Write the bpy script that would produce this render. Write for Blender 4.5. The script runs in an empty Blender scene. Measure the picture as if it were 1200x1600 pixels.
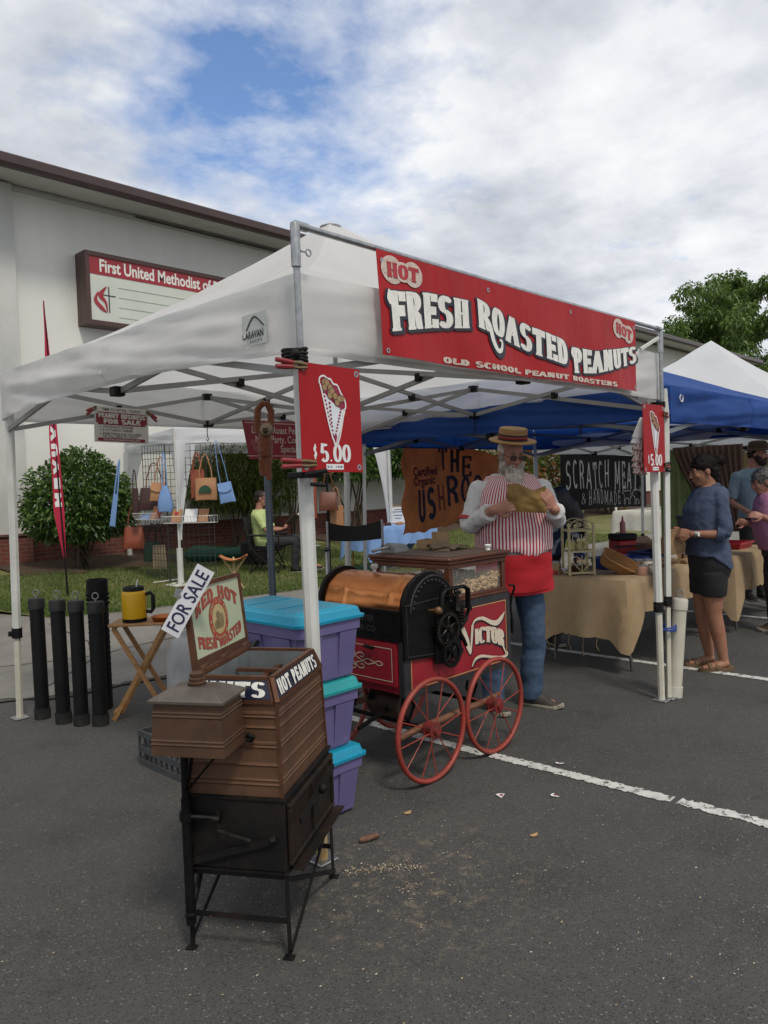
import bpy, math, random
import numpy as np
from mathutils import Vector, Matrix, noise
R_ = math.radians
sc = bpy.context.scene

# ---------------------------------------------------------------- camera
cam = bpy.data.objects.new("camera", bpy.data.cameras.new("camera"))
sc.collection.objects.link(cam)
CR = np.array([[0.691357, -0.049875, 0.720790], [-0.721687, 0.000022, 0.692219], [-0.034540, -0.998755, -0.035979]])
rt, up, fw = CR[:, 0], -CR[:, 1], CR[:, 2]
cam.matrix_world = Matrix(((rt[0], up[0], -fw[0], 0), (rt[1], up[1], -fw[1], 0), (rt[2], up[2], -fw[2], 1.56), (0, 0, 0, 1)))
cam.data.sensor_fit = 'VERTICAL'; cam.data.sensor_height = 24; cam.data.lens = 18
cam.data.clip_start = 0.05; cam.data.clip_end = 1500
sc.camera = cam
sc.render.resolution_x, sc.render.resolution_y = 768, 1024
sc.view_settings.view_transform = 'Standard'; sc.view_settings.look = 'None'
sc.view_settings.exposure = 0.36; sc.view_settings.gamma = 1

# ---------------------------------------------------------------- sky and sun
SUN_EL, SUN_AZ = 55.0, -112.0        # azimuth of the sun, degrees from +X counter-clockwise
world = bpy.data.worlds.new("World"); sc.world = world; world.use_nodes = True
def build_world():
    nt = world.node_tree; N = nt.nodes; Lk = nt.links; N.clear()
    def n(t, **k):
        o = N.new(t)
        for a, v in k.items(): setattr(o, a, v)
        return o
    def mth(op, a, b=None, clamp=False):
        o = n('ShaderNodeMath', operation=op); o.use_clamp = clamp
        for i, v in enumerate((a, b)):
            if v is None: continue
            if isinstance(v, (int, float)): o.inputs[i].default_value = v
            else: Lk.new(v, o.inputs[i])
        return o.outputs[0]
    sky = n('ShaderNodeTexSky', sky_type='NISHITA'); sky.sun_disc = False
    sky.sun_elevation = R_(SUN_EL); sky.sun_rotation = R_(90 - SUN_AZ)
    sky.air_density = 1.0; sky.dust_density = 0.6; sky.ozone_density = 2.0
    tc = n('ShaderNodeTexCoord'); sep = n('ShaderNodeSeparateXYZ'); Lk.new(tc.outputs['Generated'], sep.inputs[0])
    den = mth('MAXIMUM', mth('ADD', sep.outputs[2], 0.16), 0.05)
    cmb = n('ShaderNodeCombineXYZ')
    Lk.new(mth('DIVIDE', sep.outputs[0], den), cmb.inputs[0]); Lk.new(mth('DIVIDE', sep.outputs[1], den), cmb.inputs[1])
    def noi(scale, detail, rough, off, dist=0.0):
        mp = n('ShaderNodeMapping'); mp.inputs['Location'].default_value = off; Lk.new(cmb.outputs[0], mp.inputs[0])
        t = n('ShaderNodeTexNoise'); t.inputs['Scale'].default_value = scale; t.inputs['Detail'].default_value = detail
        t.inputs['Roughness'].default_value = rough; t.inputs['Distortion'].default_value = dist
        Lk.new(mp.outputs[0], t.inputs['Vector']); return t.outputs[0]
    def ramp(v, p):
        r = n('ShaderNodeValToRGB'); e = r.color_ramp.elements
        e[0].position, e[0].color = p[0][0], (*p[0][1], 1); e[1].position, e[1].color = p[-1][0], (*p[-1][1], 1)
        for q in p[1:-1]:
            x = e.new(q[0]); x.color = (*q[1], 1)
        Lk.new(v, r.inputs[0]); return r.outputs[0]
    # a torn gap in the cloud deck, high up where the photograph looks up
    gap = None
    for (d, lo, hi, amt) in (((.586, .646, .49), .970, 1.0, .115), ((.579, .698, .422), .984, 1.0, .12), ((.642, .624, .445), .984, 1.0, .12), ((.432, .777, .458), .988, 1.0, .15), ((.52, .70, .47), .988, 1.0, .10)):
        dp = n('ShaderNodeVectorMath', operation='DOT_PRODUCT'); Lk.new(tc.outputs['Generated'], dp.inputs[0])
        l = math.sqrt(sum(c * c for c in d)); dp.inputs[1].default_value = [c / l for c in d]
        g = mth('MULTIPLY', mth('DIVIDE', mth('SUBTRACT', dp.outputs['Value'], lo), hi - lo, True), amt)
        gap = g if gap is None else mth('ADD', gap, g)
    cov = mth('SUBTRACT', mth('ADD', mth('ADD', mth('MULTIPLY', noi(2.1, 9, .58, (3.1, 1.7, 0), .1), .7), mth('MULTIPLY', noi(8.0, 8, .6, (9.1, 4.7, 0), .1), .6)), .17), gap)
    mask = ramp(cov, [(.36, (0, 0, 0)), (.74, (1, 1, 1))])
    tone = mth('ADD', mth('MULTIPLY', noi(1.15, 7, .58, (7.3, 2.2, 0), .2), .66), mth('MULTIPLY', noi(3.6, 8, .58, (1.3, 5.2, 0), .1), .38))
    cl = ramp(tone, [(.38, (3.9, 4.15, 4.65)), (.48, (5.3, 5.55, 6.0)), (.57, (6.7, 6.85, 7.15)), (.68, (7.9, 7.95, 8.0))])
    mix = n('ShaderNodeMix', data_type='RGBA'); Lk.new(mask, mix.inputs[0])
    blu = n('ShaderNodeMix', data_type='RGBA', blend_type='MULTIPLY'); blu.inputs[0].default_value = 1
    Lk.new(sky.outputs[0], blu.inputs[6]); blu.inputs[7].default_value = (1.15, 1.25, 1.4, 1)
    Lk.new(blu.outputs[2], mix.inputs[6]); Lk.new(cl, mix.inputs[7])
    bg = n('ShaderNodeBackground'); bg.inputs['Strength'].default_value = 0.1
    Lk.new(mix.outputs[2], bg.inputs[0]); out = n('ShaderNodeOutputWorld'); Lk.new(bg.outputs[0], out.inputs[0])
build_world()
sun = bpy.data.objects.new("sun", bpy.data.lights.new("sun", 'SUN')); sc.collection.objects.link(sun)
sun.data.energy = 1.5; sun.data.angle = R_(10); sun.data.color = (1, .92, .80)
sd = Vector((math.cos(R_(SUN_AZ)) * math.cos(R_(SUN_EL)), math.sin(R_(SUN_AZ)) * math.cos(R_(SUN_EL)), math.sin(R_(SUN_EL))))
sun.rotation_euler = sd.to_track_quat('Z', 'Y').to_euler()

# ---------------------------------------------------------------- materials
MATS = {}
def mat(name, col, rough=.6, metal=0.0, col2=None, scale=6.0, detail=5.0, bump=0.0, bscale=60.0, lo=.35, hi=.7, stretch=(1, 1, 1),
        trans=0.0, alpha=None, spec=None, spots=None, ring=None, coat=0.0, sheen=0.0):
    """procedural paint / metal / cloth: two tones mixed by noise, optional fine bump, spots of a third colour, translucency"""
    m = bpy.data.materials.new(name); m.use_nodes = True; MATS[name] = m
    nt = m.node_tree; N, Lk = nt.nodes, nt.links; P = N['Principled BSDF']
    P.inputs['Roughness'].default_value = rough; P.inputs['Metallic'].default_value = metal
    if spec is not None: P.inputs['Specular IOR Level'].default_value = spec
    if coat: P.inputs['Coat Weight'].default_value = coat
    if sheen: P.inputs['Sheen Weight'].default_value = sheen
    tc = N.new('ShaderNodeTexCoord'); mp = N.new('ShaderNodeMapping'); mp.inputs['Scale'].default_value = stretch
    Lk.new(tc.outputs['Object'], mp.inputs[0])
    if col2 is None: col2 = tuple(c * .82 for c in col)
    def noi(s, d=5.0, r=.6):
        t = N.new('ShaderNodeTexNoise'); t.inputs['Scale'].default_value = s; t.inputs['Detail'].default_value = d
        t.inputs['Roughness'].default_value = r; Lk.new(mp.outputs[0], t.inputs['Vector']); return t.outputs[0]
    def mr(v, a, b):
        r = N.new('ShaderNodeMapRange'); r.inputs[1].default_value = a; r.inputs[2].default_value = b; Lk.new(v, r.inputs[0]); return r.outputs[0]
    def mixc(f, a, b):
        x = N.new('ShaderNodeMix'); x.data_type = 'RGBA'
        Lk.new(f, x.inputs[0])
        for i, v in ((6, a), (7, b)):
            if isinstance(v, tuple): x.inputs[i].default_value = (*v[:3], 1)
            else: Lk.new(v, x.inputs[i])
        return x.outputs[2]
    c = mixc(mr(noi(scale, detail), lo, hi), col, col2)
    if spots:                                   # (colour, scale, threshold)
        c = mixc(mr(noi(spots[1], 6.0, .7), spots[2], spots[2] + .06), c, spots[0])
    Lk.new(c, P.inputs['Base Color'])
    if bump:
        b = N.new('ShaderNodeBump'); b.inputs['Strength'].default_value = bump; b.inputs['Distance'].default_value = .01
        Lk.new(noi(bscale, 4.0), b.inputs['Height']); Lk.new(b.outputs[0], P.inputs['Normal'])
    if trans:
        t = N.new('ShaderNodeBsdfTranslucent'); Lk.new(c, t.inputs[0]); s = N.new('ShaderNodeMixShader'); s.inputs[0].default_value = trans
        Lk.new(P.outputs[0], s.inputs[1]); Lk.new(t.outputs[0], s.inputs[2]); Lk.new(s.outputs[0], N['Material Output'].inputs[0])
    if alpha is not None:
        P.inputs['Alpha'].default_value = alpha
    return m
def nodes(m):
    return m.node_tree.nodes, m.node_tree.links, m.node_tree.nodes['Principled BSDF']

# ---------------------------------------------------------------- mesh builder
def tag(o, label=None, cat=None, group=None, kind=None):
    for k, v in (('label', label), ('category', cat), ('group', group), ('kind', kind)):
        if v: o[k] = v
    return o
def empty(name, loc=(0, 0, 0), rz=0.0, label=None, cat=None, group=None):
    o = bpy.data.objects.new(name, None); sc.collection.objects.link(o)
    o.location = loc; o.rotation_euler = (0, 0, rz); o.empty_display_size = .1
    return tag(o, label, cat, group)
def root_of(o):
    while o.parent: o = o.parent
    return o
def copy_tree(o, parent=None):
    c = o.copy(); sc.collection.objects.link(c); c.parent = parent
    for ch in o.children: copy_tree(ch, c)
    return c
class MB:
    def __init__(s): s.v = []; s.f = []; s.m = []
    def add(s, vs, fs, m=0):
        o = len(s.v); s.v.extend([tuple(p) for p in vs]); s.f.extend([tuple(i + o for i in f) for f in fs]); s.m.extend([m] * len(fs)); return s
    def box(s, x0, x1, y0, y1, z0, z1, m=0, bev=0.0, T=None):
        if bev:
            b = min(bev, (x1 - x0) * .45, (y1 - y0) * .45, (z1 - z0) * .45); vs = []; 
            for z, i in ((z0, b), (z0 + b, 0), (z1 - b, 0), (z1, b)):
                j = i
                for (x, y) in ((x0 + b + j*.0, y0 + j), (x1 - b, y0 + j), (x1 - j, y0 + b), (x1 - j, y1 - b), (x1 - b, y1 - j), (x0 + b, y1 - j), (x0 + j, y1 - b), (x0 + j, y0 + b)):
                    vs.append((x, y, z))
            fs = [tuple(range(7, -1, -1)), tuple(range(24, 32))]
            for k in range(3):
                for i in range(8): fs.append((k * 8 + i, k * 8 + (i + 1) % 8, k * 8 + 8 + (i + 1) % 8, k * 8 + 8 + i))
        else:
            vs = [(x0, y0, z0), (x1, y0, z0), (x1, y1, z0), (x0, y1, z0), (x0, y0, z1), (x1, y0, z1), (x1, y1, z1), (x0, y1, z1)]
            fs = [(3, 2, 1, 0), (4, 5, 6, 7), (0, 1, 5, 4), (1, 2, 6, 5), (2, 3, 7, 6), (3, 0, 4, 7)]
        if T is not None: vs = [T @ Vector(p) for p in vs]
        return s.add(vs, fs, m)
    def bar(s, a, b, w, h=None, m=0, upv=(0, 0, 1)):
        """rectangular bar from a to b, w wide (sideways), h tall"""
        h = h or w; a, b = Vector(a), Vector(b); d = (b - a).normalized(); u = Vector(upv)
        if abs(d.dot(u)) > .98: u = Vector((0, 1, 0)) if abs(d.y) < .9 else Vector((1, 0, 0))
        r = d.cross(u).normalized() * (w / 2); t = r.cross(d).normalized() * (h / 2)
        vs = [a - r - t, a + r - t, a + r + t, a - r + t, b - r - t, b + r - t, b + r + t, b - r + t]
        return s.add(vs, [(3, 2, 1, 0), (4, 5, 6, 7), (0, 1, 5, 4), (1, 2, 6, 5), (2, 3, 7, 6), (3, 0, 4, 7)], m)
    def tube(s, pts, r, n=10, m=0, caps=True, closed=False, flat=1.0, upv=None):
        """tube along a polyline; r a number or one per point"""
        pts = [Vector(p) for p in pts]; k = len(pts); rs = r if hasattr(r, '__len__') else [r] * k
        vs = []; u = None
        for i, p in enumerate(pts):
            if closed: d = pts[(i + 1) % k] - pts[i - 1]
            else: d = pts[min(i + 1, k - 1)] - pts[max(i - 1, 0)]
            d = d.normalized() if d.length > 1e-9 else Vector((0, 0, 1))
            if u is None:
                u = Vector(upv) if upv else (Vector((0, 0, 1)) if abs(d.z) < .9 else Vector((1, 0, 0)))
            u = (u - d * u.dot(d)); u = u.normalized() if u.length > 1e-6 else d.orthogonal().normalized()
            w = d.cross(u)
            for j in range(n):
                a = 2 * math.pi * j / n; vs.append(p + u * (math.cos(a) * rs[i]) + w * (math.sin(a) * rs[i] * flat))
        fs = []
        for i in range(k if closed else k - 1):
            q = (i + 1) % k
            for j in range(n): fs.append((i * n + j, i * n + (j + 1) % n, q * n + (j + 1) % n, q * n + j))
        if caps and not closed: fs += [tuple(range(n - 1, -1, -1)), tuple(range((k - 1) * n, k * n))]
        return s.add(vs, fs, m)
    def cyl(s, a, b, r, r2=None, n=20, m=0): return s.tube([a, b], [r, r if r2 is None else r2], n, m)
    def lathe(s, prof, n=24, m=0, T=None, sy=1.0):
        """profile [(r, z)] revolved about z"""
        vs = []; fs = []; k = len(prof)
        for r, z in prof:
            for j in range(n):
                a = 2 * math.pi * j / n; vs.append((max(r, 1e-4) * math.cos(a), max(r, 1e-4) * math.sin(a) * sy, z))
        for i in range(k - 1):
            for j in range(n): fs.append((i * n + j, i * n + (j + 1) % n, (i + 1) * n + (j + 1) % n, (i + 1) * n + j))
        fs += [tuple(range(n - 1, -1, -1)), tuple(range((k - 1) * n, k * n))]
        if T is not None: vs = [T @ Vector(p) for p in vs]
        return s.add(vs, fs, m)
    def ell(s, c, rx, ry, rz, n=16, k=10, m=0, T=None):
        vs = []; fs = []
        for i in range(1, k):
            t = math.pi * i / k
            for j in range(n):
                a = 2 * math.pi * j / n; vs.append(Vector((rx * math.sin(t) * math.cos(a), ry * math.sin(t) * math.sin(a), rz * math.cos(t))))
        vs += [Vector((0, 0, rz)), Vector((0, 0, -rz))]
        for i in range(k - 2):
            for j in range(n): fs.append((i * n + j, (i + 1) * n + j, (i + 1) * n + (j + 1) % n, i * n + (j + 1) % n))
        t0 = (k - 1) * n
        for j in range(n): fs += [(t0, j, (j + 1) % n), (t0 + 1, (k - 2) * n + (j + 1) % n, (k - 2) * n + j)]
        c = Vector(c)
        return s.add([(T @ p if T is not None else p) + c for p in vs], fs, m)
    def loft(s, rings, m=0, caps=True):
        k = len(rings); n = len(rings[0]); vs = [p for r in rings for p in r]; fs = []
        for i in range(k - 1):
            for j in range(n): fs.append((i * n + j, i * n + (j + 1) % n, (i + 1) * n + (j + 1) % n, (i + 1) * n + j))
        if caps: fs += [tuple(range(n - 1, -1, -1)), tuple(range((k - 1) * n, k * n))]
        return s.add(vs, fs, m)
    def grid(s, fn, nu, nv, m=0, thick=None):
        vs = [Vector(fn(i / nu, j / nv)) for j in range(nv + 1) for i in range(nu + 1)]
        fs = [(j * (nu + 1) + i, j * (nu + 1) + i + 1, (j + 1) * (nu + 1) + i + 1, (j + 1) * (nu + 1) + i) for j in range(nv) for i in range(nu)]
        if thick:                                    # a sheet with real thickness
            nr = [Vector((0, 0, 0)) for _ in vs]
            for f in fs:
                q = (vs[f[2]] - vs[f[0]]).cross(vs[f[3]] - vs[f[1]])
                if q.length > 0:
                    q.normalize()
                    for i in f: nr[i] += q
            o = len(vs); vs = vs + [p - (x.normalized() if x.length else x) * thick for p, x in zip(vs, nr)]
            fs = fs + [tuple(i + o for i in reversed(f)) for f in fs]
            w = nu + 1; edge = [i for i in range(nu)] , 
            loop = list(range(nu)) + [j * w + nu for j in range(nv)] + [nv * w + i for i in range(nu, 0, -1)] + [j * w for j in range(nv, 0, -1)]
            for a, b in zip(loop, loop[1:] + loop[:1]): fs.append((b, a, a + o, b + o))
        return s.add(vs, fs, m)
    def prism(s, poly, o, ax, ay, d, m=0):
        """polygon [(x,y)] in the plane o + x*ax + y*ay, thickened by d along ax x ay"""
        o, ax, ay = Vector(o), Vector(ax), Vector(ay); nn = ax.cross(ay).normalized() * d; k = len(poly)
        vs = [o + ax * x + ay * y for x, y in poly]; vs = vs + [p + nn for p in vs]
        fs = [tuple(range(k - 1, -1, -1)), tuple(range(k, 2 * k))] + [(i, (i + 1) % k, k + (i + 1) % k, k + i) for i in range(k)]
        return s.add(vs, fs, m)
    def xf(s, T):
        s.v = [tuple(T @ Vector(p)) for p in s.v]; return s
    def build(s, name, mats, parent=None, smooth=None, world=True, origin=True):
        if not isinstance(mats, (list, tuple)): mats = [mats]
        v = s.v; loc = None
        if parent is not None and world:
            r = root_of(parent); c, sn = math.cos(-r.rotation_euler.z), math.sin(-r.rotation_euler.z); lx, ly, lz = r.location
            v = [((x - lx) * c - (y - ly) * sn, (x - lx) * sn + (y - ly) * c, z - lz) for x, y, z in v]
        elif parent is None and origin:
            a = np.array(v); loc = ((a[:, 0].min() + a[:, 0].max()) / 2, (a[:, 1].min() + a[:, 1].max()) / 2, a[:, 2].min())
            v = [(x - loc[0], y - loc[1], z - loc[2]) for x, y, z in v]
        me = bpy.data.meshes.new(name); me.from_pydata(v, [], s.f); me.update()
        for x in mats: me.materials.append(x)
        me.polygons.foreach_set('material_index', s.m)
        o = bpy.data.objects.new(name, me); sc.collection.objects.link(o)
        if loc: o.location = loc
        if parent is not None: o.parent = parent
        if smooth: smooth_by_angle(me, smooth)
        return o
def smooth_by_angle(me, ang=40):
    n = len(me.polygons); me.polygons.foreach_set('use_smooth', [True] * n)
    if ang >= 180: return
    nor = np.empty(n * 3); me.polygons.foreach_get('normal', nor); nor = nor.reshape(-1, 3)
    ef = {}
    for p in me.polygons:
        for k in p.edge_keys: ef.setdefault(k, []).append(p.index)
    cs = math.cos(R_(ang)); sh = []
    for e in me.edges:
        fs = ef.get(tuple(sorted(e.vertices)), [])
        sh.append(len(fs) == 2 and float(nor[fs[0]] @ nor[fs[1]]) < cs)
    me.edges.foreach_set('use_edge_sharp', sh) if hasattr(me.edges[0], 'use_edge_sharp') else None
def fuse(mb, voxel=.007, it=6, fac=.5):
    """union of overlapping closed shapes as one continuous surface"""
    me = bpy.data.meshes.new('tmp'); me.from_pydata(mb.v, [], mb.f); me.update()
    o = bpy.data.objects.new('tmp', me); sc.collection.objects.link(o)
    md = o.modifiers.new('r', 'REMESH'); md.mode = 'VOXEL'; md.voxel_size = voxel; md.use_smooth_shade = True
    if it:
        sm = o.modifiers.new('s', 'SMOOTH'); sm.factor = fac; sm.iterations = it
    dg = bpy.context.evaluated_depsgraph_get(); dg.update()
    out = bpy.data.meshes.new_from_object(o.evaluated_get(dg)); bpy.data.objects.remove(o); bpy.data.meshes.remove(me)
    r = MB(); a = np.empty(len(out.vertices) * 3); out.vertices.foreach_get('co', a)
    r.v = [tuple(p) for p in a.reshape(-1, 3)]; r.f = [tuple(p.vertices) for p in out.polygons]; r.m = [0] * len(r.f)
    bpy.data.meshes.remove(out); return r
def wrinkle(mb, amp=.004, scale=9.0, stretch=(1, 1, 1), seed=0, keep=None):
    """push vertices along their normals by noise: folds in cloth"""
    nr = np.zeros((len(mb.v), 3)); V = np.array(mb.v)
    for f in mb.f:
        q = np.cross(V[f[2]] - V[f[0]], V[f[-1]] - V[f[1]]); nr[list(f)] += q
    l = np.linalg.norm(nr, axis=1); l[l == 0] = 1; nr /= l[:, None]
    for i, p in enumerate(mb.v):
        w = 1 if keep is None else keep(p)
        if w: 
            d = noise.fractal(Vector((p[0] * stretch[0] * scale + seed, p[1] * stretch[1] * scale, p[2] * stretch[2] * scale)), 1.0, 2.0, 3)
            V[i] += nr[i] * amp * d * w
    mb.v = [tuple(p) for p in V]; return mb
def deci(o, ratio):
    md = o.modifiers.new('d', 'DECIMATE'); md.ratio = ratio
# ---------------------------------------------------------------- lettering
def arc(cx, cy, rx, ry, a0, a1, n=9):
    return [(cx + rx * math.cos(R_(a0 + (a1 - a0) * i / n)), cy + ry * math.sin(R_(a0 + (a1 - a0) * i / n))) for i in range(n + 1)]
# glyph: (width, strokes, serifs (x, y, half length)); unit height, hand drawn as pen strokes
GL = {
 'A': (.66, [[(.06, .03), (.33, .97)], [(.33, .97), (.60, .03)], [(.16, .34), (.50, .34)]], [(.07, 0, .11), (.59, 0, .12)]),
 'B': (.60, [[(.14, 0), (.14, 1)], [(.14, .95), *arc(.28, .73, .22, .22, 90, -90), (.14, .51)], [(.14, .51), *arc(.30, .28, .24, .23, 90, -90), (.14, .05)]], [(.10, 0, .09), (.10, 1, .09)]),
 'C': (.60, [[*arc(.32, .5, .23, .46, 48, 312, 16)]], [(.49, .82, .07)]),
 'D': (.62, [[(.14, 0), (.14, 1)], [(.14, .95), *arc(.26, .5, .26, .45, 90, -90, 14), (.14, .05)]], [(.10, 0, .09), (.10, 1, .09)]),
 'E': (.56, [[(.14, 0), (.14, 1)], [(.14, .945), (.50, .945)], [(.14, .5), (.42, .5)], [(.14, .055), (.52, .055)], [(.49, .99), (.49, .76)], [(.41, .62), (.41, .38)], [(.51, .26), (.51, 0)]], [(.10, 0, .09), (.10, 1, .09)]),
 'F': (.54, [[(.14, 0), (.14, 1)], [(.14, .945), (.49, .945)], [(.14, .5), (.42, .5)], [(.48, .99), (.48, .74)], [(.41, .64), (.41, .36)]], [(.14, 0, .13), (.10, 1, .09)]),
 'G': (.64, [[*arc(.32, .5, .23, .46, 48, 318, 16), (.50, .42), (.36, .42)]], [(.49, .82, .06)]),
 'H': (.66, [[(.14, 0), (.14, 1)], [(.52, 0), (.52, 1)], [(.14, .5), (.52, .5)]], [(.14, 0, .12), (.14, 1, .12), (.52, 0, .12), (.52, 1, .12)]),
 'I': (.32, [[(.16, 0), (.16, 1)]], [(.16, 0, .13), (.16, 1, .13)]),
 'K': (.64, [[(.14, 0), (.14, 1)], [(.16, .42), (.50, 1)], [(.26, .60), (.54, 0)]], [(.14, 0, .12), (.14, 1, .12), (.53, 0, .1), (.50, 1, .1)]),
 'L': (.54, [[(.14, 0), (.14, 1)], [(.14, .055), (.50, .055)], [(.49, .30), (.49, 0)]], [(.10, 0, .09), (.14, 1, .12)]),
 'M': (.80, [[(.12, 0), (.12, 1)], [(.14, 1), (.40, .2)], [(.40, .2), (.66, 1)], [(.68, 0), (.68, 1)]], [(.12, 0, .1), (.10, 1, .1), (.68, 0, .1), (.70, 1, .1)]),
 'N': (.68, [[(.13, 0), (.13, 1)], [(.13, 1), (.54, 0)], [(.54, 0), (.54, 1)]], [(.13, 0, .11), (.08, 1, .08), (.54, 1, .11)]),
 'O': (.64, [[*arc(.32, .5, .22, .455, 90, 450, 22)]], []),
 'P': (.58, [[(.14, 0), (.14, 1)], [(.14, .95), *arc(.28, .70, .22, .25, 90, -90), (.14, .45)]], [(.14, 0, .13), (.10, 1, .09)]),
 'R': (.62, [[(.14, 0), (.14, 1)], [(.14, .95), *arc(.28, .73, .22, .22, 90, -90), (.14, .51)], [(.28, .51), (.46, .36), (.50, .04)]], [(.14, 0, .12), (.10, 1, .09), (.52, 0, .09)]),
 'S': (.58, [[*arc(.29, .735, .19, .22, 25, 270, 12), *arc(.29, .275, .20, .235, 90, -155, 12)]], [(.47, .83, .05), (.10, .17, .05)]),
 'T': (.60, [[(.30, 0), (.30, 1)], [(.06, .945), (.54, .945)], [(.07, .99), (.07, .74)], [(.53, .99), (.53, .74)]], [(.30, 0, .13)]),
 'U': (.66, [[(.14, 1), (.14, .3), *arc(.33, .3, .19, .255, 180, 360, 10), (.52, 1)]], [(.14, 1, .12), (.52, 1, .12)]),
 'V': (.66, [[(.07, .97), (.33, .03)], [(.33, .03), (.59, .97)]], [(.08, 1, .12), (.58, 1, .12)]),
 'W': (.90, [[(.07, .97), (.26, .03)], [(.26, .03), (.45, .8)], [(.45, .8), (.64, .03)], [(.64, .03), (.83, .97)]], [(.08, 1, .1), (.82, 1, .1)]),
 'Y': (.64, [[(.07, .97), (.32, .5)], [(.57, .97), (.32, .5)], [(.32, .5), (.32, 0)]], [(.08, 1, .11), (.56, 1, .11), (.32, 0, .12)]),
 '5': (.58, [[(.48, .95), (.14, .95), (.11, .52), *arc(.29, .31, .19, .27, 130, -150, 12)]], []),
 '0': (.62, [[*arc(.31, .5, .21, .455, 90, 450, 22)]], [(.10, .5, .05), (.52, .5, .05)]),
 '$': (.50, [[*arc(.25, .70, .15, .17, 25, 270, 10), *arc(.25, .33, .16, .19, 90, -155, 10)], [(.25, -.05), (.25, 1.06)]], []),
 '.': (.26, [[(.07, .08), (.18, .08)]], []),
 '&': (.70, [[(.60, .05), (.22, .66), *arc(.30, .80, .13, .15, 200, -20, 8), (.16, .36), *arc(.28, .22, .18, .18, 150, 330, 8), (.58, .48)]], []),
 '-': (.4, [[(.08, .45), (.32, .45)]], []),
 ' ': (.34, [], []),
}
def text_width(t, ws=1.0, sp=.04): return sum(GL[c][0] * ws + sp for c in t) - sp
def strip(pts, wv, wh, grow=0.0, closed=False):
    """pen stroke -> list of quads (2D); thick when vertical (wv), thin when horizontal (wh)"""
    n = len(pts); cl = n > 6 and math.hypot(pts[0][0] - pts[-1][0], pts[0][1] - pts[-1][1]) < 1e-6
    L, Rr = [], []
    for i in range(n):
        if cl and i in (0, n - 1): a, b = pts[-2], pts[1]
        else: a, b = pts[max(i - 1, 0)], pts[min(i + 1, n - 1)]
        dx, dy = b[0] - a[0], b[1] - a[1]; l = math.hypot(dx, dy) or 1; dx /= l; dy /= l
        w = (wv * abs(dy) ** 1.3 + wh * (1 - abs(dy) ** 1.3)) / 2 + grow
        k = 1.0
        if 0 < i < n - 1:
            ex, ey = pts[i][0] - pts[i - 1][0], pts[i][1] - pts[i - 1][1]; q = math.hypot(ex, ey) or 1
            k = min(1.35, 1 / max(.5, abs((ex * dx + ey * dy) / q)))
        x, y = pts[i]
        if not cl and grow:
            if i == 0: x -= dx * grow; y -= dy * grow
            if i == n - 1: x += dx * grow; y += dy * grow
        L.append((x - dy * w * k, y + dx * w * k)); Rr.append((x + dy * w * k, y - dx * w * k))
    return [(Rr[i], Rr[i + 1], L[i + 1], L[i]) for i in range(n - 1)]
def letters(mb, txt, put, h, wv=.2, wh=.1, ser=.085, ws=1.0, sp=.04, grow=0.0, m=0, lift=0.0, dx=0.0, dy=0.0, step=.00018):
    """set a line of lettering; put(x, y, lift) -> 3D; x, y in metres; returns length"""
    x0 = 0.0; li = 0
    for ch in txt:
        w, st, se = GL[ch]
        quads = []
        for p in st:
            q = [(a * ws, b) for a, b in p]
            if len(q) == 2:                              # straight: subdivide so that it can follow a curve
                (ax, ay), (bx, by) = q; q = [(ax + (bx - ax) * i / 4, ay + (by - ay) * i / 4) for i in range(5)]
                if abs(by - ay) > .3 and abs(bx - ax) > .05: pass
            quads.append(strip(q, wv, wh, grow))
        if ser:
            for (sx, sy, sl) in se:
                y = sy + (ser / 2 if sy < .1 else (-ser / 2 if sy > .9 else 0))
                s2 = [(sx * ws - sl * max(ws, .8) * (1 - 2 * i / 2), y) for i in range(3)]
                quads.append(strip(s2, ser, ser, grow))
        for qs in quads:
            z = lift + step * (li % 7); li += 1
            for q in qs:
                mb.add([put((x0 + a + dx) * h, (b + dy) * h, z) for a, b in q], [(0, 1, 2, 3)], m)
        x0 += w * ws + sp
    return (x0 - sp) * h
def plane_put(o, ax, ay):
    o, ax, ay = Vector(o), Vector(ax).normalized(), Vector(ay).normalized(); nn = ax.cross(ay)
    return lambda x, y, l: o + ax * x + ay * y + nn * l
def type_mesh(txt, size, put, bold=0.0, align='LEFT', sx=1.0, mb=None, m=0, lift=0.0, spacing=1.0):
    """plain sign-writer's sans: built-in font outline laid on a surface by put()"""
    cu = bpy.data.curves.new('t', 'FONT'); cu.body = txt; cu.size = size; cu.align_x = align; cu.offset = bold * size; cu.resolution_u = 3
    cu.space_character = spacing
    o = bpy.data.objects.new('t', cu); sc.collection.objects.link(o)
    dg = bpy.context.evaluated_depsgraph_get(); dg.update(); me = bpy.data.meshes.new_from_object(o.evaluated_get(dg))
    mb = mb or MB(); mb.add([put(v.co.x * sx, v.co.y, lift) for v in me.vertices], [tuple(p.vertices) for p in me.polygons], m)
    bpy.data.objects.remove(o); bpy.data.curves.remove(cu); bpy.data.meshes.remove(me); return mb
def disc(mb, put, cx, cy, rx, ry, lift, m=0, n=28, r0=0.0, rot=0.0):
    c, s_ = math.cos(rot), math.sin(rot)
    def pt(a, k):
        x, y = rx * k * math.cos(a), ry * k * math.sin(a); return put(cx + x * c - y * s_, cy + x * s_ + y * c, lift)
    if r0: 
        vs = [pt(2 * math.pi * i / n, 1) for i in range(n)] + [pt(2 * math.pi * i / n, r0) for i in range(n)]
        mb.add(vs, [(i, (i + 1) % n, n + (i + 1) % n, n + i) for i in range(n)], m)
    else: mb.add([pt(2 * math.pi * i / n, 1) for i in range(n)], [tuple(range(n))], m)
def poly(mb, put, pts, lift, m=0): mb.add([put(x, y, lift) for x, y in pts], [tuple(range(len(pts)))], m)
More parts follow.
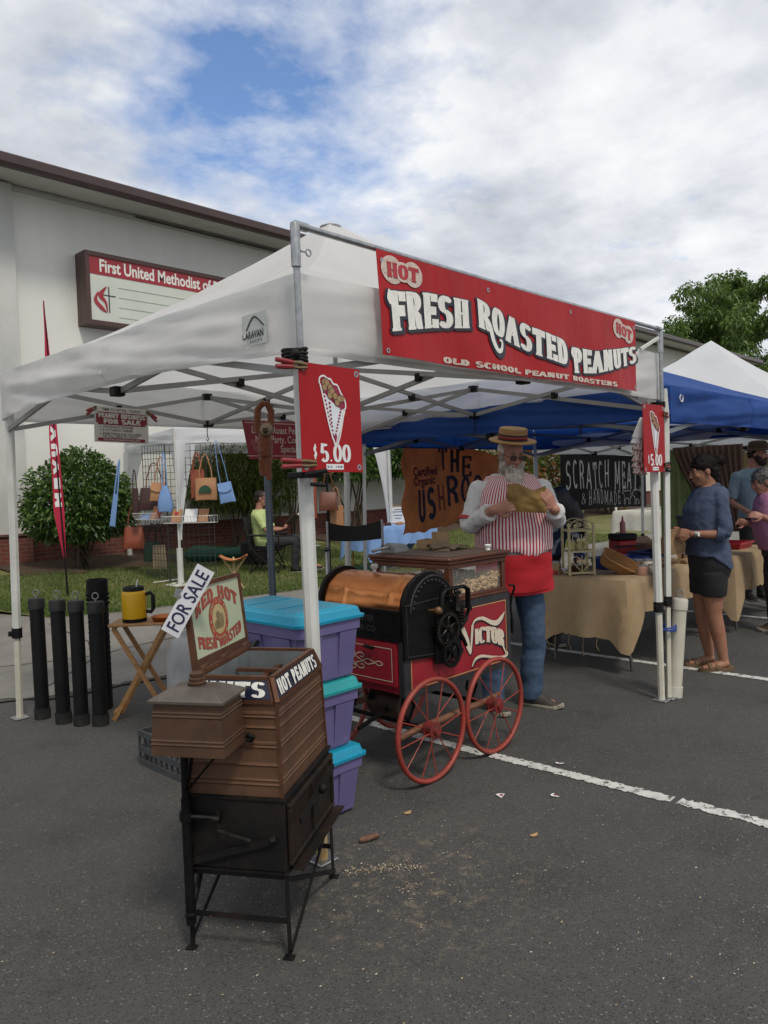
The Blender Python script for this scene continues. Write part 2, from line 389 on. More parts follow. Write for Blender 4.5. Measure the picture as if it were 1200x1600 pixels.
def swash(mb, put, pts, w, lift, m=0, grow=0.0, dx=0.0, dy=0.0):
    """tapered brush line"""
    n = len(pts); P_ = []
    for i in range((n - 1) * 5 + 1):
        t = i / 5; k = min(int(t), n - 2); f = t - k
        p0, p1, p2, p3 = pts[max(k - 1, 0)], pts[k], pts[k + 1], pts[min(k + 2, n - 1)]
        P_.append(tuple(.5 * (2 * p1[c] + (p2[c] - p0[c]) * f + (2 * p0[c] - 5 * p1[c] + 4 * p2[c] - p3[c]) * f * f + (3 * p1[c] - p0[c] - 3 * p2[c] + p3[c]) * f ** 3) for c in (0, 1)))
    W = [w[min(int(i / 5), n - 2)] * (1 - (i / 5 - min(int(i / 5), n - 2))) + w[min(int(i / 5), n - 2) + 1] * (i / 5 - min(int(i / 5), n - 2)) for i in range(len(P_))]
    L, Rr = [], []
    for i, p in enumerate(P_):
        a, b = P_[max(i - 1, 0)], P_[min(i + 1, len(P_) - 1)]; ex, ey = b[0] - a[0], b[1] - a[1]; l = math.hypot(ex, ey) or 1
        k = W[i] / 2 + grow; L.append((p[0] - ey / l * k, p[1] + ex / l * k)); Rr.append((p[0] + ey / l * k, p[1] - ex / l * k))
    for i in range(len(P_) - 1):
        mb.add([put(x + dx, y + dy, lift) for x, y in (Rr[i], Rr[i + 1], L[i + 1], L[i])], [(0, 1, 2, 3)], m)
# ---------------------------------------------------------------- common materials
WHITE_STEEL = mat('white_powder_coat', (.62, .63, .60), .45, col2=(.50, .50, .46), scale=5, spots=((.20, .12, .05), 9, .74))
GREY_STEEL = mat('grey_painted_steel', (.36, .36, .36), .4, col2=(.30, .30, .30), metal=.3)
GALV = mat('galvanised_pipe', (.42, .43, .44), .38, .8, col2=(.27, .28, .29), scale=30, spots=((.16, .12, .09), 14, .70))
BLACK_PL = mat('black_plastic', (.005, .005, .0055), .55, spec=.2, col2=(.013, .013, .013), scale=14)
BLACK_CLOTH = mat('black_canvas', (.012, .012, .013), .9, col2=(.02, .02, .02), scale=30, bump=.3, bscale=300)
WHITE_PAINT = mat('white_lettering', (.78, .77, .72), .5, col2=(.66, .65, .60), scale=25)
NAVY_PAINT = mat('navy_lettering', (.012, .014, .028), .5)
RED_PAINT = mat('red_lettering', (.42, .022, .03), .5)
WOOD_LIGHT = mat('pale_wood', (.40, .22, .08), .55, col2=(.28, .13, .045), scale=5, stretch=(1, 8, 8), bump=.1, bscale=30)
CARD = mat('brown_cardboard', (.33, .21, .11), .8, col2=(.27, .165, .085), scale=12)
CHROME = mat('polished_metal', (.65, .65, .65), .2, 1.0, col2=(.5, .5, .5))
PAPER = mat('white_paper', (.75, .75, .74), .7, col2=(.70, .70, .70))
GLASS = mat('clear_glass', (.9, .95, .93), .04, alpha=.06, col2=(.88, .93, .9), spec=.6)

def island_mat(name, cols, rough=.5, trans=0.0, pos=None):
    """every separate leaf / blade / shell gets its own tone; optional patches by place"""
    m = bpy.data.materials.new(name); m.use_nodes = True; N, Lk, P = nodes(m)
    g = N.new('ShaderNodeNewGeometry'); r = N.new('ShaderNodeValToRGB'); e = r.color_ramp.elements
    e[0].color = (*cols[0], 1); e[1].color = (*cols[-1], 1)
    for i, c in enumerate(cols[1:-1]):
        x = e.new((i + 1) / (len(cols) - 1)); x.color = (*c, 1)
    v = g.outputs['Random Per Island']
    if pos:
        t = N.new('ShaderNodeTexNoise'); t.inputs['Scale'].default_value = pos; t.inputs['Detail'].default_value = 3
        Lk.new(g.outputs['Position'], t.inputs['Vector'])
        a = N.new('ShaderNodeMath'); a.operation = 'MULTIPLY_ADD'; Lk.new(v, a.inputs[0]); a.inputs[1].default_value = .55
        b = N.new('ShaderNodeMath'); b.operation = 'MULTIPLY_ADD'; Lk.new(t.outputs[0], b.inputs[0]); b.inputs[1].default_value = 1.7; b.inputs[2].default_value = -.62
        Lk.new(b.outputs[0], a.inputs[2]); v = a.outputs[0]
    Lk.new(v, r.inputs[0]); Lk.new(r.outputs[0], P.inputs['Base Color']); P.inputs['Roughness'].default_value = rough
    if trans:
        t = N.new('ShaderNodeBsdfTranslucent'); Lk.new(r.outputs[0], t.inputs[0]); s = N.new('ShaderNodeMixShader'); s.inputs[0].default_value = trans
        Lk.new(P.outputs[0], s.inputs[1]); Lk.new(t.outputs[0], s.inputs[2]); Lk.new(s.outputs[0], N['Material Output'].inputs[0])
    return m

# ---------------------------------------------------------------- ground
def asphalt_mat():
    m = bpy.data.materials.new('asphalt'); m.use_nodes = True; N, Lk, P = nodes(m)
    tc = N.new('ShaderNodeTexCoord')
    def noi(s, d=4, r=.6):
        t = N.new('ShaderNodeTexNoise'); t.inputs['Scale'].default_value = s; t.inputs['Detail'].default_value = d; t.inputs['Roughness'].default_value = r
        Lk.new(tc.outputs['Object'], t.inputs[0]); return t.outputs[0]
    def mr(v, a, b, c=0, d=1):
        r = N.new('ShaderNodeMapRange'); r.inputs[1].default_value, r.inputs[2].default_value, r.inputs[3].default_value, r.inputs[4].default_value = a, b, c, d
        Lk.new(v, r.inputs[0]); return r.outputs[0]
    def mix(f, a, b, mode='MIX'):
        x = N.new('ShaderNodeMix'); x.data_type = 'RGBA'; x.blend_type = mode
        for i, v in ((0, f), (6, a), (7, b)):
            if isinstance(v, tuple): x.inputs[i].default_value = (*v, 1)
            elif isinstance(v, float): x.inputs[i].default_value = v
            else: Lk.new(v, x.inputs[i])
        return x.outputs[2]
    vo = N.new('ShaderNodeTexVoronoi'); vo.inputs['Scale'].default_value = 170; Lk.new(tc.outputs['Object'], vo.inputs['Vector'])
    sep = N.new('ShaderNodeSeparateColor'); Lk.new(vo.outputs['Color'], sep.inputs[0])
    c = mix(mr(noi(.7, 5), .35, .68), (.064, .0632, .061), (.083, .0815, .078))
    c = mix(mr(noi(2.6, 6, .7), .52, .72), c, (.046, .045, .043))
    c = mix(mr(noi(.9, 3, .5), .60, .72), c, (.048, .047, .045)); c = mix(mr(noi(5.0, 7, .75), .66, .74), c, (.082, .079, .074))
    st = mr(sep.outputs[0], .35, 1.0)                             # aggregate: each stone its own grey
    c = mix(st, c, (.076, .073, .068))
    c = mix(mr(sep.outputs[1], .972, .982), c, (.16, .15, .14))    # the odd pale chip
    c = mix(mr(sep.outputs[2], .0, .30, .55, 0.0), c, (.016, .016, .016))
    # sawdust and spilt hulls trodden into the surface
    d = N.new('ShaderNodeVectorMath'); d.operation = 'DISTANCE'; Lk.new(tc.outputs['Object'], d.inputs[0]); d.inputs[1].default_value = (2.14, 2.02, 0)
    f = N.new('ShaderNodeMath'); f.operation = 'MULTIPLY'; Lk.new(mr(d.outputs['Value'], .08, .75, 1.0, 0.0), f.inputs[0]); Lk.new(mr(noi(14, 8, .8), .52, .66), f.inputs[1])
    f2 = N.new('ShaderNodeMath'); f2.operation = 'MULTIPLY'; Lk.new(f.outputs[0], f2.inputs[0]); f2.inputs[1].default_value = .9
    c = mix(f2.outputs[0], c, (.25, .20, .14))
    Lk.new(c, P.inputs['Base Color']); P.inputs['Roughness'].default_value = .88; P.inputs['Specular IOR Level'].default_value = .3
    b = N.new('ShaderNodeBump'); b.inputs['Strength'].default_value = .55; b.inputs['Distance'].default_value = .006
    Lk.new(vo.outputs['Distance'], b.inputs['Height']); Lk.new(b.outputs[0], P.inputs['Normal']); return m
ASPH = asphalt_mat()
g = MB(); g.grid(lambda u, v: (-150 + 400 * u, -150 + 400 * v, 0), 40, 40)
tag(g.build('ground', ASPH, origin=False), kind='structure')

def interp(x, tab):
    for (a, b), (c, d) in zip(tab, tab[1:]):
        if x <= c: return b + (d - b) * max(0, (x - a)) / (c - a)
    return tab[-1][1]
WALK0 = lambda x: interp(x, [(-40, 9.5), (-2, 8.2), (1.2, 6.75), (2.1, 6.2), (2.5, 5.95), (3.2, 5.85), (90, 5.85)])
LAWN0 = lambda x: interp(x, [(-40, 13.4), (3.0, 13.3), (3.3, 11.2), (3.48, 10.0), (3.75, 9.05), (4.4, 8.72), (6.6, 8.28), (7.4, 8.2), (90, 8.2)])
def lawn_z(x, y): return .125 + .058 * max(0, y - 8.9) + .012 * math.sin(x * 1.7) * min(1, max(0, (y - 8.6)))
CONC = mat('concrete', (.215, .203, .182), .85, col2=(.14, .131, .117), scale=3, detail=9, lo=.3, hi=.75, bump=.5, bscale=120, spots=((.10, .096, .09), 40, .66))
xs = [-40, -20, -8, -2, 0, .8, 1.4, 1.8, 2.1, 2.3, 2.5, 2.8, 3.0, 3.1, 3.2, 3.3, 3.4, 3.48, 3.6, 3.75, 4, 4.4, 5, 6, 6.6, 7.4, 9, 12, 18, 30, 60, 90]
w = MB(); n = 14; vs = []
for j in range(n + 1):
    for x in xs:
        a, b = WALK0(x), LAWN0(x) + .15; t = j / n; vs.append((x, a + (b - a) * t, .008 + .115 * min(1, t * 1.1)))
k = len(xs)
w.add(vs, [(j * k + i, j * k + i + 1, (j + 1) * k + i + 1, (j + 1) * k + i) for j in range(n) for i in range(k - 1)])
for i in range(k - 1):                       # front lip of the slab
    a, b = vs[i], vs[i + 1]; w.add([(a[0], a[1], -.05), (b[0], b[1], -.05), b, a], [(0, 1, 2, 3)])
tag(w.build('sidewalk', CONC, origin=False), kind='structure')
random.seed(4)
def ragged(mb, pts, w0, z, step=.05, jit=.35):
    """worn strip with torn edges along a polyline on the ground"""
    L_, R2 = [], []; P2 = []
    for a, b in zip(pts, pts[1:]):
        a, b = Vector(a), Vector(b); n_ = max(1, int((b - a).length / step)); P2 += [a.lerp(b, i / n_) for i in range(n_)]
    P2.append(Vector(pts[-1]))
    for i, p in enumerate(P2):
        d = (P2[min(i + 1, len(P2) - 1)] - P2[max(i - 1, 0)]).normalized(); q = Vector((-d.y, d.x, 0))
        zz = z(p) if callable(z) else z
        L_.append(p + q * (w0 / 2 + w0 * jit * random.uniform(-.5, .5)) + Vector((0, 0, zz))); R2.append(p - q * (w0 / 2 + w0 * jit * random.uniform(-.5, .5)) + Vector((0, 0, zz)))
    mb.add(L_ + R2, [(len(P2) + i, len(P2) + i + 1, i + 1, i) for i in range(len(P2) - 1)])
DIRT = mat('gutter_dirt', (.035, .03, .024), .95, col2=(.07, .06, .05), scale=25)
dm = MB(); ragged(dm, [(x, WALK0(x) - .02, 0) for x in (-8, -2, 0, 1.2, 2.1, 2.5, 3.2, 5, 12, 30)], .09, .012, .06, .9)
for xj in (4.6, 7.0, 9.5, 12, 15): 
    pass
tag(dm.build('gutter', DIRT, origin=False), kind='structure')
jm = MB()
for pts in ([(2.55, 6.3, 0), (3.2, 6.9, 0), (3.5, 7.6, 0), (3.6, 8.8, 0)], [(0.0, 9.2, 0), (1.8, 7.6, 0), (3.3, 7.0, 0), (5.2, 7.1, 0), (9, 7.1, 0), (30, 7.1, 0)], [(6.2, 5.9, 0), (6.2, 8.2, 0)], [(9.2, 5.9, 0), (9.2, 8.2, 0)]):
    ragged(jm, pts, .016, lambda p: .012 + .115 * min(1, 1.1 * max(0, (p.y - WALK0(p.x)) / (LAWN0(p.x) + .15 - WALK0(p.x)))), .08, .5)
tag(jm.build('sidewalk_joints', DIRT, origin=False), kind='structure')

def stripe_mat():
    m = mat('worn_road_paint', (.60, .60, .57), .8, col2=(.44, .44, .42), scale=14)
    N, Lk, P = nodes(m); c = P.inputs['Base Color'].links[0].from_socket
    tc = N.new('ShaderNodeTexCoord'); t = N.new('ShaderNodeTexNoise'); t.inputs['Scale'].default_value = 24; t.inputs['Detail'].default_value = 9; t.inputs['Roughness'].default_value = .75
    Lk.new(tc.outputs['Object'], t.inputs[0]); r = N.new('ShaderNodeMapRange'); r.inputs[1].default_value = .54; r.inputs[2].default_value = .60; Lk.new(t.outputs[0], r.inputs[0])
    x = N.new('ShaderNodeMix'); x.data_type = 'RGBA'; Lk.new(r.outputs[0], x.inputs[0]); Lk.new(c, x.inputs[6]); x.inputs[7].default_value = (.06, .06, .058, 1)
    Lk.new(x.outputs[2], P.inputs['Base Color']); return m
STRIPE = stripe_mat()
sm = MB()
ragged(sm, [(3.50, 5.7, 0), (3.49, 2.62, 0)], .078, .004, .012, .14); ragged(sm, [(3.50, 2.58, 0), (3.54, 1.55, 0)], .078, .004, .012, .22); ragged(sm, [(3.545, 1.52, 0), (3.58, -4, 0)], .075, .004, .012, .36)
for X in (6.06, 8.62, 11.2, 13.8): ragged(sm, [(X, 5.7, 0), (X + .02, -5, 0)], .08, .004, .02, .16)
ragged(sm, [(.93, 5.7, 0), (.95, 4.9, 0)], .10, .004, .03, .4)
tag(sm.build('parking_stripes', STRIPE, origin=False), kind='structure')

# ---------------------------------------------------------------- lawn
TURF = mat('turf_soil', (.085, .11, .025), .95, col2=(.17, .155, .06), scale=1.2, detail=8, lo=.36, hi=.62, bump=.4, bscale=90)
lw = MB(); k = len(xs)
xs2 = [3.05, 3.2, 3.3, 3.4, 3.48, 3.6, 3.75, 4, 4.4, 5, 5.6, 6.2, 6.8, 7.4, 8, 9, 10, 11, 12, 14, 16, 18, 22, 30, 60, 90]; n = 20; vs = []
for j in range(n + 1):
    for x in xs2:
        a = LAWN0(x); y = a + (13.75 - a) * (j / n); vs.append((x, y, lawn_z(x, y) + (0.012 if j else -.02)))
k = len(xs2); lw.add(vs, [(j * k + i, j * k + i + 1, (j + 1) * k + i + 1, (j + 1) * k + i) for j in range(n) for i in range(k - 1)])
tag(lw.build('lawn', TURF, smooth=180, origin=False), kind='structure')
def raw_mesh(name, V, F, m, parent=None, kind=None):
    me = bpy.data.meshes.new(name); nv, nf, kf = len(V), len(F), F.shape[1]
    me.vertices.add(nv); me.vertices.foreach_set('co', V.astype(np.float32).ravel()); me.loops.add(nf * kf); me.loops.foreach_set('vertex_index', F.ravel().astype(np.int32))
    me.polygons.add(nf); me.polygons.foreach_set('loop_start', np.arange(0, nf * kf, kf, dtype=np.int32)); me.update(calc_edges=True); me.validate()
    me.materials.append(m); o = bpy.data.objects.new(name, me); sc.collection.objects.link(o)
    if parent: o.parent = parent
    if kind: o['kind'] = kind
    return o
GRASS = island_mat('grass_blades', [(.26, .22, .09), (.17, .19, .05), (.09, .145, .026), (.07, .125, .02), (.14, .18, .04)], .6, .25, pos=.55)
rng = np.random.default_rng(7); nb = 90000
x = 3.3 + 14 * rng.random(nb) ** 1.3; y0 = np.array([LAWN0(q) for q in x]); y = y0 + .01 + (np.minimum(12.4, 13.4) - y0) * rng.random(nb) ** 1.35
z = np.array([lawn_z(a, b) for a, b in zip(x, y)]) + .008
a = rng.random(nb) * 6.283; hgt = .022 + .035 * rng.random(nb); wd = .004 + .004 * rng.random(nb); ln = (rng.random((nb, 2)) - .5) * .05
V = np.empty((nb, 3, 3)); V[:, 0] = np.stack([x - np.cos(a) * wd, y - np.sin(a) * wd, z], 1); V[:, 1] = np.stack([x + np.cos(a) * wd, y + np.sin(a) * wd, z], 1)
V[:, 2] = np.stack([x + ln[:, 0], y + ln[:, 1], z + hgt], 1)
raw_mesh('grass', V.reshape(-1, 3), np.arange(nb * 3).reshape(-1, 3), GRASS, kind='stuff')
BARK = mat('bark_mulch', (.045, .026, .016), .95, col2=(.09, .055, .033), scale=22, detail=8, bump=1.0, bscale=60)
bd = MB()
def bed(x0, x1, y0, zup=.05):
    bd.grid(lambda u, v: (x0 + (x1 - x0) * u, y0 + (13.66 - y0) * v + (.12 * math.sin(u * 17) + .07 * math.sin(u * 41)) * (1 - v), lawn_z(x0 + (x1 - x0) * u, y0 + (13.66 - y0) * v) + .016 + zup * math.sin(math.pi * min(1, v * .8 + .02)) * (.5 + .5 * math.sin(math.pi * u) ** .3)), 40, 8)
bed(4.6, 7.6, 12.0); bed(11.2, 40, 12.1)
tag(bd.build('planting_bed', BARK, smooth=180, origin=False), kind='structure')

# ---------------------------------------------------------------- foliage
def leaves(name, P_, D_, size, m, parent, asp=.42, droop=.25, seed=0, world=None):
    """leaf blades: base, two sides, tip; folded a little along the rib"""
    r = np.random.default_rng(seed); n = len(P_); D_ = D_ / np.linalg.norm(D_, axis=1)[:, None]
    rv = r.normal(size=(n, 3)); S = np.cross(D_, rv); S /= np.linalg.norm(S, axis=1)[:, None] + 1e-9; U = np.cross(S, D_)
    L_ = (size * (.65 + .7 * r.random(n)))[:, None]; dz = np.zeros((n, 3)); dz[:, 2] = -1
    V = np.empty((n, 4, 3)); V[:, 0] = P_; mid = P_ + D_ * L_ * .5 + U * L_ * .05
    V[:, 1] = mid + S * L_ * asp * .5; V[:, 2] = P_ + D_ * L_ + dz * L_ * droop; V[:, 3] = mid - S * L_ * asp * .5
    return raw_mesh(name, V.reshape(-1, 3), np.arange(n * 4).reshape(-1, 4), m, parent)
def shell_points(blobs, n, seed, inner=.55, low=-.9):
    """points on and just inside a cluster of lumpy ellipsoids, with outward directions"""
    r = np.random.default_rng(seed); vol = np.array([b[3] * b[4] * b[5] for b in blobs]) ** .67; cnt = (n * vol / vol.sum()).astype(int); PP, DD = [], []
    for b, c in zip(blobs, cnt):
        d = r.normal(size=(c * 2, 3)); d /= np.linalg.norm(d, axis=1)[:, None]; d = d[d[:, 2] > low][:c]
        rad = (inner + (1 - inner) * r.random(len(d)) ** .5)
        lump = np.array([1 + .22 * noise.noise(Vector(q * 2.6 + b[0])) for q in d])
        p = d * (rad * lump)[:, None] * np.array(b[3:6]) + np.array(b[:3]); PP.append(p); DD.append(d + r.normal(size=d.shape) * .55)
    return np.concatenate(PP), np.concatenate(DD)
BARKS = mat('shrub_stems', (.055, .038, .025), .9, col2=(.10, .075, .055), scale=20, stretch=(1, 1, .3))
LEAF_D = island_mat('camellia_leaf', [(.022, .055, .012), (.05, .105, .02), (.08, .15, .03), (.13, .20, .05)], .38, .2)
LEAF_Y = island_mat('golden_cypress', [(.05, .085, .014), (.11, .15, .022), (.17, .20, .03), (.07, .115, .02)], .6, .3)
LEAF_M = island_mat('laurel_leaf', [(.04, .085, .016), (.07, .14, .026), (.11, .19, .04), (.055, .11, .02)], .42, .25)
LEAF_O = island_mat('orange_shrub_leaf', [(.04, .085, .016), (.07, .12, .022), (.10, .11, .025), (.30, .10, .04), (.06, .11, .02)], .5, .25)
LEAF_T = island_mat('cherry_leaf', [(.045, .095, .015), (.095, .165, .026), (.15, .23, .04), (.065, .125, .02)], .5, .3)
def stems(parent, base, tops, r0, seed, name='trunk'):
    r = random.Random(seed); mb = MB()
    for t in tops:
        b = Vector(base) + Vector((r.uniform(-.15, .15), r.uniform(-.12, .12), 0)); t = Vector(t); mid = b.lerp(t, .5) + Vector((r.uniform(-.08, .08), r.uniform(-.08, .08), 0))
        mb.tube([b, b.lerp(mid, .5) + Vector((r.uniform(-.03, .03), r.uniform(-.03, .03), .02)), mid, t], [r0, r0 * .85, r0 * .6, r0 * .3], 7)
    return mb.build(name, BARKS, parent)
def shrub(name, loc, blobs, n, size, m, label, seed, group=None, asp=.42, tops=9, r0=.018, low=-.9, inner=.55, droop=.25, cat='shrub'):
    t = empty(name, loc, 0, label, cat, group); r = random.Random(seed)
    P_, D_ = shell_points(blobs, n, seed, inner, low); leaves('crown', P_, D_, size, m, t, asp, droop, seed)
    tp = []
    for i in range(tops):
        b = r.choice(blobs); tp.append((loc[0] + b[0] + r.uniform(-.6, .6) * b[3], loc[1] + b[1] + r.uniform(-.6, .6) * b[4], loc[2] + b[2] + r.uniform(-.4, .3) * b[5]))
    stems(t, (loc[0], loc[1], loc[2] - .05), tp, r0, seed); return t
shrub('round_shrub', (5.66, 12.35, .33), [(0, 0, 1.15, .82, .8, .72), (-.38, .1, .95, .5, .5, .5), (.42, -.05, .98, .48, .5, .5), (.05, 0, 1.55, .5, .5, .42), (-.1, -.3, .85, .5, .4, .4)],
      15000, .085, LEAF_D, 'dark green rounded shrub with many bare stems by the brick wall base', 3, 'shrubs along the church wall', tops=22, r0=.02)
shrub('golden_conifer', (9.15, 13.0, .37), [(0, 0, 1.55, 1.0, .5, .85), (.75, 0, 1.35, .8, .45, .8), (-.5, 0, 1.3, .6, .4, .6), (.3, 0, 2.3, .7, .4, .6), (1.1, .1, 1.9, .6, .4, .7)],
      20000, .10, LEAF_Y, 'yellow green feathery conifer shrub behind the hanging bags', 5, 'shrubs along the church wall', asp=.22, droop=.7)
shrub('laurel_shrub', (12.5, 12.9, .36), [(0, 0, 1.7, .95, .6, .8), (.5, 0, 2.1, .6, .5, .6), (-.6, .1, 1.7, .6, .4, .6)], 9000, .12, LEAF_M,
      'mid green leggy shrub with dark trunks seen over the blue table', 8, 'shrubs along the church wall', tops=10, r0=.035, low=-.5)
shrub('laurel_shrub', (14.5, 12.8, .36), [(0, 0, 1.75, .95, .6, .8), (-.6, 0, 2.0, .6, .5, .6), (.6, .1, 1.5, .6, .4, .6)], 9000, .12, LEAF_M,
      'mid green leggy shrub left of the brown painted mushroom banner', 9, 'shrubs along the church wall', tops=10, r0=.035, low=-.5)
shrub('laurel_shrub', (10.7, 13.1, .36), [(0, 0, 1.7, .8, .5, .8), (.3, 0, 2.2, .5, .4, .5)], 6000, .11, LEAF_D,
      'dark shrub against the wall behind the brown shoulder bag', 10, 'shrubs along the church wall', tops=8, r0=.03, low=-.4)
for i, (X, Y, s) in enumerate(((17.8, 12.4, 1.0), (20.6, 12.2, 1.15), (23.6, 12.2, 1.0))):
    shrub('orange_shrub', (X, Y, .35), [(0, 0, 1.2 * s, 1.5 * s, .8, 1.1 * s), (.7, -.1, 1.6 * s, .8, .6, .7), (-.8, 0, 1.3, .8, .6, .7)], 6000, .15, LEAF_O,
          ['orange tipped shrub left of the tent post, beside the bearded man', 'orange tipped shrub right of the tent post, beside the black meat banner', 'orange tipped shrub hidden mostly by the black meat banner'][i],
          20 + i, 'orange shrubs beyond the tents')
shrub('far_hedge', (27, 9.6, .2), [(0, 0, 1.2, 2.4, 1.0, 1.3), (2, .3, 1.4, 1.6, 1, 1.3)], 7000, .18, LEAF_M, 'green hedge seen past the right edge of the black meat banner', 31, None)
def tall_tree():
    t = empty('leafy_tree', (53.0, 18.6, 0), 0, 'tall loose crowned green tree rising behind the church roof', 'tree'); r = random.Random(12); rn = np.random.default_rng(12)
    tr = MB(); tr.tube([(53, 18.6, -.1), (53.1, 18.5, 4), (53, 18.7, 8), (52.9, 18.6, 13)], [.32, .26, .2, .05], 10); blobs = []
    for i in range(54):
        a = r.uniform(0, 6.283); k = r.random(); z0 = 5.4 + 7.2 * k; rad = (6.6 * (1 - k) ** .55 + 1.0) * r.uniform(.75, 1.08)
        e = Vector((53 + rad * math.cos(a), 18.6 + rad * math.sin(a), z0 + .9 + 2.1 * r.random())); b = Vector((53, 18.6, z0 - 1))
        mid = b.lerp(e, .5) + Vector((0, 0, .35)); tr.tube([b, mid, e], [.09, .055, .015], 6)
        for q in (.35, .55, .72, .86, 1.0):
            p = b.lerp(mid, q * 2) if q < .5 else mid.lerp(e, q * 2 - 1)
            s = r.uniform(.38, .66); blobs.append((p.x - 53 + r.uniform(-.4, .4), p.y - 18.6 + r.uniform(-.4, .4), p.z + r.uniform(-.2, .3), s * 1.25, s * 1.25, s * .62))
    for k in range(14):
        blobs.append((r.uniform(-1.1, 1.1), r.uniform(-1.1, 1.1), 12 + 2.6 * r.random(), .6, .6, .5))
    tr.build('trunk', BARKS, t); P_, D_ = shell_points(blobs, 38000, 12, .3); D_[:, 2] -= .5; leaves('crown', P_, D_, .27, LEAF_T, t, .42, .4, 12)
tall_tree()

# ---------------------------------------------------------------- church
STUCCO = mat('white_stucco', (.74, .74, .69), .9, col2=(.66, .66, .62), scale=.9, detail=8, bump=.25, bscale=40, stretch=(1.6, 1, .35), spots=((.58, .58, .53), 2.6, .66))
STUCCO2 = mat('darker_stucco', (.58, .58, .55), .9, col2=(.43, .44, .42), scale=1.2, detail=8, bump=.25, bscale=40)  # darker tone than the main wall, used on the corner pier
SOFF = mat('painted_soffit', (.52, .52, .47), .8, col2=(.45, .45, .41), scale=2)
FASC = mat('brown_gutter', (.060, .034, .030), .35, col2=(.045, .026, .024), scale=3)
def brick_mat():
    m = bpy.data.materials.new('red_brick'); m.use_nodes = True; N, Lk, P = nodes(m); tc = N.new('ShaderNodeTexCoord')
    mp = N.new('ShaderNodeMapping'); mp.inputs['Rotation'].default_value = (R_(90), 0, 0); Lk.new(tc.outputs['Object'], mp.inputs[0])
    b = N.new('ShaderNodeTexBrick'); b.inputs['Scale'].default_value = 4.4; b.inputs['Color1'].default_value = (.17, .045, .03, 1); b.inputs['Color2'].default_value = (.10, .03, .022, 1)
    b.inputs['Mortar'].default_value = (.16, .13, .11, 1); b.inputs['Mortar Size'].default_value = .018; b.inputs['Row Height'].default_value = .30; b.inputs['Brick Width'].default_value = .9
    Lk.new(mp.outputs[0], b.inputs[0]); Lk.new(b.outputs[0], P.inputs['Base Color']); P.inputs['Roughness'].default_value = .9; return m
BRICK = brick_mat(); ROOFM = mat('dark_shingles', (.045, .045, .048), .9, col2=(.07, .07, .07), scale=12, bump=.5)
ch = empty('church_building', (20, 13.7, .3), 0, 'long white stucco church hall with brick base and brown gutter', 'building')
b = MB(); b.box(5.285, 39.5, 13.7, 24, .2, 6.93); b.build('wall', STUCCO, ch)
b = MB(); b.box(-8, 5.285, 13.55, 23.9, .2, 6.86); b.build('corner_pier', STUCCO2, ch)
b = MB(); b.box(-8, 5.31, 13.44, 13.546, .15, .90); b.box(5.31, 39.55, 13.58, 13.697, .15, .89); b.box(-8, 5.33, 13.41, 13.547, .903, .935); b.box(5.335, 39.57, 13.55, 13.697, .893, .93); b.build('brick_base', BRICK, ch)
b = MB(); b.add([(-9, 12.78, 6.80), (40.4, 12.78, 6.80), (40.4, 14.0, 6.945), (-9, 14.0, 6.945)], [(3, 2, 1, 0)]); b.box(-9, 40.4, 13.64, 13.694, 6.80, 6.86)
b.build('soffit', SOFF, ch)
b = MB(); b.box(7.6, 39, 13.60, 13.635, 6.83, 6.85); b.build('soffit_vent', FASC, ch)
b = MB(); prof = [(12.78, 6.79), (12.70, 6.80), (12.66, 6.85), (12.66, 6.98), (12.68, 7.0), (12.74, 7.0), (12.78, 6.97)]
b.prism([(q[0], q[1]) for q in prof], (-9, 0, 0), (0, 1, 0), (0, 0, 1), 49.4); b.build('gutter', FASC, ch)
b = MB(); b.add([(-9, 12.7, 6.985), (40.4, 12.7, 6.985), (34, 19, 9.0), (-9, 19, 9.0), (40.4, 25, 6.985), (-9, 25, 6.985)], [(0, 1, 2, 3), (3, 2, 4, 5), (1, 4, 2)]); b.build('roof', ROOFM, ch)

# church notice board
sg = empty('church_sign', (8.7, 13.2, 4.7), 0, 'brown framed church notice board on white wall with red heading strip', 'sign')
BRWN = mat('brown_sign_case', (.075, .035, .028), .45, col2=(.055, .027, .022)); SGW = mat('cream_sign_face', (.58, .61, .54), .4, col2=(.53, .56, .50), scale=2)
SGR = mat('sign_red', (.33, .02, .03), .45, col2=(.27, .017, .025), scale=3)
x0, x1, z0, z1, yf = 6.40, 11.3, 4.62, 5.92, 13.30
b = MB(); t = .075
b.box(x0, x1, yf, 13.698, z0, z0 + t); b.box(x0, x1, yf, 13.698, z1 - t, z1); b.box(x0, x0 + t, yf, 13.698, z0 + t, z1 - t); b.box(x1 - t, x1, yf, 13.698, z0 + t, z1 - t); b.build('frame', BRWN, sg)
b = MB(); b.box(x0 + t, x1 - t, yf + .03, 13.69, z0 + t, z1 - t); b.build('face', SGW, sg)
b = MB(); b.box(x0 + t, x1 - t, yf + .022, yf + .028, z1 - t - .32, z1 - t); b.build('heading', SGR, sg)
b = type_mesh('First United Methodist of Beaverton', .31, plane_put((x0 + .26, yf + .019, z1 - t - .255), (1, 0, 0), (0, 0, 1)), bold=.026, sx=.74); b.build('lettering', WHITE_PAINT, sg)
b = MB(); RAIL = mat('sign_rail', (.50, .52, .46), .4)
for i in range(4): b.box(x0 + .62, x1 - .15, yf + .021, yf + .028, 4.80 + .18 * i, 4.808 + .18 * i)
b.build('letter_rail', RAIL, sg)
pp = plane_put((x0 + .36, yf + .026, 5.06), (1, 0, 0), (0, 0, 1)); b = MB()
for px, w_ in ((.06, .022),): poly(b, pp, [(px, -.20), (px + w_, -.20), (px + w_, .27), (px, .27)], 0, 1)
poly(b, pp, [(-.06, .10), (.20, .10), (.20, .118), (-.06, .118)], .002, 1)
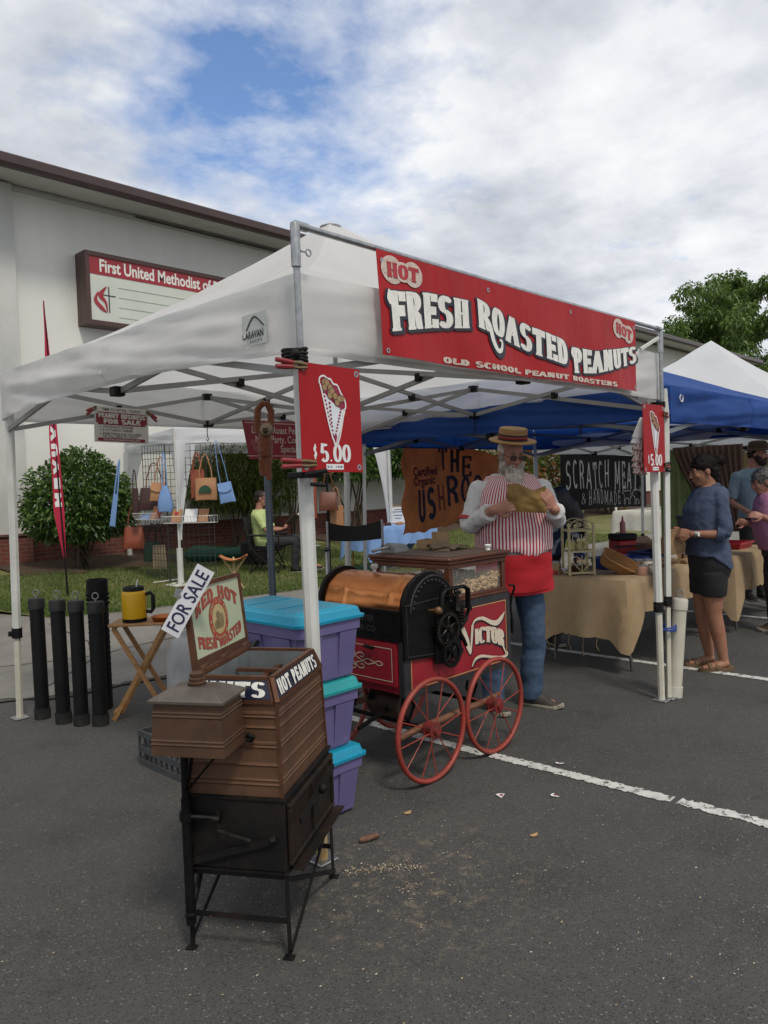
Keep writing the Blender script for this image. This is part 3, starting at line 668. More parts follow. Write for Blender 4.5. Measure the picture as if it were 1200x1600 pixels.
swash(b, pp, [(.03, .27), (-.09, .10), (.0, -.02), (.03, -.20)], [.01, .10, .05, .012], .004); swash(b, pp, [(-.13, .16), (-.19, .0), (-.08, -.13), (.01, -.20)], [.01, .07, .08, .012], .006)
b.build('emblem', [SGR, NAVY_PAINT], sg)
# ---------------------------------------------------------------- canopies
def canvas(name, col, col2, trans, scale=2.0, spots=None):
    return mat(name, col, .75, col2=col2, scale=scale, detail=7, trans=trans, bump=.12, bscale=14, spots=spots)
CAN_W = canvas('white_canvas', (.85, .85, .84), (.76, .76, .74), .48, spots=((.50, .49, .45), 3.1, .70))
CAN_W2 = canvas('bright_white_canvas', (.80, .82, .84), (.72, .74, .77), .36)
CAN_B = canvas('blue_canvas', (.022, .095, .37), (.016, .07, .29), .38)
GREY_BAR = mat('truss_bar_grey', (.31, .31, .30), .45, col2=(.25, .25, .24), metal=.2)
def fold(p, amp, s, k):
    return amp * noise.fractal(Vector((p[0] * s + k, p[1] * s, p[2] * s * 2.6)), 1.0, 2.0, 3)
def canopy(root, C4, peak, zv, cm, sag=1.28, amp=.018, valmid=None, seed=0.0):
    """roof panels and valances of a pop-up tent; C4 corners at the eaves (x, y, z) front-left, front-right, rear-right, rear-left; zv valance bottom"""
    C4 = [Vector(c) for c in C4]; pk = Vector(peak); ctr = (C4[0] + C4[2]) / 2
    mb = MB(); mids = []
    for i in range(4):
        a, b = C4[i], C4[(i + 1) % 4]
        def f(u, v):
            e = a.lerp(b, u); p = e.lerp(pk, v); p.z = e.z + (pk.z - e.z) * (v ** sag)
            p.z -= .05 * math.sin(math.pi * u) * math.sin(math.pi * min(1, v * 1.1)) * (1 - v) + fold(p, .010, 2.2, seed)
            if v < .08: p.z -= (0.08 - v) * .25
            return p
        mb.grid(f, 30, 16)
    roof = mb.build('roof_cover', cm, root, smooth=60)
    for i in range(4):
        a, b = C4[i].copy(), C4[(i + 1) % 4].copy(); out = ((a + b) / 2 - ctr); out.z = 0; out.normalize()
        L_ = (b - a).length; vb = MB()
        def g(u, v):
            p = a.lerp(b, u) + out * .004; top = p.z - .018
            bot = zv[i] if not callable(zv[i]) else zv[i](u)
            p.z = top + (bot - top) * v
            p += out * (.035 * math.sin(math.pi * u) ** .4 * (1 - abs(u * 2 - 1) ** 6) * (.35 + .65 * math.sin(math.pi * min(1, v * .8))) + (amp * 1.1 * noise.fractal(Vector((u * L_ * .8, v * 2.6 + u * L_ * .9 * (1 if i != 3 else -1), seed + i * 7)), 1.0, 2.0, 3)) * min(1, u * 12, (1 - u) * 12))
            return p
        vb.grid(g, 90, 14); vb.grid(lambda u, v: g(u, .925 + .078 * v) + out * .003, 90, 2); vb.grid(lambda u, v: g(.5 + .006 * (u - .5), v) + out * .003, 2, 14); vb.build('valance', cm, root, smooth=60)
def scissor(root, a, b, zt, zb, za, w=.030, t=.016, m=None):
    """two crossing pairs between posts a and b; za = (zt, zb) at the posts"""
    a, b = Vector(a), Vector(b); m = m or GREY_BAR; md = (a + b) / 2; d = (b - a).normalized(); q = Vector((-d.y, d.x, 0)) * .011
    for (p, s) in ((a, 1), (b, -1)):
        for (z0, z1, o) in ((za[0], zb, q), (za[1], zt, -q)):
            mb = MB(); mb.bar((p.x + o.x, p.y + o.y, z0), (md.x + o.x, md.y + o.y, z1), t, w); mb.build('truss_bar', m, root)
        c = (p + md) / 2; zc = (za[0] + za[1] + zt + zb) / 4
        mb = MB(); mb.box(c.x - .022, c.x + .022, c.y - .022, c.y + .022, zc - .024, zc + .024, bev=.004); mb.build('joint', BLACK_PL, root)
    mb = MB()
    for z in (zt, zb): mb.box(md.x - .032, md.x + .032, md.y - .032, md.y + .032, z - .026, z + .026, bev=.005)
    mb.build('joint', BLACK_PL, root)
def post(root, top, foot, r=.029, zc=.62, m=None, lower=None, oct_=8, plate=True, rust=None):
    top, foot = Vector(top), Vector(foot); f = lambda z: foot.lerp(top, (z - foot.z) / (top.z - foot.z))
    mb = MB(); zc += foot.z
    mb.tube([f(zc), top], r, oct_); t = mb.build('post', m or WHITE_STEEL, root)
    mb = MB(); mb.tube([f(foot.z + .01), f(zc)], r * .80, oct_); mb.build('inner_post', lower or m or WHITE_STEEL, t)
    mb = MB(); mb.tube([f(zc - .02), f(zc + .05)], r * 1.22, oct_); c = f(zc + .01); mb.box(c.x - r * 1.9, c.x - r, c.y - .014, c.y + .014, c.z - .015, c.z + .02, bev=.004); mb.build('lock_collar', BLACK_PL, t)
    if plate: mb = MB(); mb.box(foot.x - .05, foot.x + .05, foot.y - .05, foot.y + .05, foot.z + .002, foot.z + .012, bev=.003); mb.build('foot_plate', rust or GALV, t)
    return t
RUSTY = mat('yellowed_rusty_steel', (.50, .42, .24), .6, col2=(.42, .27, .09), scale=9, detail=7, spots=((.14, .055, .02), 22, .62))
OLDW = mat('weathered_white_leg', (.56, .55, .47), .5, col2=(.45, .42, .32), scale=7, detail=7, spots=((.24, .13, .05), 16, .66))

hero = empty('canopy_tent', (3.6, 3.9, 0), 0, 'white pop-up canopy sheltering the red peanut cart, red banner on its front', 'canopy tent')
HC = [(1.985, 2.33, 2.42), (5.25, 2.33, 2.42), (5.22, 5.48, 2.42), (2.0, 5.48, 2.42)]
canopy(hero, HC, (3.63, 3.9, 3.37), [2.085, 2.08, 2.08, lambda u: 2.09 + .05 * math.sin(math.pi * u)], CAN_W, seed=3, amp=.034)
PT = [((2.015, 2.375, 2.36), (2.06, 2.405, 0)), ((5.205, 2.37, 2.36), (5.09, 2.29, 0)), ((5.18, 5.44, 2.36), (5.13, 5.46, 0)), ((2.035, 5.44, 2.36), (2.056, 5.60, 0))]
for i, (t, f) in enumerate(PT): post(hero, t, f, .030 if i else .031, .60 if i != 1 else .63, lower=RUSTY if i == 0 else OLDW)
hb = MB(); f = lambda z: Vector(PT[0][1]).lerp(Vector(PT[0][0]), z / 2.36)
for z in (.06, .10): 
    p = f(z); hb.cyl(p + Vector((-.024, -.012, 0)), p + Vector((-.0265, -.0125, 0)), .007, n=10)
hb.build('bolt_hole', BLACK_PL, hero)
tp = [Vector(p[0]) for p in PT]
for i in range(4): scissor(hero, tp[i], tp[(i + 1) % 4], 2.33, 2.11, (2.33, 2.02))
ctr = Vector((3.63, 3.9, 0))
for i in range(4):
    md = (tp[i] + tp[(i + 1) % 4]) / 2; q = Vector((0.011, 0.011, 0))
    for (z0, z1, o) in ((2.33, 2.06, q), (2.11, 2.36, -q)):
        mb = MB(); mb.bar((md.x + o.x, md.y + o.y, z0), (ctr.x + o.x, ctr.y + o.y, z1), .016, .030); mb.build('truss_bar', GREY_BAR, hero)
    c = (md + ctr) / 2; mb = MB(); mb.box(c.x - .022, c.x + .022, c.y - .022, c.y + .022, 2.19, 2.24, bev=.004); mb.build('joint', BLACK_PL, hero)
mb = MB(); mb.cyl((3.63, 3.9, 2.0), (3.63, 3.9, 3.30), .016, n=10); mb.lathe([(.02, 3.28), (.07, 3.30), (.075, 3.33), (.02, 3.345)], 14, T=Matrix.Translation((3.63, 3.9, 0))); mb.build('peak_pole', GREY_BAR, hero)
mb = MB()
for z in (2.06, 2.36): mb.box(3.59, 3.67, 3.86, 3.94, z - .03, z + .03, bev=.006)
mb.build('hub', BLACK_PL, hero)
for c in ((3.58, 5.42), (5.19, 3.9)):
    mb = MB(); mb.tube([(c[0], c[1], 2.10), (c[0], c[1], 2.0), (c[0] + .012, c[1], 1.98), (c[0], c[1], 1.965), (c[0] - .012, c[1], 1.98)], .004, 6); mb.build('hook', BLACK_PL, hero)
mb = MB(); PATCH = mat('grey_logo_patch', (.50, .52, .50), .6, col2=(.45, .47, .45))
lp = plane_put((1.957, 2.67, 2.185), (0, -1, 0), (0, 0, 1)); poly(mb, lp, [(0, -.03), (.165, -.03), (.165, .10), (0, .10)], .0, 0)
type_mesh('CARAVAN', .043, lp, bold=.02, mb=mb, m=1, lift=.002, sx=.72); type_mesh('CANOPY', .022, lambda x, y, l: lp(x + .03, y - .022, l), mb=mb, m=1, lift=.002, spacing=1.3)
swash(mb, lp, [(.03, .035), (.085, .085), (.15, .04)], [.006, .008, .006], .003, 1)
mb.build('maker_patch', [PATCH, mat('dark_green_print', (.012, .03, .02), .5)], hero)

# pipe frame that carries the banner
pf = empty('pipe_frame', (3.55, 2.29, 0), 0, 'galvanised pipe frame clamped to tent posts above the red banner', 'pipe frame')
A_, B_ = Vector((1.945, 2.29, 2.568)), Vector((5.19, 2.29, 2.560))
b = MB(); b.tube([(1.978, 2.318, 1.575), (1.958, 2.30, 2.1), A_], .0135, 10); up_l = b.build('upright', GALV, pf, smooth=60)
b = MB(); b.tube([(5.20, 2.30, 1.60), (5.195, 2.29, 2.1), B_], .0135, 10); b.build('upright', GALV, pf, smooth=60)
b = MB(); b.tube([A_, A_.lerp(B_, .5) + Vector((0, 0, -.006)), B_], .0135, 10); b.build('crossbar', GALV, pf, smooth=60)
for p, sx in ((A_, 1), (B_, -1)):
    b = MB(); b.tube([p + Vector((0, 0, -.16)), p + Vector((0, 0, -.01)), p + Vector((0, 0, .008))], [.019, .0195, .017], 12); b.tube([p, p + Vector((sx * .06, 0, 0))], .018, 12); b.build('elbow', GALV, pf, smooth=50)
b = MB(); b.tube([A_ + Vector((.015, -.012, -.10)), A_ + Vector((.04, -.014, -.10))], .004, 6); b.tube([A_ + Vector((.052 + .013 * math.cos(a), -.014, -.10 + .013 * math.sin(a))) for a in np.linspace(0, 6.28, 13)[:-1]], .0035, 6, closed=True); b.build('eye_bolt', GALV, pf)
for X, Y, z in ((1.97, 2.31, 1.61), (5.20, 2.30, 1.63)):
    b = MB(); b.box(X - .035, X + .075, Y - .018, Y + .075, z - .014, z + .010, bev=.004); b.tube([(X - .03, Y - .03, z), (X + .08, Y - .03, z + .012)], .010, 8); b.tube([(X, Y - .03, z - .04), (X + .07, Y - .03, z - .045)], .008, 8); b.build('post_clamp', BLACK_PL, pf)
bg = MB(); 
for i in range(4): bg.tube([(1.965 + .035 * math.cos(a), 2.345 + .06 * math.sin(a), 2.055 + .014 * i + .004 * math.sin(a * 2 + i)) for a in np.linspace(0, 6.28, 15)[:-1]], .0075, 7, closed=True)
bg.ell((1.925, 2.29, 2.075), .018, .018, .018); tag(bg.build('bungee_cord', BLACK_PL, smooth=60), 'black bungee cord wound round pipe and post at the tent corner', 'cord')
bg = MB()
for i in range(3): bg.tube([(5.20 + .035 * math.cos(a), 2.335 + .06 * math.sin(a), 2.03 + .014 * i) for a in np.linspace(0, 6.28, 15)[:-1]], .0075, 7, closed=True)
tag(bg.build('bungee_cord', BLACK_PL, smooth=60), 'black bungee cord wound round right tent post above the small price sign', 'cord')
wb = MB(); wb.bar((4.92, 2.305, 2.40), (5.165, 2.292, 2.50), .014, .02); tag(wb.build('wooden_brace', WHITE_STEEL), 'thin white brace stick slanting behind the banner\'s right end', 'brace')

# ---------------------------------------------------------------- the big banner
VINYL = mat('red_vinyl', (.38, .010, .013), .5, spec=.25, col2=(.31, .008, .011), scale=2.5, bump=.9, bscale=5, stretch=(1.6, 1, .6), spots=((.44, .08, .08), 24, .70))
CREAM = mat('cream_print', (.60, .52, .45), .5, col2=(.50, .40, .34), scale=60, spots=((.36, .12, .10), 90, .56))
W_, X0, ZT, ZB, YB = 2.39, 2.362, 2.553, 2.106, 2.262
def ban(x, z, l=0.0):
    """a point on the hanging cloth: x along, z up, l proud of it"""
    u = x / W_; y = YB - .014 * math.sin(u * 9.3 + 1) * (2.56 - z) - .010 * math.sin(u * 23 + z * 6) * (2.56 - z) * 2 - .03 * (2.55 - z) - l
    return Vector((X0 + x, y, z - .006 * math.sin(math.pi * u)))
bn = empty('peanut_banner', (3.55, 2.26, 2.1), 0, 'red vinyl banner lettered Fresh Roasted Peanuts hanging from the pipe', 'banner')
b = MB(); b.grid(lambda u, v: ban(W_ * u, ZB + (ZT - ZB) * v), 90, 14, thick=.002); b.build('cloth', VINYL, bn, smooth=60)
b = MB()
for u in (.012, .33, .66, .988):
    for z in (ZB + .02, ZT - .045): disc(b, lambda x, y, l: ban(x, y, l), u * W_, z, .011, .011, .0035, r0=.5, n=14)
b.build('grommet', GALV, bn)
def word(mbs, txt, xa, xb, base, top, ws=.62, outline=True):
    """one arched word from xa to xb; base(u), top(u) give heights along the banner"""
    n_ = text_width(txt, ws, .085); s = (xb - xa) / n_
    def put(x, y, l):
        u = (x / s) / n_; X = xa + x - X0
        return ban(X, base(X) + (top(X) - base(X)) * (y / s), l)
    kw = dict(wv=.165, wh=.07, ser=.07, ws=ws, sp=.085)
    if outline:
        letters(mbs[0], txt, put, s, grow=.046, lift=.0040, dx=.012, dy=-.01, **kw); letters(mbs[0], txt, put, s, grow=.040, lift=.0053, dx=.055, dy=-.05, **kw)
    letters(mbs[1], txt, put, s, lift=.0072, **kw)
tab = lambda t: (lambda X: interp(X + X0, t))
W3 = [(MB(), MB()) for _ in range(3)]
fb, ft = tab([(2.40, 2.205), (2.7, 2.262), (2.98, 2.296)]), tab([(2.40, 2.382), (2.7, 2.420), (2.98, 2.428)])
word(W3[0], 'FRESH', 2.425, 2.965, fb, ft, .52)
rb, rtp = tab([(3.03, 2.312), (3.2, 2.29), (3.5, 2.235), (3.87, 2.192)]), tab([(3.03, 2.452), (3.2, 2.43), (3.5, 2.375), (3.87, 2.335)])
word(W3[1], 'ROASTED', 3.05, 3.86, rb, rtp, .55)
pb, pt = tab([(3.93, 2.160), (4.2, 2.178), (4.45, 2.225), (4.73, 2.285)]), tab([(3.93, 2.308), (4.2, 2.312), (4.45, 2.345), (4.73, 2.392)])
word(W3[2], 'PEANUTS', 3.94, 4.735, pb, pt, .52)
pl = lambda x, y, l: ban(x - X0, y, l)
for ix, gr, l, dx, dy in ((0, .017, .0046, .004, -.004), (0, .014, .0056, .012, -.012), (1, 0, .0084, 0, 0)):
    swash(W3[1][ix], pl, [(3.095, 2.37), (3.14, 2.33), (3.165, 2.26), (3.20, 2.215), (3.235, 2.222), (3.245, 2.262), (3.222, 2.268)], [.030, .034, .032, .026, .022, .016, .012], l, 0, gr, dx, dy)
    swash(W3[0][ix], pl, [(2.425, 2.385), (2.412, 2.35), (2.42, 2.325)], [.03, .028, .010], l, 0, gr, dx, dy)
    swash(W3[2][ix], pl, [(3.94, 2.30), (3.922, 2.275), (3.935, 2.25)], [.03, .026, .010], l, 0, gr, dx, dy)
for o_, w_ in W3: o_.build('letter_shadow', NAVY_PAINT, bn); w_.build('lettering', WHITE_PAINT, bn)
b = MB(); n_ = text_width('OLD SCHOOL PEANUT ROASTERS', 1.05, .11); s = 1.66 / n_
letters(b, 'OLD SCHOOL PEANUT ROASTERS', lambda x, y, l: ban(2.775 - X0 + x, 2.1140 + .003 * math.sin(x * 2) + y * (.027 / s), l), s, wv=.30, wh=.17, ser=.17, ws=1.05, sp=.11, lift=.004); b.build('small_lettering', CREAM, bn)
b = MB(); b2 = MB()
for (cx, cz, r, tilt) in ((2.518, 2.480, .066, .02), (4.583, 2.470, .066, -.18)):
    for (dx, k) in ((-.068, 1.0), (.068, .92)):
        disc(b, pl, cx + dx, cz + dx * tilt, r * k * 1.05, r * k * .92, .0034 + (.0006 if dx > 0 else 0)); 
    disc(b, pl, cx, cz, .06, r * .66, .0046)
    ws_ = .62; n_ = text_width('HOT', ws_, .06); s = .20 / n_
    letters(b2, 'HOT', lambda x, y, l: pl(cx - .10 + x, cz - .032 + tilt * (x - .1) + y * .064 / s, l), s, wv=.17, wh=.075, ser=.08, ws=ws_, sp=.06, lift=.0056)
b.build('peanut_print', CREAM, bn); b2.build('hot_lettering', RED_PAINT, bn)

# ---------------------------------------------------------------- five-dollar signs
SIGN_RED = mat('red_sign_board', (.35, .009, .013), .55, spec=.25, col2=(.31, .008, .011), scale=4)
NUTP = mat('printed_nut_tan', (.36, .23, .11), .6, col2=(.30, .19, .09), scale=30); NUTL = mat('printed_nut_line', (.06, .035, .02), .6)
MAROON = mat('maroon_dots', (.28, .012, .05), .5); PALEB = mat('cone_white', (.70, .74, .78), .5)
def price_sign(root, put, W, H):
    """printed board: peanut cone above the price; put maps board coordinates (x right, y up)"""
    b = MB(); v = [(0, 0), (W, 0), (W, H), (0, H)]
    b.add([put(x, y, 0) for x, y in v] + [put(x, y, -.004) for x, y in v], [(0, 1, 2, 3), (7, 6, 5, 4), (0, 4, 5, 1), (1, 5, 6, 2), (2, 6, 7, 3), (3, 7, 4, 0)]); b.build('board', SIGN_RED, root)
    b = MB()
    for gx, gy in ((.02, H - .02), (W - .02, H - .02), (W - .02, .02), (.02, .02)): disc(b, put, gx, gy, .013, .013, .0012, r0=.45, n=14)
    b.build('grommet', GALV, root)
    c = MB(); k = H / .42; X = lambda x: x * W / .34; Y = lambda y: y * k
    q = lambda pts: [(X(x), Y(y)) for x, y in pts]
    outl = [(.180, .104), (.247, .245), (.247, .285), (.222, .318), (.205, .346), (.180, .348), (.160, .370), (.130, .376), (.108, .370), (.104, .345), (.117, .315)]
    poly(c, put, q([(.183, .110), (.237, .250), (.215, .262), (.165, .285), (.122, .322), (.113, .318)]), .0016, 1)
    poly(c, put, q([(.174, .112), (.180, .104), (.190, .112), (.247, .243), (.240, .256)]), .0011, 0)
    poly(c, put, q([(.180, .103), (.104, .345), (.110, .340), (.122, .322), (.186, .112)]), .0012, 0)
    swash(c, put, q([(.104, .345), (.108, .368), (.130, .377), (.150, .368), (.168, .366), (.182, .350), (.205, .345), (.222, .318), (.244, .290), (.249, .262), (.238, .248)]), [.007] * 11, .0022, 0)
    swash(c, put, q([(.108, .345), (.183, .108), (.240, .248)]), [.007, .008, .007], .0026, 0)
    poly(c, put, q([(.112, .340), (.122, .318), (.16, .285), (.205, .258), (.238, .250), (.236, .285), (.205, .335), (.165, .362), (.125, .370)]), .0019, 2)
    rr = random.Random(5)
    for i in range(17):
        t = i / 16; px = .128 + .09 * t + rr.uniform(-.014, .014); py = .345 - .068 * t + rr.uniform(-.016, .016)
        disc(c, put, X(px), Y(py), .0145, .0145, .003 + i * .00012, 4, 14); disc(c, put, X(px), Y(py), .0125, .0125, .0031 + i * .00012, 3, 14)
    for col, (xa, ya, xb, yb) in enumerate(((.126, .312, .158, .188), (.157, .272, .170, .150), (.221, .252, .186, .150))):
        for i in range(9):
            t = i / 8; disc(c, put, X(xa + (xb - xa) * t), Y(ya + (yb - ya) * t), .0062 - .001 * t, .0052 - .001 * t, .0023 + col * .0001, 2, 10)
    poly(c, put, q([(.1755, .116), (.181, .112), (.187, .118), (.195, .145), (.168, .148)]), .0021, 2)
    c.build('cone_print', [PAPER, PALEB, MAROON, NUTP, NUTL], root)
    t = MB(); h = .070 * k
    letters(t, '5.00', lambda x, y, l: put(X(.098) + x * W / .34, Y(.040) + y, l), h, wv=.25, wh=.10, ser=0, ws=1.12, sp=.03, lift=.0012)
    letters(t, '$', lambda x, y, l: put(X(.060) + x * W / .34, Y(.053) + y, l), h * .75, wv=.13, wh=.07, ser=0, ws=.7, lift=.0012); t.build('price', PAPER, root)
    p = MB(); poly(p, put, [(X(.128), Y(.010)), (X(.226), Y(.010)), (X(.226), Y(.032)), (X(.128), Y(.032))], .0012, 0)
    for i, x in enumerate((.134, .146, .154, .180, .193, .206, .214)):
        poly(p, put, [(X(x), Y(.017)), (X(x + .007), Y(.017)), (X(x + .007), Y(.025)), (X(x), Y(.025))], .0018, (1, 2, 2, 2, 3, 1, 2)[i])
    p.build('card_sticker', [PAPER, mat('sticker_blue', (.03, .12, .25), .5), mat('sticker_grey', (.35, .38, .4), .5), MAROON], root)
s1 = empty('price_sign', (2.14, 2.275, 1.6), 0, 'large red five dollar sign with peanut cone on the near left post', 'price sign', 'five dollar signs')
price_sign(s1, plane_put((1.925, 2.275, 1.618), (1, 0.03, -.012), (0.0, 0, 1)), .335, .425)
s2 = empty('price_sign', (5.05, 2.275, 1.57), 0, 'small red five dollar sign with peanut cone on the far right post', 'price sign', 'five dollar signs')
price_sign(s2, plane_put((4.872, 2.275, 1.580), (1, 0, 0), (-.012, 0, 1)), .325, .455)
CLR = mat('clamp_red', (.28, .02, .025), .5, col2=(.18, .02, .02), scale=20); CLT = mat('clamp_brass', (.20, .14, .07), .45, .6)
def clamp(tip, d, L_, label, group='red tipped spring clamps'):
    t = empty('spring_clamp', tip, 0, label, 'clamp', group); tip, d = Vector(tip), Vector(d).normalized(); sd_ = Vector((0, 0, 1)) if abs(d.z) < .8 else Vector((1, 0, 0))
    for s in (-1, 1):
        b = MB(); b.tube([tip + sd_ * .006 * s, tip + d * L_ * .3 + sd_ * .010 * s, tip + d * L_ * .5 + sd_ * .008 * s], .007, 7, flat=.9); b.build('jaw', CLT, t)
        b = MB(); b.tube([tip + d * L_ * .45 + sd_ * .008 * s, tip + d * L_ * .75 + sd_ * .011 * s, tip + d * L_ + sd_ * .013 * s], [.009, .0105, .009], 8); b.build('handle', CLR, t)
clamp((1.955, 2.262, 2.025), (-1, .25, .05), .13, 'red handled spring clamp gripping the top of the large price sign')
clamp((1.985, 2.262, 1.650), (-1, .2, .02), .15, 'red handled spring clamp gripping the bottom of the large price sign')
clamp((5.17, 2.262, 1.98), (1, .2, -.1), .09, 'red handled spring clamp at the top of the small price sign')
clamp((5.17, 2.262, 1.62), (1, .15, .02), .09, 'red handled spring clamp at the bottom of the small price sign')
cb = empty('paper_cone_stack', (4.91, 2.40, 1.72), 0, 'stack of striped paper cones hanging behind the small price sign', 'paper cones')
CONEP = mat('striped_cone_paper', (.66, .63, .58), .8, col2=(.28, .09, .09), scale=22, stretch=(6, 6, .3), lo=.48, hi=.52)
for i in range(7):
    b = MB(); z = 1.62 + .04 * i; b.tube([(4.96 - .006 * (i % 3), 2.36 + .01 * (i % 2), z - .05), (4.99 + .005 * (i % 2), 2.34, z + .09)], [.040 - .003 * (i % 2), .014], 12); b.build('paper_cone', CONEP if i < 5 else PAPER, cb)

# ---------------------------------------------------------------- hanging signs at the back of the tent
SIGNW = mat('pale_grey_sign', (.60, .58, .54), .5, col2=(.55, .53, .49)); DRED = mat('deep_red_print', (.22, .012, .018), .5); DARKP = mat('dark_print', (.06, .025, .03), .5)
fs = empty('for_sale_sign', (2.82, 5.40, 1.94), 0, 'grey and red Peanut Business For Sale sign hanging at the tent\'s left rear', 'sign')
put = plane_put((2.605, 5.40, 1.945), (1, 0, -.03), (.03, 0, 1)); Wd, Hd = .43, .262
b = MB(); v = [(0, 0), (Wd, 0), (Wd, Hd), (0, Hd)]; b.add([put(x, y, 0) for x, y in v] + [put(x, y, -.005) for x, y in v], [(0, 1, 2, 3), (7, 6, 5, 4), (0, 4, 5, 1), (1, 5, 6, 2), (2, 6, 7, 3), (3, 7, 4, 0)]); b.build('board', SIGNW, fs)
b = MB(); c_ = .014; xa, xb, ya, yb = .012, Wd - .012, .128, .222
poly(b, put, [(xa + c_, ya), (xb - c_, ya), (xb - c_, ya + c_), (xb, ya + c_), (xb, yb - c_), (xb - c_, yb - c_), (xb - c_, yb), (xa + c_, yb), (xa + c_, yb - c_), (xa, yb - c_), (xa, ya + c_), (xa + c_, ya + c_)], .0012)
poly(b, put, [(.025, .008), (Wd - .03, .008), (Wd - .03, .032), (.025, .032)], .0012); b.build('red_panel', DRED, fs)
b = MB()
for t, y, h, w in (('PEANUT BUSINESS', .180, .034, .37), ('FOR SALE', .137, .036, .29)):
    n_ = text_width(t, .9, .1); s = w / n_; letters(b, t, lambda x, y2, l: put(Wd / 2 - w / 2 + x, y + y2 * h / s, l), s, wv=.26, wh=.15, ser=.16, ws=.9, sp=.1, lift=.002)
type_mesh('FOR MORE INFORMATION ASK LARRY', .017, lambda x, y, l: put(x + Wd / 2, y + .0135, l), bold=.02, align='CENTER', sx=1.0, mb=b, lift=.002); b.build('pale_lettering', SIGNW, fs)
b = MB(); type_mesh('TIME TO RETIRE.. "AGAIN"', .028, lambda x, y, l: put(x + Wd / 2, y + .231, l), bold=.012, align='CENTER', sx=.95, mb=b, lift=.0015)
for i, t in enumerate(('1910 PEANUT ROASTER', "5' x 9' CARGO TRAILER", 'EVERYTHING ELSE YOU NEED', 'OR WILL NEED TO KNOW')):
    type_mesh(t, .0235, lambda x, y, l: put(x + .062, y + .106 - .0235 * i - (.004 if i == 2 else 0), l), bold=.014, mb=b, lift=.0015, sx=.98)
    if i < 3: disc(b, put, .046, .113 - .0235 * i - (.004 if i == 2 else 0), .0045, .0045, .0015, n=10)
b.build('small_print', DARKP, fs)
clamp((2.625, 5.392, 2.195), (-.8, -.1, -.45), .09, 'dark spring clamp holding the upper left corner of the grey for-sale sign', 'clamps on the for-sale sign')
clamp((3.025, 5.392, 2.180), (.75, -.1, -.6), .10, 'dark spring clamp holding the upper right corner of the grey for-sale sign', 'clamps on the for-sale sign')
lb = empty('party_banner', (4.5, 5.38, 1.8), 0, 'maroon Let Me Roast Peanuts banner at the tent\'s rear behind the monkey', 'banner')
def lbp(x, z, l=0): return Vector((3.905 + x, 5.385 - .012 * math.sin(x * 7) * (2.16 - z) * 3 - l, z - .03 * x * 0))
b = MB(); b.grid(lambda u, v: lbp((.06 - .06 * v) + (1.30 - .06 * (1 - v)) * u, 1.815 + .335 * v), 30, 6, thick=.002); b.build('cloth', mat('maroon_vinyl', (.24, .012, .022), .42, col2=(.19, .010, .018), scale=3), lb, smooth=60)
b = MB()
for i, (t, x) in enumerate((('Let Me Roast Peanuts At Your', .09), ('Next Party, Company or', .125), ('Special Event', .40))):
    type_mesh(t, .088, lambda px, py, l: lbp(x + px, 2.04 - .082 * i + py, l), bold=.012, sx=.82, mb=b, lift=.003)
b.build('lettering', CREAM, lb); b = MB()
for z in (2.125, 1.84): b.grid(lambda u, v: lbp(.03 + 1.24 * u, z + .006 * v, .003), 30, 1)
b.build('border_line', CREAM, lb); b = MB()
for dx, dz in ((.10, 1.955), (.13, 1.91), (.17, 1.875)): disc(b, lambda x, y, l: lbp(x, y, l), dx, dz, .032, .028, .0028 + dx * .003)
b.build('peanut_print', mat('faded_nut', (.30, .07, .07), .5), lb)
# ---------------------------------------------------------------- peanut cart
CART_RED = mat('cart_red_paint', (.30, .016, .026), .42, col2=(.24, .013, .021), scale=5, spots=((.09, .01, .012), 11, .72))
CART_BLK = mat('worn_black_trim', (.018, .019, .022), .5, col2=(.035, .036, .04), scale=14, spots=((.12, .11, .10), 30, .70))
IRON = mat('black_cast_iron', (.004, .004, .0045), .5, spec=.16, col2=(.008, .0075, .007), scale=20, bump=.15, bscale=80)
IRON2 = mat('oily_gear_steel', (.05, .045, .04), .38, .8, col2=(.02, .018, .016), scale=25)
COPPER = mat('polished_copper', (.64, .26, .095), .22, 1.0, col2=(.46, .15, .05), scale=7, stretch=(1, .35, 1), detail=7, spots=((.10, .05, .03), 13, .70))
MAHOG = mat('mahogany', (.105, .032, .014), .35, col2=(.060, .018, .009), scale=10, stretch=(.6, .6, 5), detail=7, coat=.3)
PLANK = mat('weathered_top_boards', (.085, .05, .032), .6, col2=(.045, .026, .018), scale=9, stretch=(.5, 6, 6))
WHEELR = mat('faded_red_wheel', (.30, .040, .026), .5, col2=(.21, .035, .022), scale=8, spots=((.07, .03, .02), 17, .66))
GOLD = mat('gold_pinstripe', (.50, .34, .14), .5); BRASS = mat('old_brass', (.30, .18, .07), .4, .8)
ZINC = mat('dull_zinc', (.30, .31, .31), .45, .6, col2=(.20, .205, .21), scale=9, detail=7)
cart = empty('peanut_cart', (3.35, 2.97, 0), 0, 'red four wheeled antique peanut roaster cart lettered Victor with copper drum', 'roaster cart')
cx0, cx1, cy0, cy1 = 2.885, 3.835, 2.665, 3.285
b = MB(); b.box(cx0, cx1, cy0, cy1, .465, .735); b.box(3.28, cx1 - .0, cy0, cy1, .735, .880); b.build('body', CART_RED, cart)
b = MB(); yf = cy0
b.box(cx0 - .004, cx0 + .045, yf - .004, yf - .0005, .452, .655); b.box(3.30, cx1 + .003, yf - .0045, yf - .0005, .850, .888); b.box(cx1 - .03, cx1 + .003, yf - .0038, yf - .0005, .455, .850)
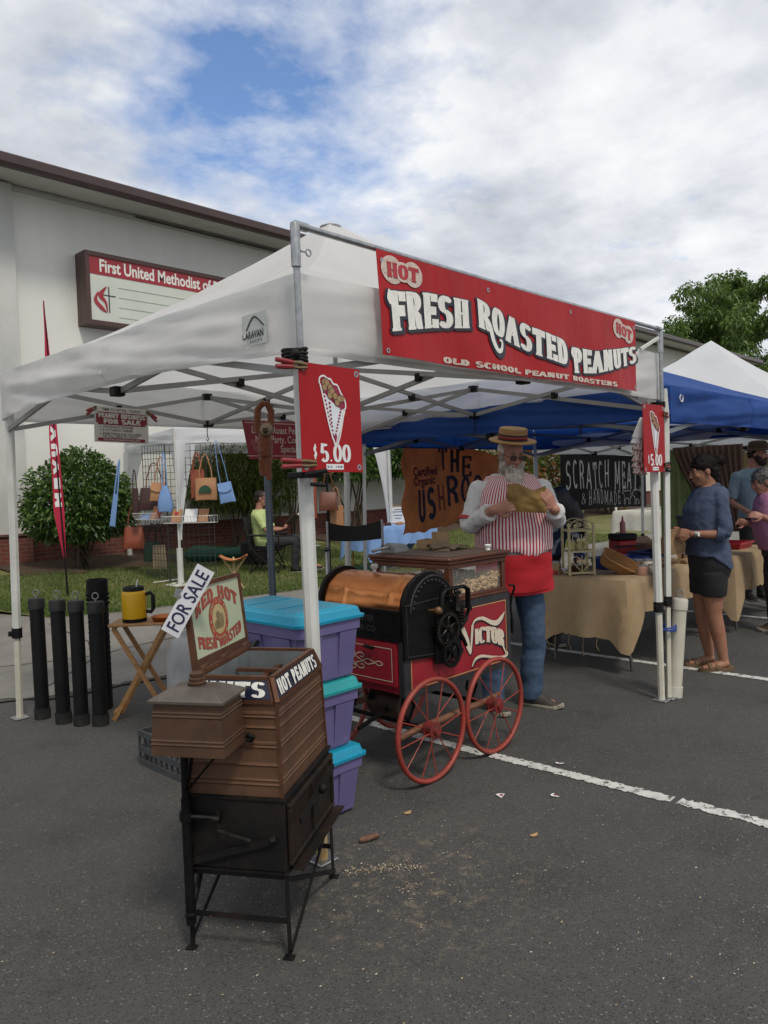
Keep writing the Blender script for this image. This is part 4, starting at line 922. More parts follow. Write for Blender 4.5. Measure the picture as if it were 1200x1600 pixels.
b.box(cx0 + .045, cx1 - .03, yf - .0042, yf - .0005, .440, .478); b.box(cx1 + .0005, cx1 + .005, yf, cy1, .44, .888); b.box(cx0 - .008, cx0 - .0005, yf + .0, yf + .03, .455, .74); b.build('trim', CART_BLK, cart)
pv = plane_put((0, yf - .001, 0), (1, 0, 0), (0, 0, 1)); b = MB()
for a, c in (((2.938, .486), (2.938, .843)), ((2.938, .486), (3.797, .486)), ((3.797, .486), (3.797, .843)), ((2.938, .843), (3.797, .843))):
    poly(b, pv, [(min(a[0], c[0]) - .0025, min(a[1], c[1]) - .0025), (max(a[0], c[0]) + .0025, min(a[1], c[1]) - .0025), (max(a[0], c[0]) + .0025, max(a[1], c[1]) + .0025), (min(a[0], c[0]) - .0025, max(a[1], c[1]) + .0025)], .0012 + .0004 * (a[0] == c[0]))
b.build('pinstripe', GOLD, cart)
CREAMP = mat('cream_sign_paint', (.66, .58, .46), .5, col2=(.56, .47, .36), scale=30)
o_, w_ = MB(), MB(); n_ = text_width('ICTOR', .60, .05); s = .275 / n_
def vp(x, y, l): u = x / .275; return pv(3.487 + x, .628 - .062 * u - .02 * math.sin(math.pi * u) * -1 + y / s * (.088 + .012 * u), l)
for mbx, g_, l, dx, dy in ((o_, .03, .002, .10, -.08), (w_, 0, .004, 0, 0)): letters(mbx, 'ICTOR', vp, s, wv=.22, wh=.09, ser=.09, ws=.60, sp=.05, grow=g_, lift=l, dx=dx, dy=dy)
for mbx, g_, l, dx, dy in ((o_, .003, .0034, .008, -.007), (w_, 0, .0054, 0, 0)):
    swash(mbx, pv, [(3.372, .742), (3.405, .66), (3.437, .582)], [.030, .046, .012], l, 0, g_, dx, dy)
    swash(mbx, pv, [(3.440, .590), (3.450, .66), (3.462, .742)], [.010, .018, .022], l + .0002, 0, g_, dx, dy)
    swash(mbx, pv, [(3.455, .735), (3.49, .768), (3.56, .768), (3.64, .733), (3.70, .722), (3.745, .745), (3.778, .775)], [.010, .014, .02, .026, .034, .030, .004], l + .0004, 0, g_, dx, dy)
    swash(mbx, pv, [(3.445, .508), (3.48, .545), (3.54, .552), (3.62, .533), (3.72, .512), (3.782, .510), (3.795, .522), (3.782, .532), (3.772, .520)], [.006, .018, .016, .014, .014, .016, .012, .009, .006], l + .0006, 0, g_, dx, dy)
    swash(mbx, pv, [(3.742, .60), (3.760, .56), (3.78, .53)], [.014, .012, .01], l + .0008, 0, g_, dx, dy)
o_.build('letter_shadow', NAVY_PAINT, cart); w_.build('lettering', CREAMP, cart)
# red side door with scrollwork, facing left
xs_ = cx0; pl_ = plane_put((xs_ - .001, 0, 0), (0, -1, 0), (0, 0, 1)); q = lambda y, z: (-y, z)
b = MB(); b.box(xs_ - .014, xs_ - .0005, 2.71, 3.24, .505, .728); b.build('side_door', CART_RED, cart); pl_ = plane_put((xs_ - .0145, 0, 0), (0, -1, 0), (0, 0, 1)); b = MB()
for (ya, yb, za, zb) in ((2.735, 3.215, .700, .704), (2.735, 3.215, .528, .532), (2.735, 2.739, .532, .700), (3.211, 3.215, .532, .700)): poly(b, pl_, [(-yb, za), (-ya, za), (-ya, zb), (-yb, zb)], .0012)
for k in (-1, 1):
    for pts in ([(-3.10, 0), (-3.04, .028), (-2.99, .012), (-2.95, 0)], [(-3.08, .0), (-3.06, .045), (-3.02, .05), (-3.01, .03), (-3.035, .028)], [(-3.02, .012), (-2.98, .042), (-2.945, .036), (-2.95, .02), (-2.97, .022)], [(-2.95, 0), (-2.92, .014), (-2.89, .010), (-2.86, 0)], [(-3.10, .0), (-3.13, .03), (-3.16, .03), (-3.15, .01)], [(-2.86, .002), (-2.83, .012), (-2.80, 0)]):
        swash(b, pl_, [(x, .615 + y * k) for x, y in pts], [.005] * len(pts), .0014 + (.0004 if k > 0 else 0))
b.build('scrollwork', CREAMP, cart); b = MB(); b.tube([(xs_ - .03, 2.92, .702), (xs_ - .035, 2.89, .70), (xs_ - .035, 2.85, .698)], .010, 8); b.build('door_latch', IRON, cart)
b = MB(); b.box(cx0 - .006, 3.279, cy0 + .012, cy1 + .012, .738, .897); b.box(cx0 - .012, 3.279, cy0 + .02, cy1 + .012, .888, .903); b.box(cx0 - .012, 3.279, cy0 + .02, cy1 + .012, .738, .752); 
b.build('firebox', IRON, cart); b = MB()
for i, t in enumerate(('PEANUT ROASTER', 'AND WARMER CO')): type_mesh(t, .045, plane_put((cx0 - .0065, 3.24, .835 - .055 * i), (0, -1, 0), (0, 0, 1)), bold=.02, mb=b, lift=.0015)
b.build('raised_lettering', mat('iron_relief', (.03, .03, .031), .45), cart)
# copper drum, end plates
dx, dz, dr = 3.082, .892, .178
b = MB(); prof = []
for j in range(41):
    y = cy0 + .04 + (cy1 - cy0 - .01) * j / 40; bead = sum(.0045 * math.exp(-((y - c) / .006) ** 2) for c in (2.78, 2.805, 3.13, 3.155)); prof.append([(dx + (dr + bead + .0025 * noise.noise(Vector((y * 9, a * 3, 0)))) * math.cos(a), y, dz + (dr + bead + .0025 * noise.noise(Vector((y * 9, a * 3, 0)))) * math.sin(a)) for a in np.linspace(-.02, math.pi + .02, 28)])
vs = [p for r in prof for p in r]; b.add(vs, [(j * 28 + i, j * 28 + i + 1, (j + 1) * 28 + i + 1, (j + 1) * 28 + i) for j in range(40) for i in range(27)]); b.build('copper_drum', COPPER, cart, smooth=70)
b = MB(); arcp = [(dx + .197 * math.cos(a), dz + .197 * math.sin(a)) for a in np.linspace(0, math.pi, 30)]
for y in (cy0 - .012, cy1 + .012): b = MB() if y > 3 else b; b.prism([(cx0 - .004, .74), (3.285, .74)] + arcp, (0, y + .026, 0), (1, 0, 0), (0, 0, 1), .026); y < 3 and b.build('end_plate', IRON, cart)
b.build('end_plate', IRON, cart); b = MB(); b.prism([(cx0 - .008, .648), (3.325, .612), (3.325, .90), (3.27, .93), (cx0 - .008, .93)], (0, cy0 - .0005, 0), (1, 0, 0), (0, 0, 1), .016); b.build('front_plate', IRON, cart)
b = MB(); b.tube([(dx + .178 * math.cos(a), cy0 - .040, dz + .178 * math.sin(a)) for a in np.linspace(0, math.pi, 26)], .005, 6)
for a in np.linspace(.15, 2.99, 15): b.ell((dx + .155 * math.cos(a), cy0 - .039, dz + .155 * math.sin(a)), .007, .005, .007, 8, 6)
b.bar((2.885, cy0 - .018, .93), (3.28, cy0 - .018, .945), .006, .006); b.tube([(2.895, cy0 - .018, .92), (2.895, cy0 - .018, .665), (3.30, cy0 - .018, .63)], .004, 6); b.build('plate_beading', mat('iron_edge', (.05, .05, .052), .4, .5), cart, smooth=60)
b = MB(); b.tube([(3.06, cy0 - .03, .888), (3.06, cy0 - .075, .89), (3.06, cy0 - .08, .89), (3.06, cy0 - .10, .892), (3.06, cy0 - .115, .892)], [.006, .010, .018, .022, .010], 12); b.build('wooden_knob', mat('turned_knob', (.16, .075, .03), .4), cart, smooth=50)
b = MB(); b.lathe([(.012, 0), (.010, .012), (.022, .024), (.024, .036), (.014, .046)], 14, T=Matrix.Translation((3.05, 3.02, dz + dr + .002))); b.build('glass_knob', mat('cut_glass', (.55, .58, .56), .1, alpha=.6), cart, smooth=40)
def gear(name, cx, cz, y, r, teeth, spokes, m, th=.014, curve=.5):
    b = MB(); n = teeth * 4; out, inn = [], []
    for i in range(n):
        a = 2 * math.pi * i / n; rr = r + (.006 if i % 4 in (1, 2) else 0); out.append((cx + rr * math.cos(a), cz + rr * math.sin(a))); inn.append((cx + (r - .016) * math.cos(a), cz + (r - .016) * math.sin(a)))
    vs = [(x, yy, z) for yy in (y, y - th) for ring in (out, inn) for x, z in ring]
    fs = []
    for i in range(n):
        j = (i + 1) % n; O0, I0, O1, I1 = 0, n, 2 * n, 3 * n
        fs += [(O1 + i, O1 + j, I1 + j, I1 + i), (O0 + j, O0 + i, I0 + i, I0 + j), (O0 + i, O0 + j, O1 + j, O1 + i), (I0 + j, I0 + i, I1 + i, I1 + j)]
    b.add(vs, fs)
    for k in range(spokes):
        a0 = 2 * math.pi * k / spokes; pts = []
        for t in np.linspace(.12, .9, 7): a = a0 + curve * math.sin(t * math.pi) * .9; pts.append((cx + r * t * math.cos(a), y - th * .5, cz + r * t * math.sin(a)))
        b.tube(pts, [.008, .007, .006, .006, .006, .006, .007], 6, flat=.8)
    b.tube([(cx, y + .01, cz), (cx, y - th - .018, cz)], .017, 12); return b.build(name, m, cart, smooth=40)
gear('large_gear', 3.188, .768, cy0 - .045, .092, 34, 6, IRON2); gear('small_gear', 3.195, .640, cy0 - .060, .072, 26, 4, IRON, curve=.9)
b = MB(); b.tube([(3.13, cy0 - .05, .86), (3.14, cy0 - .055, .965), (3.17, cy0 - .055, .985), (3.33, cy0 - .055, .985), (3.365, cy0 - .055, .965), (3.37, cy0 - .05, .86)], .011, 8, flat=1.6)
b.bar((3.37, cy0 - .05, .86), (3.42, cy0 - .03, .85), .016, .03); b.tube([(3.41, cy0 - .03, .86), (3.37, cy0 - .03, .79), (3.31, cy0 - .03, .745)], .010, 8); b.tube([(3.31, cy0 - .03, .725), (3.345, cy0 - .03, .685), (3.372, cy0 - .03, .645)], [.016, .012, .008], 8)
b.bar((3.24, cy0 - .02, .60), (3.345, cy0 - .02, .63), .014, .02); b.prism([(3.10, .60), (3.325, .60), (3.325, .83), (3.29, .86), (3.12, .86)], (0, cy0 - .019, 0), (1, 0, 0), (0, 0, 1), .012)
b.tube([(3.10, cy0 - .03, .60), (3.28, cy0 - .03, .575), (3.33, cy0 - .03, .62)], .006, 6); b.build('drive_bracket', IRON, cart, smooth=50)
b = MB(); b.tube([(3.265, cy0 - .055, .86), (3.265, cy0 - .055, .90), (3.262, cy0 - .055, .935), (3.262, cy0 - .055, .985)], [.018, .010, .014, .008], 10); b.tube([(3.235, cy0 - .055, .94), (3.29, cy0 - .055, .955)], .008, 8)
b.ell((3.25, cy0 - .06, .965), .012, .012, .012, 10, 6); b.ell((3.285, cy0 - .06, .96), .012, .012, .012, 10, 6)
for i in range(7): b.tube([(3.30 + .020 * math.cos(a), cy0 - .055 + .018 * math.sin(a), .79 + .016 * i) for a in np.linspace(0, 6.28, 11)[:-1]], .005, 6, closed=True)
b.build('governor', IRON2, cart, smooth=50)
# glass case
gx0, gx1, gy0, gy1, gz0, gz1 = 3.285, 3.822, 2.675, 3.265, .888, 1.075
b = MB(); b.box(gx0 - .012, gx1 + .012, gy0 - .012, gy1 + .012, gz0, gz0 + .018, bev=.004); b.box(gx0 - .004, gx1 + .004, gy0 - .004, gy1 + .004, gz0 + .018, gz0 + .032, bev=.003); b.build('case_base', MAHOG, cart)
for X in (gx0, gx1 - .036):
    for Y in (gy0, gy1 - .036):
        b = MB(); b.box(X + .002, X + .034, Y + .002, Y + .034, gz0 + .03, gz1); b.build('case_post', MAHOG, cart)
b = MB(); b.box(gx0 - .004, gx1 + .004, gy0 - .004, gy1 + .004, gz1, gz1 + .028, bev=.004); b.box(gx0 - .016, gx1 + .016, gy0 - .016, gy1 + .016, gz1 + .028, gz1 + .046, bev=.006); b.box(gx0 - .022, gx1 + .022, gy0 - .022, gy1 + .022, gz1 + .046, gz1 + .066, bev=.006); b.build('case_top', MAHOG, cart)
b = MB()
for i in range(7): b.box(gx0 + .01, gx1 - .01, gy0 + .012 + i * .081, gy0 + .012 + i * .081 + .076, gz1 + .062, gz1 + .072, bev=.003)
b.build('top_boards', PLANK, cart)
for v in ([(gx0 + .036, gy0 + .016), (gx1 - .036, gy0 + .020)], [(gx0 + .036, gy1 - .020), (gx1 - .036, gy1 - .016)], [(gx0 + .016, gy0 + .036), (gx0 + .020, gy1 - .036)], [(gx1 - .020, gy0 + .036), (gx1 - .016, gy1 - .036)]):
    b = MB(); b.box(v[0][0], v[1][0], v[0][1], v[1][1], gz0 + .032, gz1 - .0005); b.build('glass_pane', GLASS, cart)
b = MB(); b.lathe([(.015, 0), (.012, .012), (.020, .020), (.021, .030), (.010, .034)], 14, T=Matrix.Translation((3.735, 2.735, gz1 + .072))); b.build('porcelain_knob', PAPER, cart, smooth=40)
# nuts: each shell two lobes
NUT = island_mat('peanut_shell', [(.30, .185, .085), (.40, .26, .12), (.48, .33, .17), (.25, .145, .065)], .75)
rng = np.random.default_rng(3); V0 = []; n8 = 8
for t, r in ((-.0165, .001), (-.014, .0058), (-.008, .0078), (0, .0062), (.008, .0078), (.014, .0055), (.0165, .001)):
    for j in range(n8): a = 2 * math.pi * j / n8; V0.append((t, r * math.cos(a), r * math.sin(a)))
V0 = np.array(V0) * 1.15; F0 = np.array([(i * n8 + j, i * n8 + (j + 1) % n8, (i + 1) * n8 + (j + 1) % n8, (i + 1) * n8 + j) for i in range(6) for j in range(n8)])
VV, FF = [], []; cnt = 0
for i in range(1700):
    X = gx0 + .035 + (gx1 - gx0 - .07) * rng.random(); Y = gy0 + .035 + (gy1 - gy0 - .07) * rng.random()
    top = .945 + .075 * ((X - gx0) / (gx1 - gx0)) * (1 - .35 * (Y - gy0) / (gy1 - gy0)) + .018 * math.sin(X * 30) * math.sin(Y * 27); Z = top - rng.random() ** 2 * .03 if i > 420 else .922 + (top - .922) * rng.random()
    if i < 420: 
        if i % 2: Y = gy0 + .030 + .008 * rng.random()
        else: X = gx0 + .030 + .008 * rng.random()
    A = np.array(Matrix.Rotation(rng.random() * 6.28, 3, 'Z') @ Matrix.Rotation((rng.random() - .5) * 1.3, 3, 'Y')); VV.append(V0 @ A.T + (X - 3.35, Y - 2.97, max(Z, .930))); FF.append(F0 + cnt); cnt += len(V0)
nut = raw_mesh('peanuts', np.concatenate(VV), np.concatenate(FF), NUT, cart, 'stuff'); smooth_by_angle(nut.data, 180)
b = MB(); b.box(gx0 + .02, gx1 - .02, gy0 + .02, gy1 - .02, .921, .926); b.build('case_floor', MAHOG, cart)
cone_bag = MB(); cone_bag.tube([(3.62, 2.92, .985), (3.62, 2.91, 1.02), (3.60, 2.90, 1.055)], [.035, .032, .012], 9); tag(cone_bag.build('paper_bag', CONEP, smooth=40), 'red and white paper bag half buried in the peanuts', 'bag')
# running gear
def wheel(X, Y, sgn):
    w = MB(); r = .262
    w.tube([(X + r * math.cos(a), Y, .276 + r * math.sin(a)) for a in np.linspace(0, 2 * math.pi, 49)[:-1]], .0135, 8, closed=True, flat=1.15); wh = w.build('wheel', WHEELR, cart, smooth=60)
    h = MB(); h.lathe([(.014, -.058), (.026, -.05), (.026, -.03), (.045, -.028), (.045, -.020), (.03, -.018), (.028, .018), (.045, .020), (.045, .028), (.024, .03), (.02, .045)], 18, T=Matrix.Translation((X, Y, .276)) @ Matrix.Rotation(R_(90), 4, 'X')); h.build('wheel_hub', mat('hub_red' if 'hub_red' not in MATS else 'hub_red_b', (.22, .02, .02), .45, col2=(.06, .02, .015), scale=30), wh, smooth=40)
    for k in range(12):
        a = 2 * math.pi * k / 12 + .13; o = .022 if k % 2 else -.022; s = MB(); s.tube([(X + .04 * math.cos(a), Y + o, .276 + .04 * math.sin(a)), (X + r * math.cos(a), Y + o * .1, .276 + r * math.sin(a))], .0033, 6); s.build('spoke', WHEELR, wh)
for X in (2.995, 3.555):
    for Y, sg_ in ((2.585, 1), (3.335, -1)): wheel(X, Y, sg_)
ASHW = mat('ash_beam', (.20, .095, .05), .55, col2=(.13, .055, .03), scale=9, stretch=(1, 6, 6))
for Y in (2.655, 3.27): b = MB(); b.tube([(2.82, Y, .262), (3.0, Y, .276), (3.55, Y, .285), (3.68, Y, .30)], [.016, .020, .020, .015], 8); b.build('reach_beam', ASHW, cart, smooth=60)
for X in (2.995, 3.555): b = MB(); b.cyl((X, 2.56, .276), (X, 3.36, .276), .012, n=10); b.build('axle', IRON, cart); 
for X, Y in ((2.995, 2.75), (2.995, 3.18), (3.555, 2.75), (3.555, 3.18)):
    b = MB(); b.tube([(X, Y, .285), (X + .05, Y, .36), (X, Y, .465)], .008, 6); b.tube([(X, Y, .285), (X - .05, Y, .36), (X - .02, Y, .465)], .008, 6); b.build('spring_bracket', IRON, cart)
b = MB(); b.bar((2.92, 2.97, .40), (3.80, 2.97, .40), .02, .03); b.bar((2.78, 3.10, .34), (2.95, 3.10, .40), .018, .022); b.bar((2.72, 2.85, .30), (2.98, 2.85, .36), .014, .02); b.build('under_frame', IRON, cart)
b = MB(); b.lathe([(.02, -.12), (.075, -.115), (.08, -.10), (.08, .10), (.075, .115), (.02, .12)], 20, T=Matrix.Translation((3.02, 2.90, .36)) @ Matrix.Rotation(R_(90), 4, 'X')); b.build('fuel_tank', mat('rusty_tank', (.10, .065, .045), .5, .4, col2=(.05, .03, .022), scale=8), cart, smooth=40)
b = MB(); X = cx1 + .016; b.tube([(X, cy0 - .03, .925), (X + .01, cy0 - .025, .905), (X - .0, cy0 - .01, .86), (X + .0, cy0, .80), (X + .012, cy0, .72), (X + .01, cy0, .63)], .007, 7); b.tube([(X, cy0 - .03, .925), (X - .03, cy0 - .012, .93)], .007, 7)
b.tube([(X + .012, cy0, .72), (X + .012, cy0, .64)], .011, 8); b.build('side_lever', IRON, cart, smooth=60)
# things lying on the case
sc_ = MB(); sc_.grid(lambda u, v: (3.33 + .13 * v + .0, 3.17 + .055 * math.cos(math.pi * u) * (1 - .15 * v), 1.149 + .06 * math.sin(math.pi * u) * (1 - .25 * v)), 14, 8, thick=.0025); sc_.tube([(3.325, 3.17, 1.18), (3.27, 3.19, 1.175), (3.22, 3.20, 1.165)], .010, 8)
sc_.add([(3.33, 3.17 + .055 * math.cos(a), 1.149 + .06 * math.sin(a)) for a in np.linspace(0, math.pi, 12)], [tuple(range(12))]); tag(sc_.build('metal_scoop', ZINC, smooth=40), 'small round backed metal scoop lying on the glass peanut case', 'scoop')
def carton(x, y, z, w, d, h, rz, label, m=CARD, group=None, flaps=True):
    t = empty('cardboard_box', (x, y, z), rz, label, 'box', group); b = MB(); T = .004
    b.box(-w / 2, w / 2, -d / 2, -d / 2 + T, 0, h); b.box(-w / 2, w / 2, d / 2 - T, d / 2, 0, h); b.box(-w / 2, -w / 2 + T, -d / 2 + T, d / 2 - T, 0, h); b.box(w / 2 - T, w / 2, -d / 2 + T, d / 2 - T, 0, h); b.box(-w / 2 + T, w / 2 - T, -d / 2 + T, d / 2 - T, 0, T)
    b.build('box_body', m, t, world=False)
    if flaps:
        for s in (-1, 1): f = MB(); f.bar((-w / 2 + .01, s * d / 2, h), (w / 2 - .01, s * d / 2, h + .001), .001, .001); f.v = []; f.f = []; f.m = []; f.add([(-w / 2, s * d / 2, h), (w / 2, s * d / 2, h), (w / 2, s * (d / 2 + d * .35), h + d * .22), (-w / 2, s * (d / 2 + d * .35), h + d * .22)], [(0, 1, 2, 3)]); f.build('flap', m, t, world=False)
    return t
carton(3.70, 3.17, 1.147, .13, .10, .055, .2, 'low brown cardboard box at the back of the glass case top', group='boxes on the glass case', flaps=False); carton(3.805, 3.16, 1.147, .085, .085, .095, -.5, 'upright small brown box beside the striped vest on the case top', group='boxes on the glass case', flaps=False)
BAGM = mat('brown_bag_stack', (.14, .10, .06), .8, col2=(.09, .06, .035), scale=20)
for i, (x, y, r) in enumerate(((3.60, 2.98, .5), (3.68, 2.96, .2), (3.63, 3.03, .9))):
    b = MB(); T = Matrix.Translation((x, y, 1.149 + .010 * i)) @ Matrix.Rotation(r, 4, 'Z'); b.grid(lambda u, v: T @ Vector((-.10 + .20 * u, -.06 + .12 * v, .012 * math.sin(u * 3) * (i + 1) * .6 + .006 * math.sin(v * 5))), 8, 6, thick=.008)
    tag(b.build('paper_bag', BAGM, smooth=50), ['flat brown paper bag at the bottom of the pile on the glass case', 'flat brown paper bag in the middle of the pile on the glass case', 'flat brown paper bag on top of the pile on the glass case'][i], 'bag', 'flat bags on the glass case')

# ---------------------------------------------------------------- antique peanut warmer
COPB = mat('brown_copper_sheet', (.150, .076, .042), .5, .4, col2=(.075, .040, .024), scale=6, detail=8, stretch=(1, 1, .45), spots=((.050, .030, .022), 12, .63))
TANKC = mat('tank_brown', (.115, .060, .034), .5, .4, col2=(.065, .035, .021), scale=7, detail=8)
TANKL = mat('tank_lid_grey', (.15, .13, .11), .5, .5, col2=(.085, .07, .058), scale=9, detail=7)
RUSTB = mat('rusty_black_steel', (.005, .005, .005), .65, 0.0, spec=.25, col2=(.022, .013, .010), scale=7, detail=8, lo=.45, hi=.75, spots=((.14, .06, .025), 12, .68))
FRAMEB = mat('bare_copper_frame', (.17, .075, .042), .42, .6, col2=(.10, .045, .026), scale=12)
wm = empty('peanut_warmer', (1.551, 1.997, 0), math.atan2(.52, .853), 'antique brown copper peanut warmer on a black iron stand with hinged sign lid', 'peanut warmer')
La, Lb = .517, .345
def WB(mb, name, m, parent=wm, smooth=None): return mb.build(name, m, parent, smooth=smooth, world=False)
for i, (x, y) in enumerate(((0, 0), (La, 0), (La, Lb), (0, Lb))):
    sx, sy = (1 if x == 0 else -1), (1 if y == 0 else -1); ox, oy = -sx * .003, -sy * .003; b = MB()
    b.bar((x + ox, y + oy, .004), (x, y, .30), .003, .022, upv=(1, 0, 0)); b.bar((x + ox + sx * .009, y + oy, .004), (x + sx * .009, y, .30), .022, .003, upv=(0, 1, 0)); b.box(x + ox * 2.6 - .014, x + ox * 2.6 + .014, y + oy - .018, y + oy + .018, .001, .006); WB(b, 'leg', RUSTB)
def xb(p, q): b = MB(); b.bar(p, q, .005, .018); WB(b, 'cross_brace', RUSTB)
xb((.0, -.008, .02), (La, -.004, .275)); xb((.0, -.003, .262), (La, -.010, .03)); xb((0, Lb + .008, .02), (La, Lb + .004, .275)); xb((0, Lb + .003, .262), (La, Lb + .01, .03)); xb((-.006, .0, .125), (-.006, Lb, .125)); xb((La + .006, 0, .125), (La + .006, Lb, .125)); xb((.0, 0, .27), (0, Lb, .27))
b = MB(); b.box(-.004, La + .004, -.004, Lb + .004, .285, .525, bev=.004); b.box(-.012, La + .012, -.012, Lb + .012, .280, .2845); b.box(-.010, La + .010, -.010, Lb + .010, .5255, .533); WB(b, 'stove_box', RUSTB)
b = MB(); dy = -.006
for (x0, x1, z0, z1) in ((.012, La - .008, .300, .318), (.012, La - .008, .492, .510), (.012, .030, .319, .491), (La - .026, La - .008, .319, .491), (La * .5 - .006, La * .5 + .006, .319, .491)): b.box(x0, x1, dy - .016, dy, z0, z1, bev=.003)
b.box(.03, La - .026, dy - .006, dy, .3185, .4915); b.box(.02, La + .01, dy - .05, dy - .012, .286, .292)
dr_ = WB(b, 'stove_door', mat('door_rust_black', (.010, .009, .008), .55, .1, spec=.25, col2=(.045, .023, .012), scale=6, detail=8, lo=.42, hi=.8)); b = MB(); b.bar((.06, dy - .03, .435), (La - .06, dy - .03, .475), .010, .022); b.ell((La * .52, dy - .045, .463), .014, .016, .018, 10, 8); b.tube([(La * .52, dy - .05, .47), (La * .52 + .02, dy - .06, .455)], .006, 6); WB(b, 'door_bar', RUSTB, dr_, 50)
# copper body, slightly tapered, with rolled beads
b = MB(); rings = []; zz = np.linspace(.534, .850, 64)
for z in zz:
    t = (z - .534) / .316; ins = .006 + .010 * t; bead = sum(.0045 * math.exp(-((z - c) / .0035) ** 2) for c in (.575, .588, .640, .700, .712, .765, .8, .812)); e = ins - bead
    rings.append([(e, e, z), (La - e, e, z), (La - e, Lb - e, z), (e, Lb - e, z)])
b.loft([[Vector(p) for p in r] for r in rings], caps=False); WB(b, 'copper_body', COPB)
b = MB()
for x, y in ((.005, .005), (La - .005, .005), (.005, Lb - .005), (La - .005, Lb - .005)): b.bar((x, y, .534), (x + (.010 if x < .2 else -.010), y + (.010 if y < .2 else -.010), .850), .010, .010)
WB(b, 'corner_seam', FRAMEB)
zs, zt, ins0, ins1 = .850, .925, .014, .040      # sloped sign panels
c0 = [(ins0, ins0, zs), (La - ins0, ins0, zs), (La - ins0, Lb - ins0, zs), (ins0, Lb - ins0, zs)]; c1 = [(ins1, ins1, zt), (La - ins1, ins1, zt), (La - ins1, Lb - ins1, zt), (ins1, Lb - ins1, zt)]
b = MB(); b.loft([[Vector(p) for p in c0], [Vector(p) for p in c1]], caps=False); WB(b, 'sloped_panel', FRAMEB)
b = MB()
for i in range(4):
    a, c = Vector(c0[i]), Vector(c1[i]); b.bar(a, c, .016, .016); d, e = Vector(c1[i]), Vector(c1[(i + 1) % 4]); b.bar(d + (e - d).normalized() * .004, e - (e - d).normalized() * .012, .016, .012); d, e = Vector(c0[i]), Vector(c0[(i + 1) % 4]); b.bar(d + (e - d).normalized() * .01, e - (e - d).normalized() * .01, .012, .010)
WB(b, 'panel_frame', FRAMEB)
NAVYB = mat('navy_sign_glass', (.010, .014, .032), .3)
for i, (L_, t) in enumerate(((La, 'HOT PEANUTS'), (None, None), (None, None), (Lb, 'NUTS'))):
    if not t: continue
    a, bq, c = Vector(c0[i]), Vector(c0[(i + 1) % 4]), Vector(c1[i]); ax = (bq - a).normalized(); ay = (c - a - ax * (c - a).dot(ax)); H_ = ay.length; ay.normalize(); pw = plane_put(a, ax, ay)
    b = MB(); W0 = (bq - a).length; poly(b, pw, [(.020, .008), (W0 - .020, .008), (W0 - .040, H_ - .008), (.040, H_ - .008)], .0035); sp_ = WB(b, 'sign_panel', NAVYB)
    b = MB(); n_ = text_width(t, .62, .09); s = (W0 - .09) / n_; letters(b, t, lambda x, y, l: pw(.045 + x, .014 + y / s * (H_ - .028), l), s, wv=.17, wh=.07, ser=.07, ws=.62, sp=.09, lift=.0055); WB(b, 'lettering', WHITE_PAINT, sp_)
LINER = mat('galvanised_liner', (.22, .25, .26), .5, .4, col2=(.15, .17, .175), scale=10); b = MB(); e = ins1 + .008
for v in ((e, e + .003, e, Lb - e), (La - e - .003, La - e, e, Lb - e), (e + .003, La - e - .003, e, e + .003), (e + .003, La - e - .003, Lb - e - .003, Lb - e)): b.box(v[0], v[1], v[2], v[3], .72, .920)
b.box(e + .004, La - e - .004, e + .004, Lb - e - .004, .715, .72); WB(b, 'liner', LINER); b = MB(); b.box(e + .01, La - e - .01, Lb * .45, Lb * .45 + .02, .86, .872); b.box(La * .62, La * .62 + .02, e + .01, Lb - e - .01, .873, .885); WB(b, 'inner_slat', FRAMEB)
# hinged lid with the painted sign
lx0, lx1, ly, lz, lh = .05, La - .004, Lb - .028, .930, .305
lay = Vector((0.0, .10, .995)).normalized(); lax = Vector((1, 0, -.012)).normalized(); pw = plane_put((lx0, ly, lz), lax, lay); Wl = lx1 - lx0
MINT = mat('faded_mint_paint', (.40, .47, .32), .55, col2=(.47, .49, .35), scale=5, detail=7, spots=((.25, .12, .05), 9, .70)); LETR = mat('faded_red_print', (.36, .055, .035), .6, col2=(.28, .07, .045), scale=25, spots=((.34, .30, .2), 60, .66))
SEAL = mat('seal_red', (.40, .04, .03), .55, col2=(.32, .045, .035), scale=18); SEALC = mat('seal_cream', (.50, .40, .20), .6, col2=(.40, .30, .13), scale=12); SACK = mat('painted_nuts', (.14, .10, .045), .6, col2=(.30, .23, .11), scale=16)
b = MB(); f_ = .016
for (x0, x1, y0, y1) in ((0, Wl, 0, .045), (0, Wl, lh - f_, lh), (0, f_, .0455, lh - f_ - .0005), (Wl - f_, Wl, .0455, lh - f_ - .0005)):
    P8 = [pw(x, y, l) for l in (-.014, .006) for x, y in ((x0, y0), (x1, y0), (x1, y1), (x0, y1))]; b.add(P8, [(3, 2, 1, 0), (4, 5, 6, 7), (0, 1, 5, 4), (1, 2, 6, 5), (2, 3, 7, 6), (3, 0, 4, 7)])
lid = WB(b, 'lid', FRAMEB); b = MB(); x0, x1, y0, y1 = f_, Wl - f_, .045, lh - f_
P8 = [pw(x, y, l) for l in (-.010, 0) for x, y in ((x0, y0), (x1, y0), (x1, y1), (x0, y1))]; b.add(P8, [(3, 2, 1, 0), (4, 5, 6, 7), (0, 1, 5, 4), (1, 2, 6, 5), (2, 3, 7, 6), (3, 0, 4, 7)]); WB(b, 'painted_panel', MINT, lid)
b = MB(); cx_, cy_ = Wl * .5, .155; disc(b, pw, cx_, cy_, .080, .080, .0012, 0, 40); disc(b, pw, cx_, cy_, .056, .056, .0022, 1, 36); disc(b, pw, cx_, cy_, .082, .082, .0010, 2, 40)
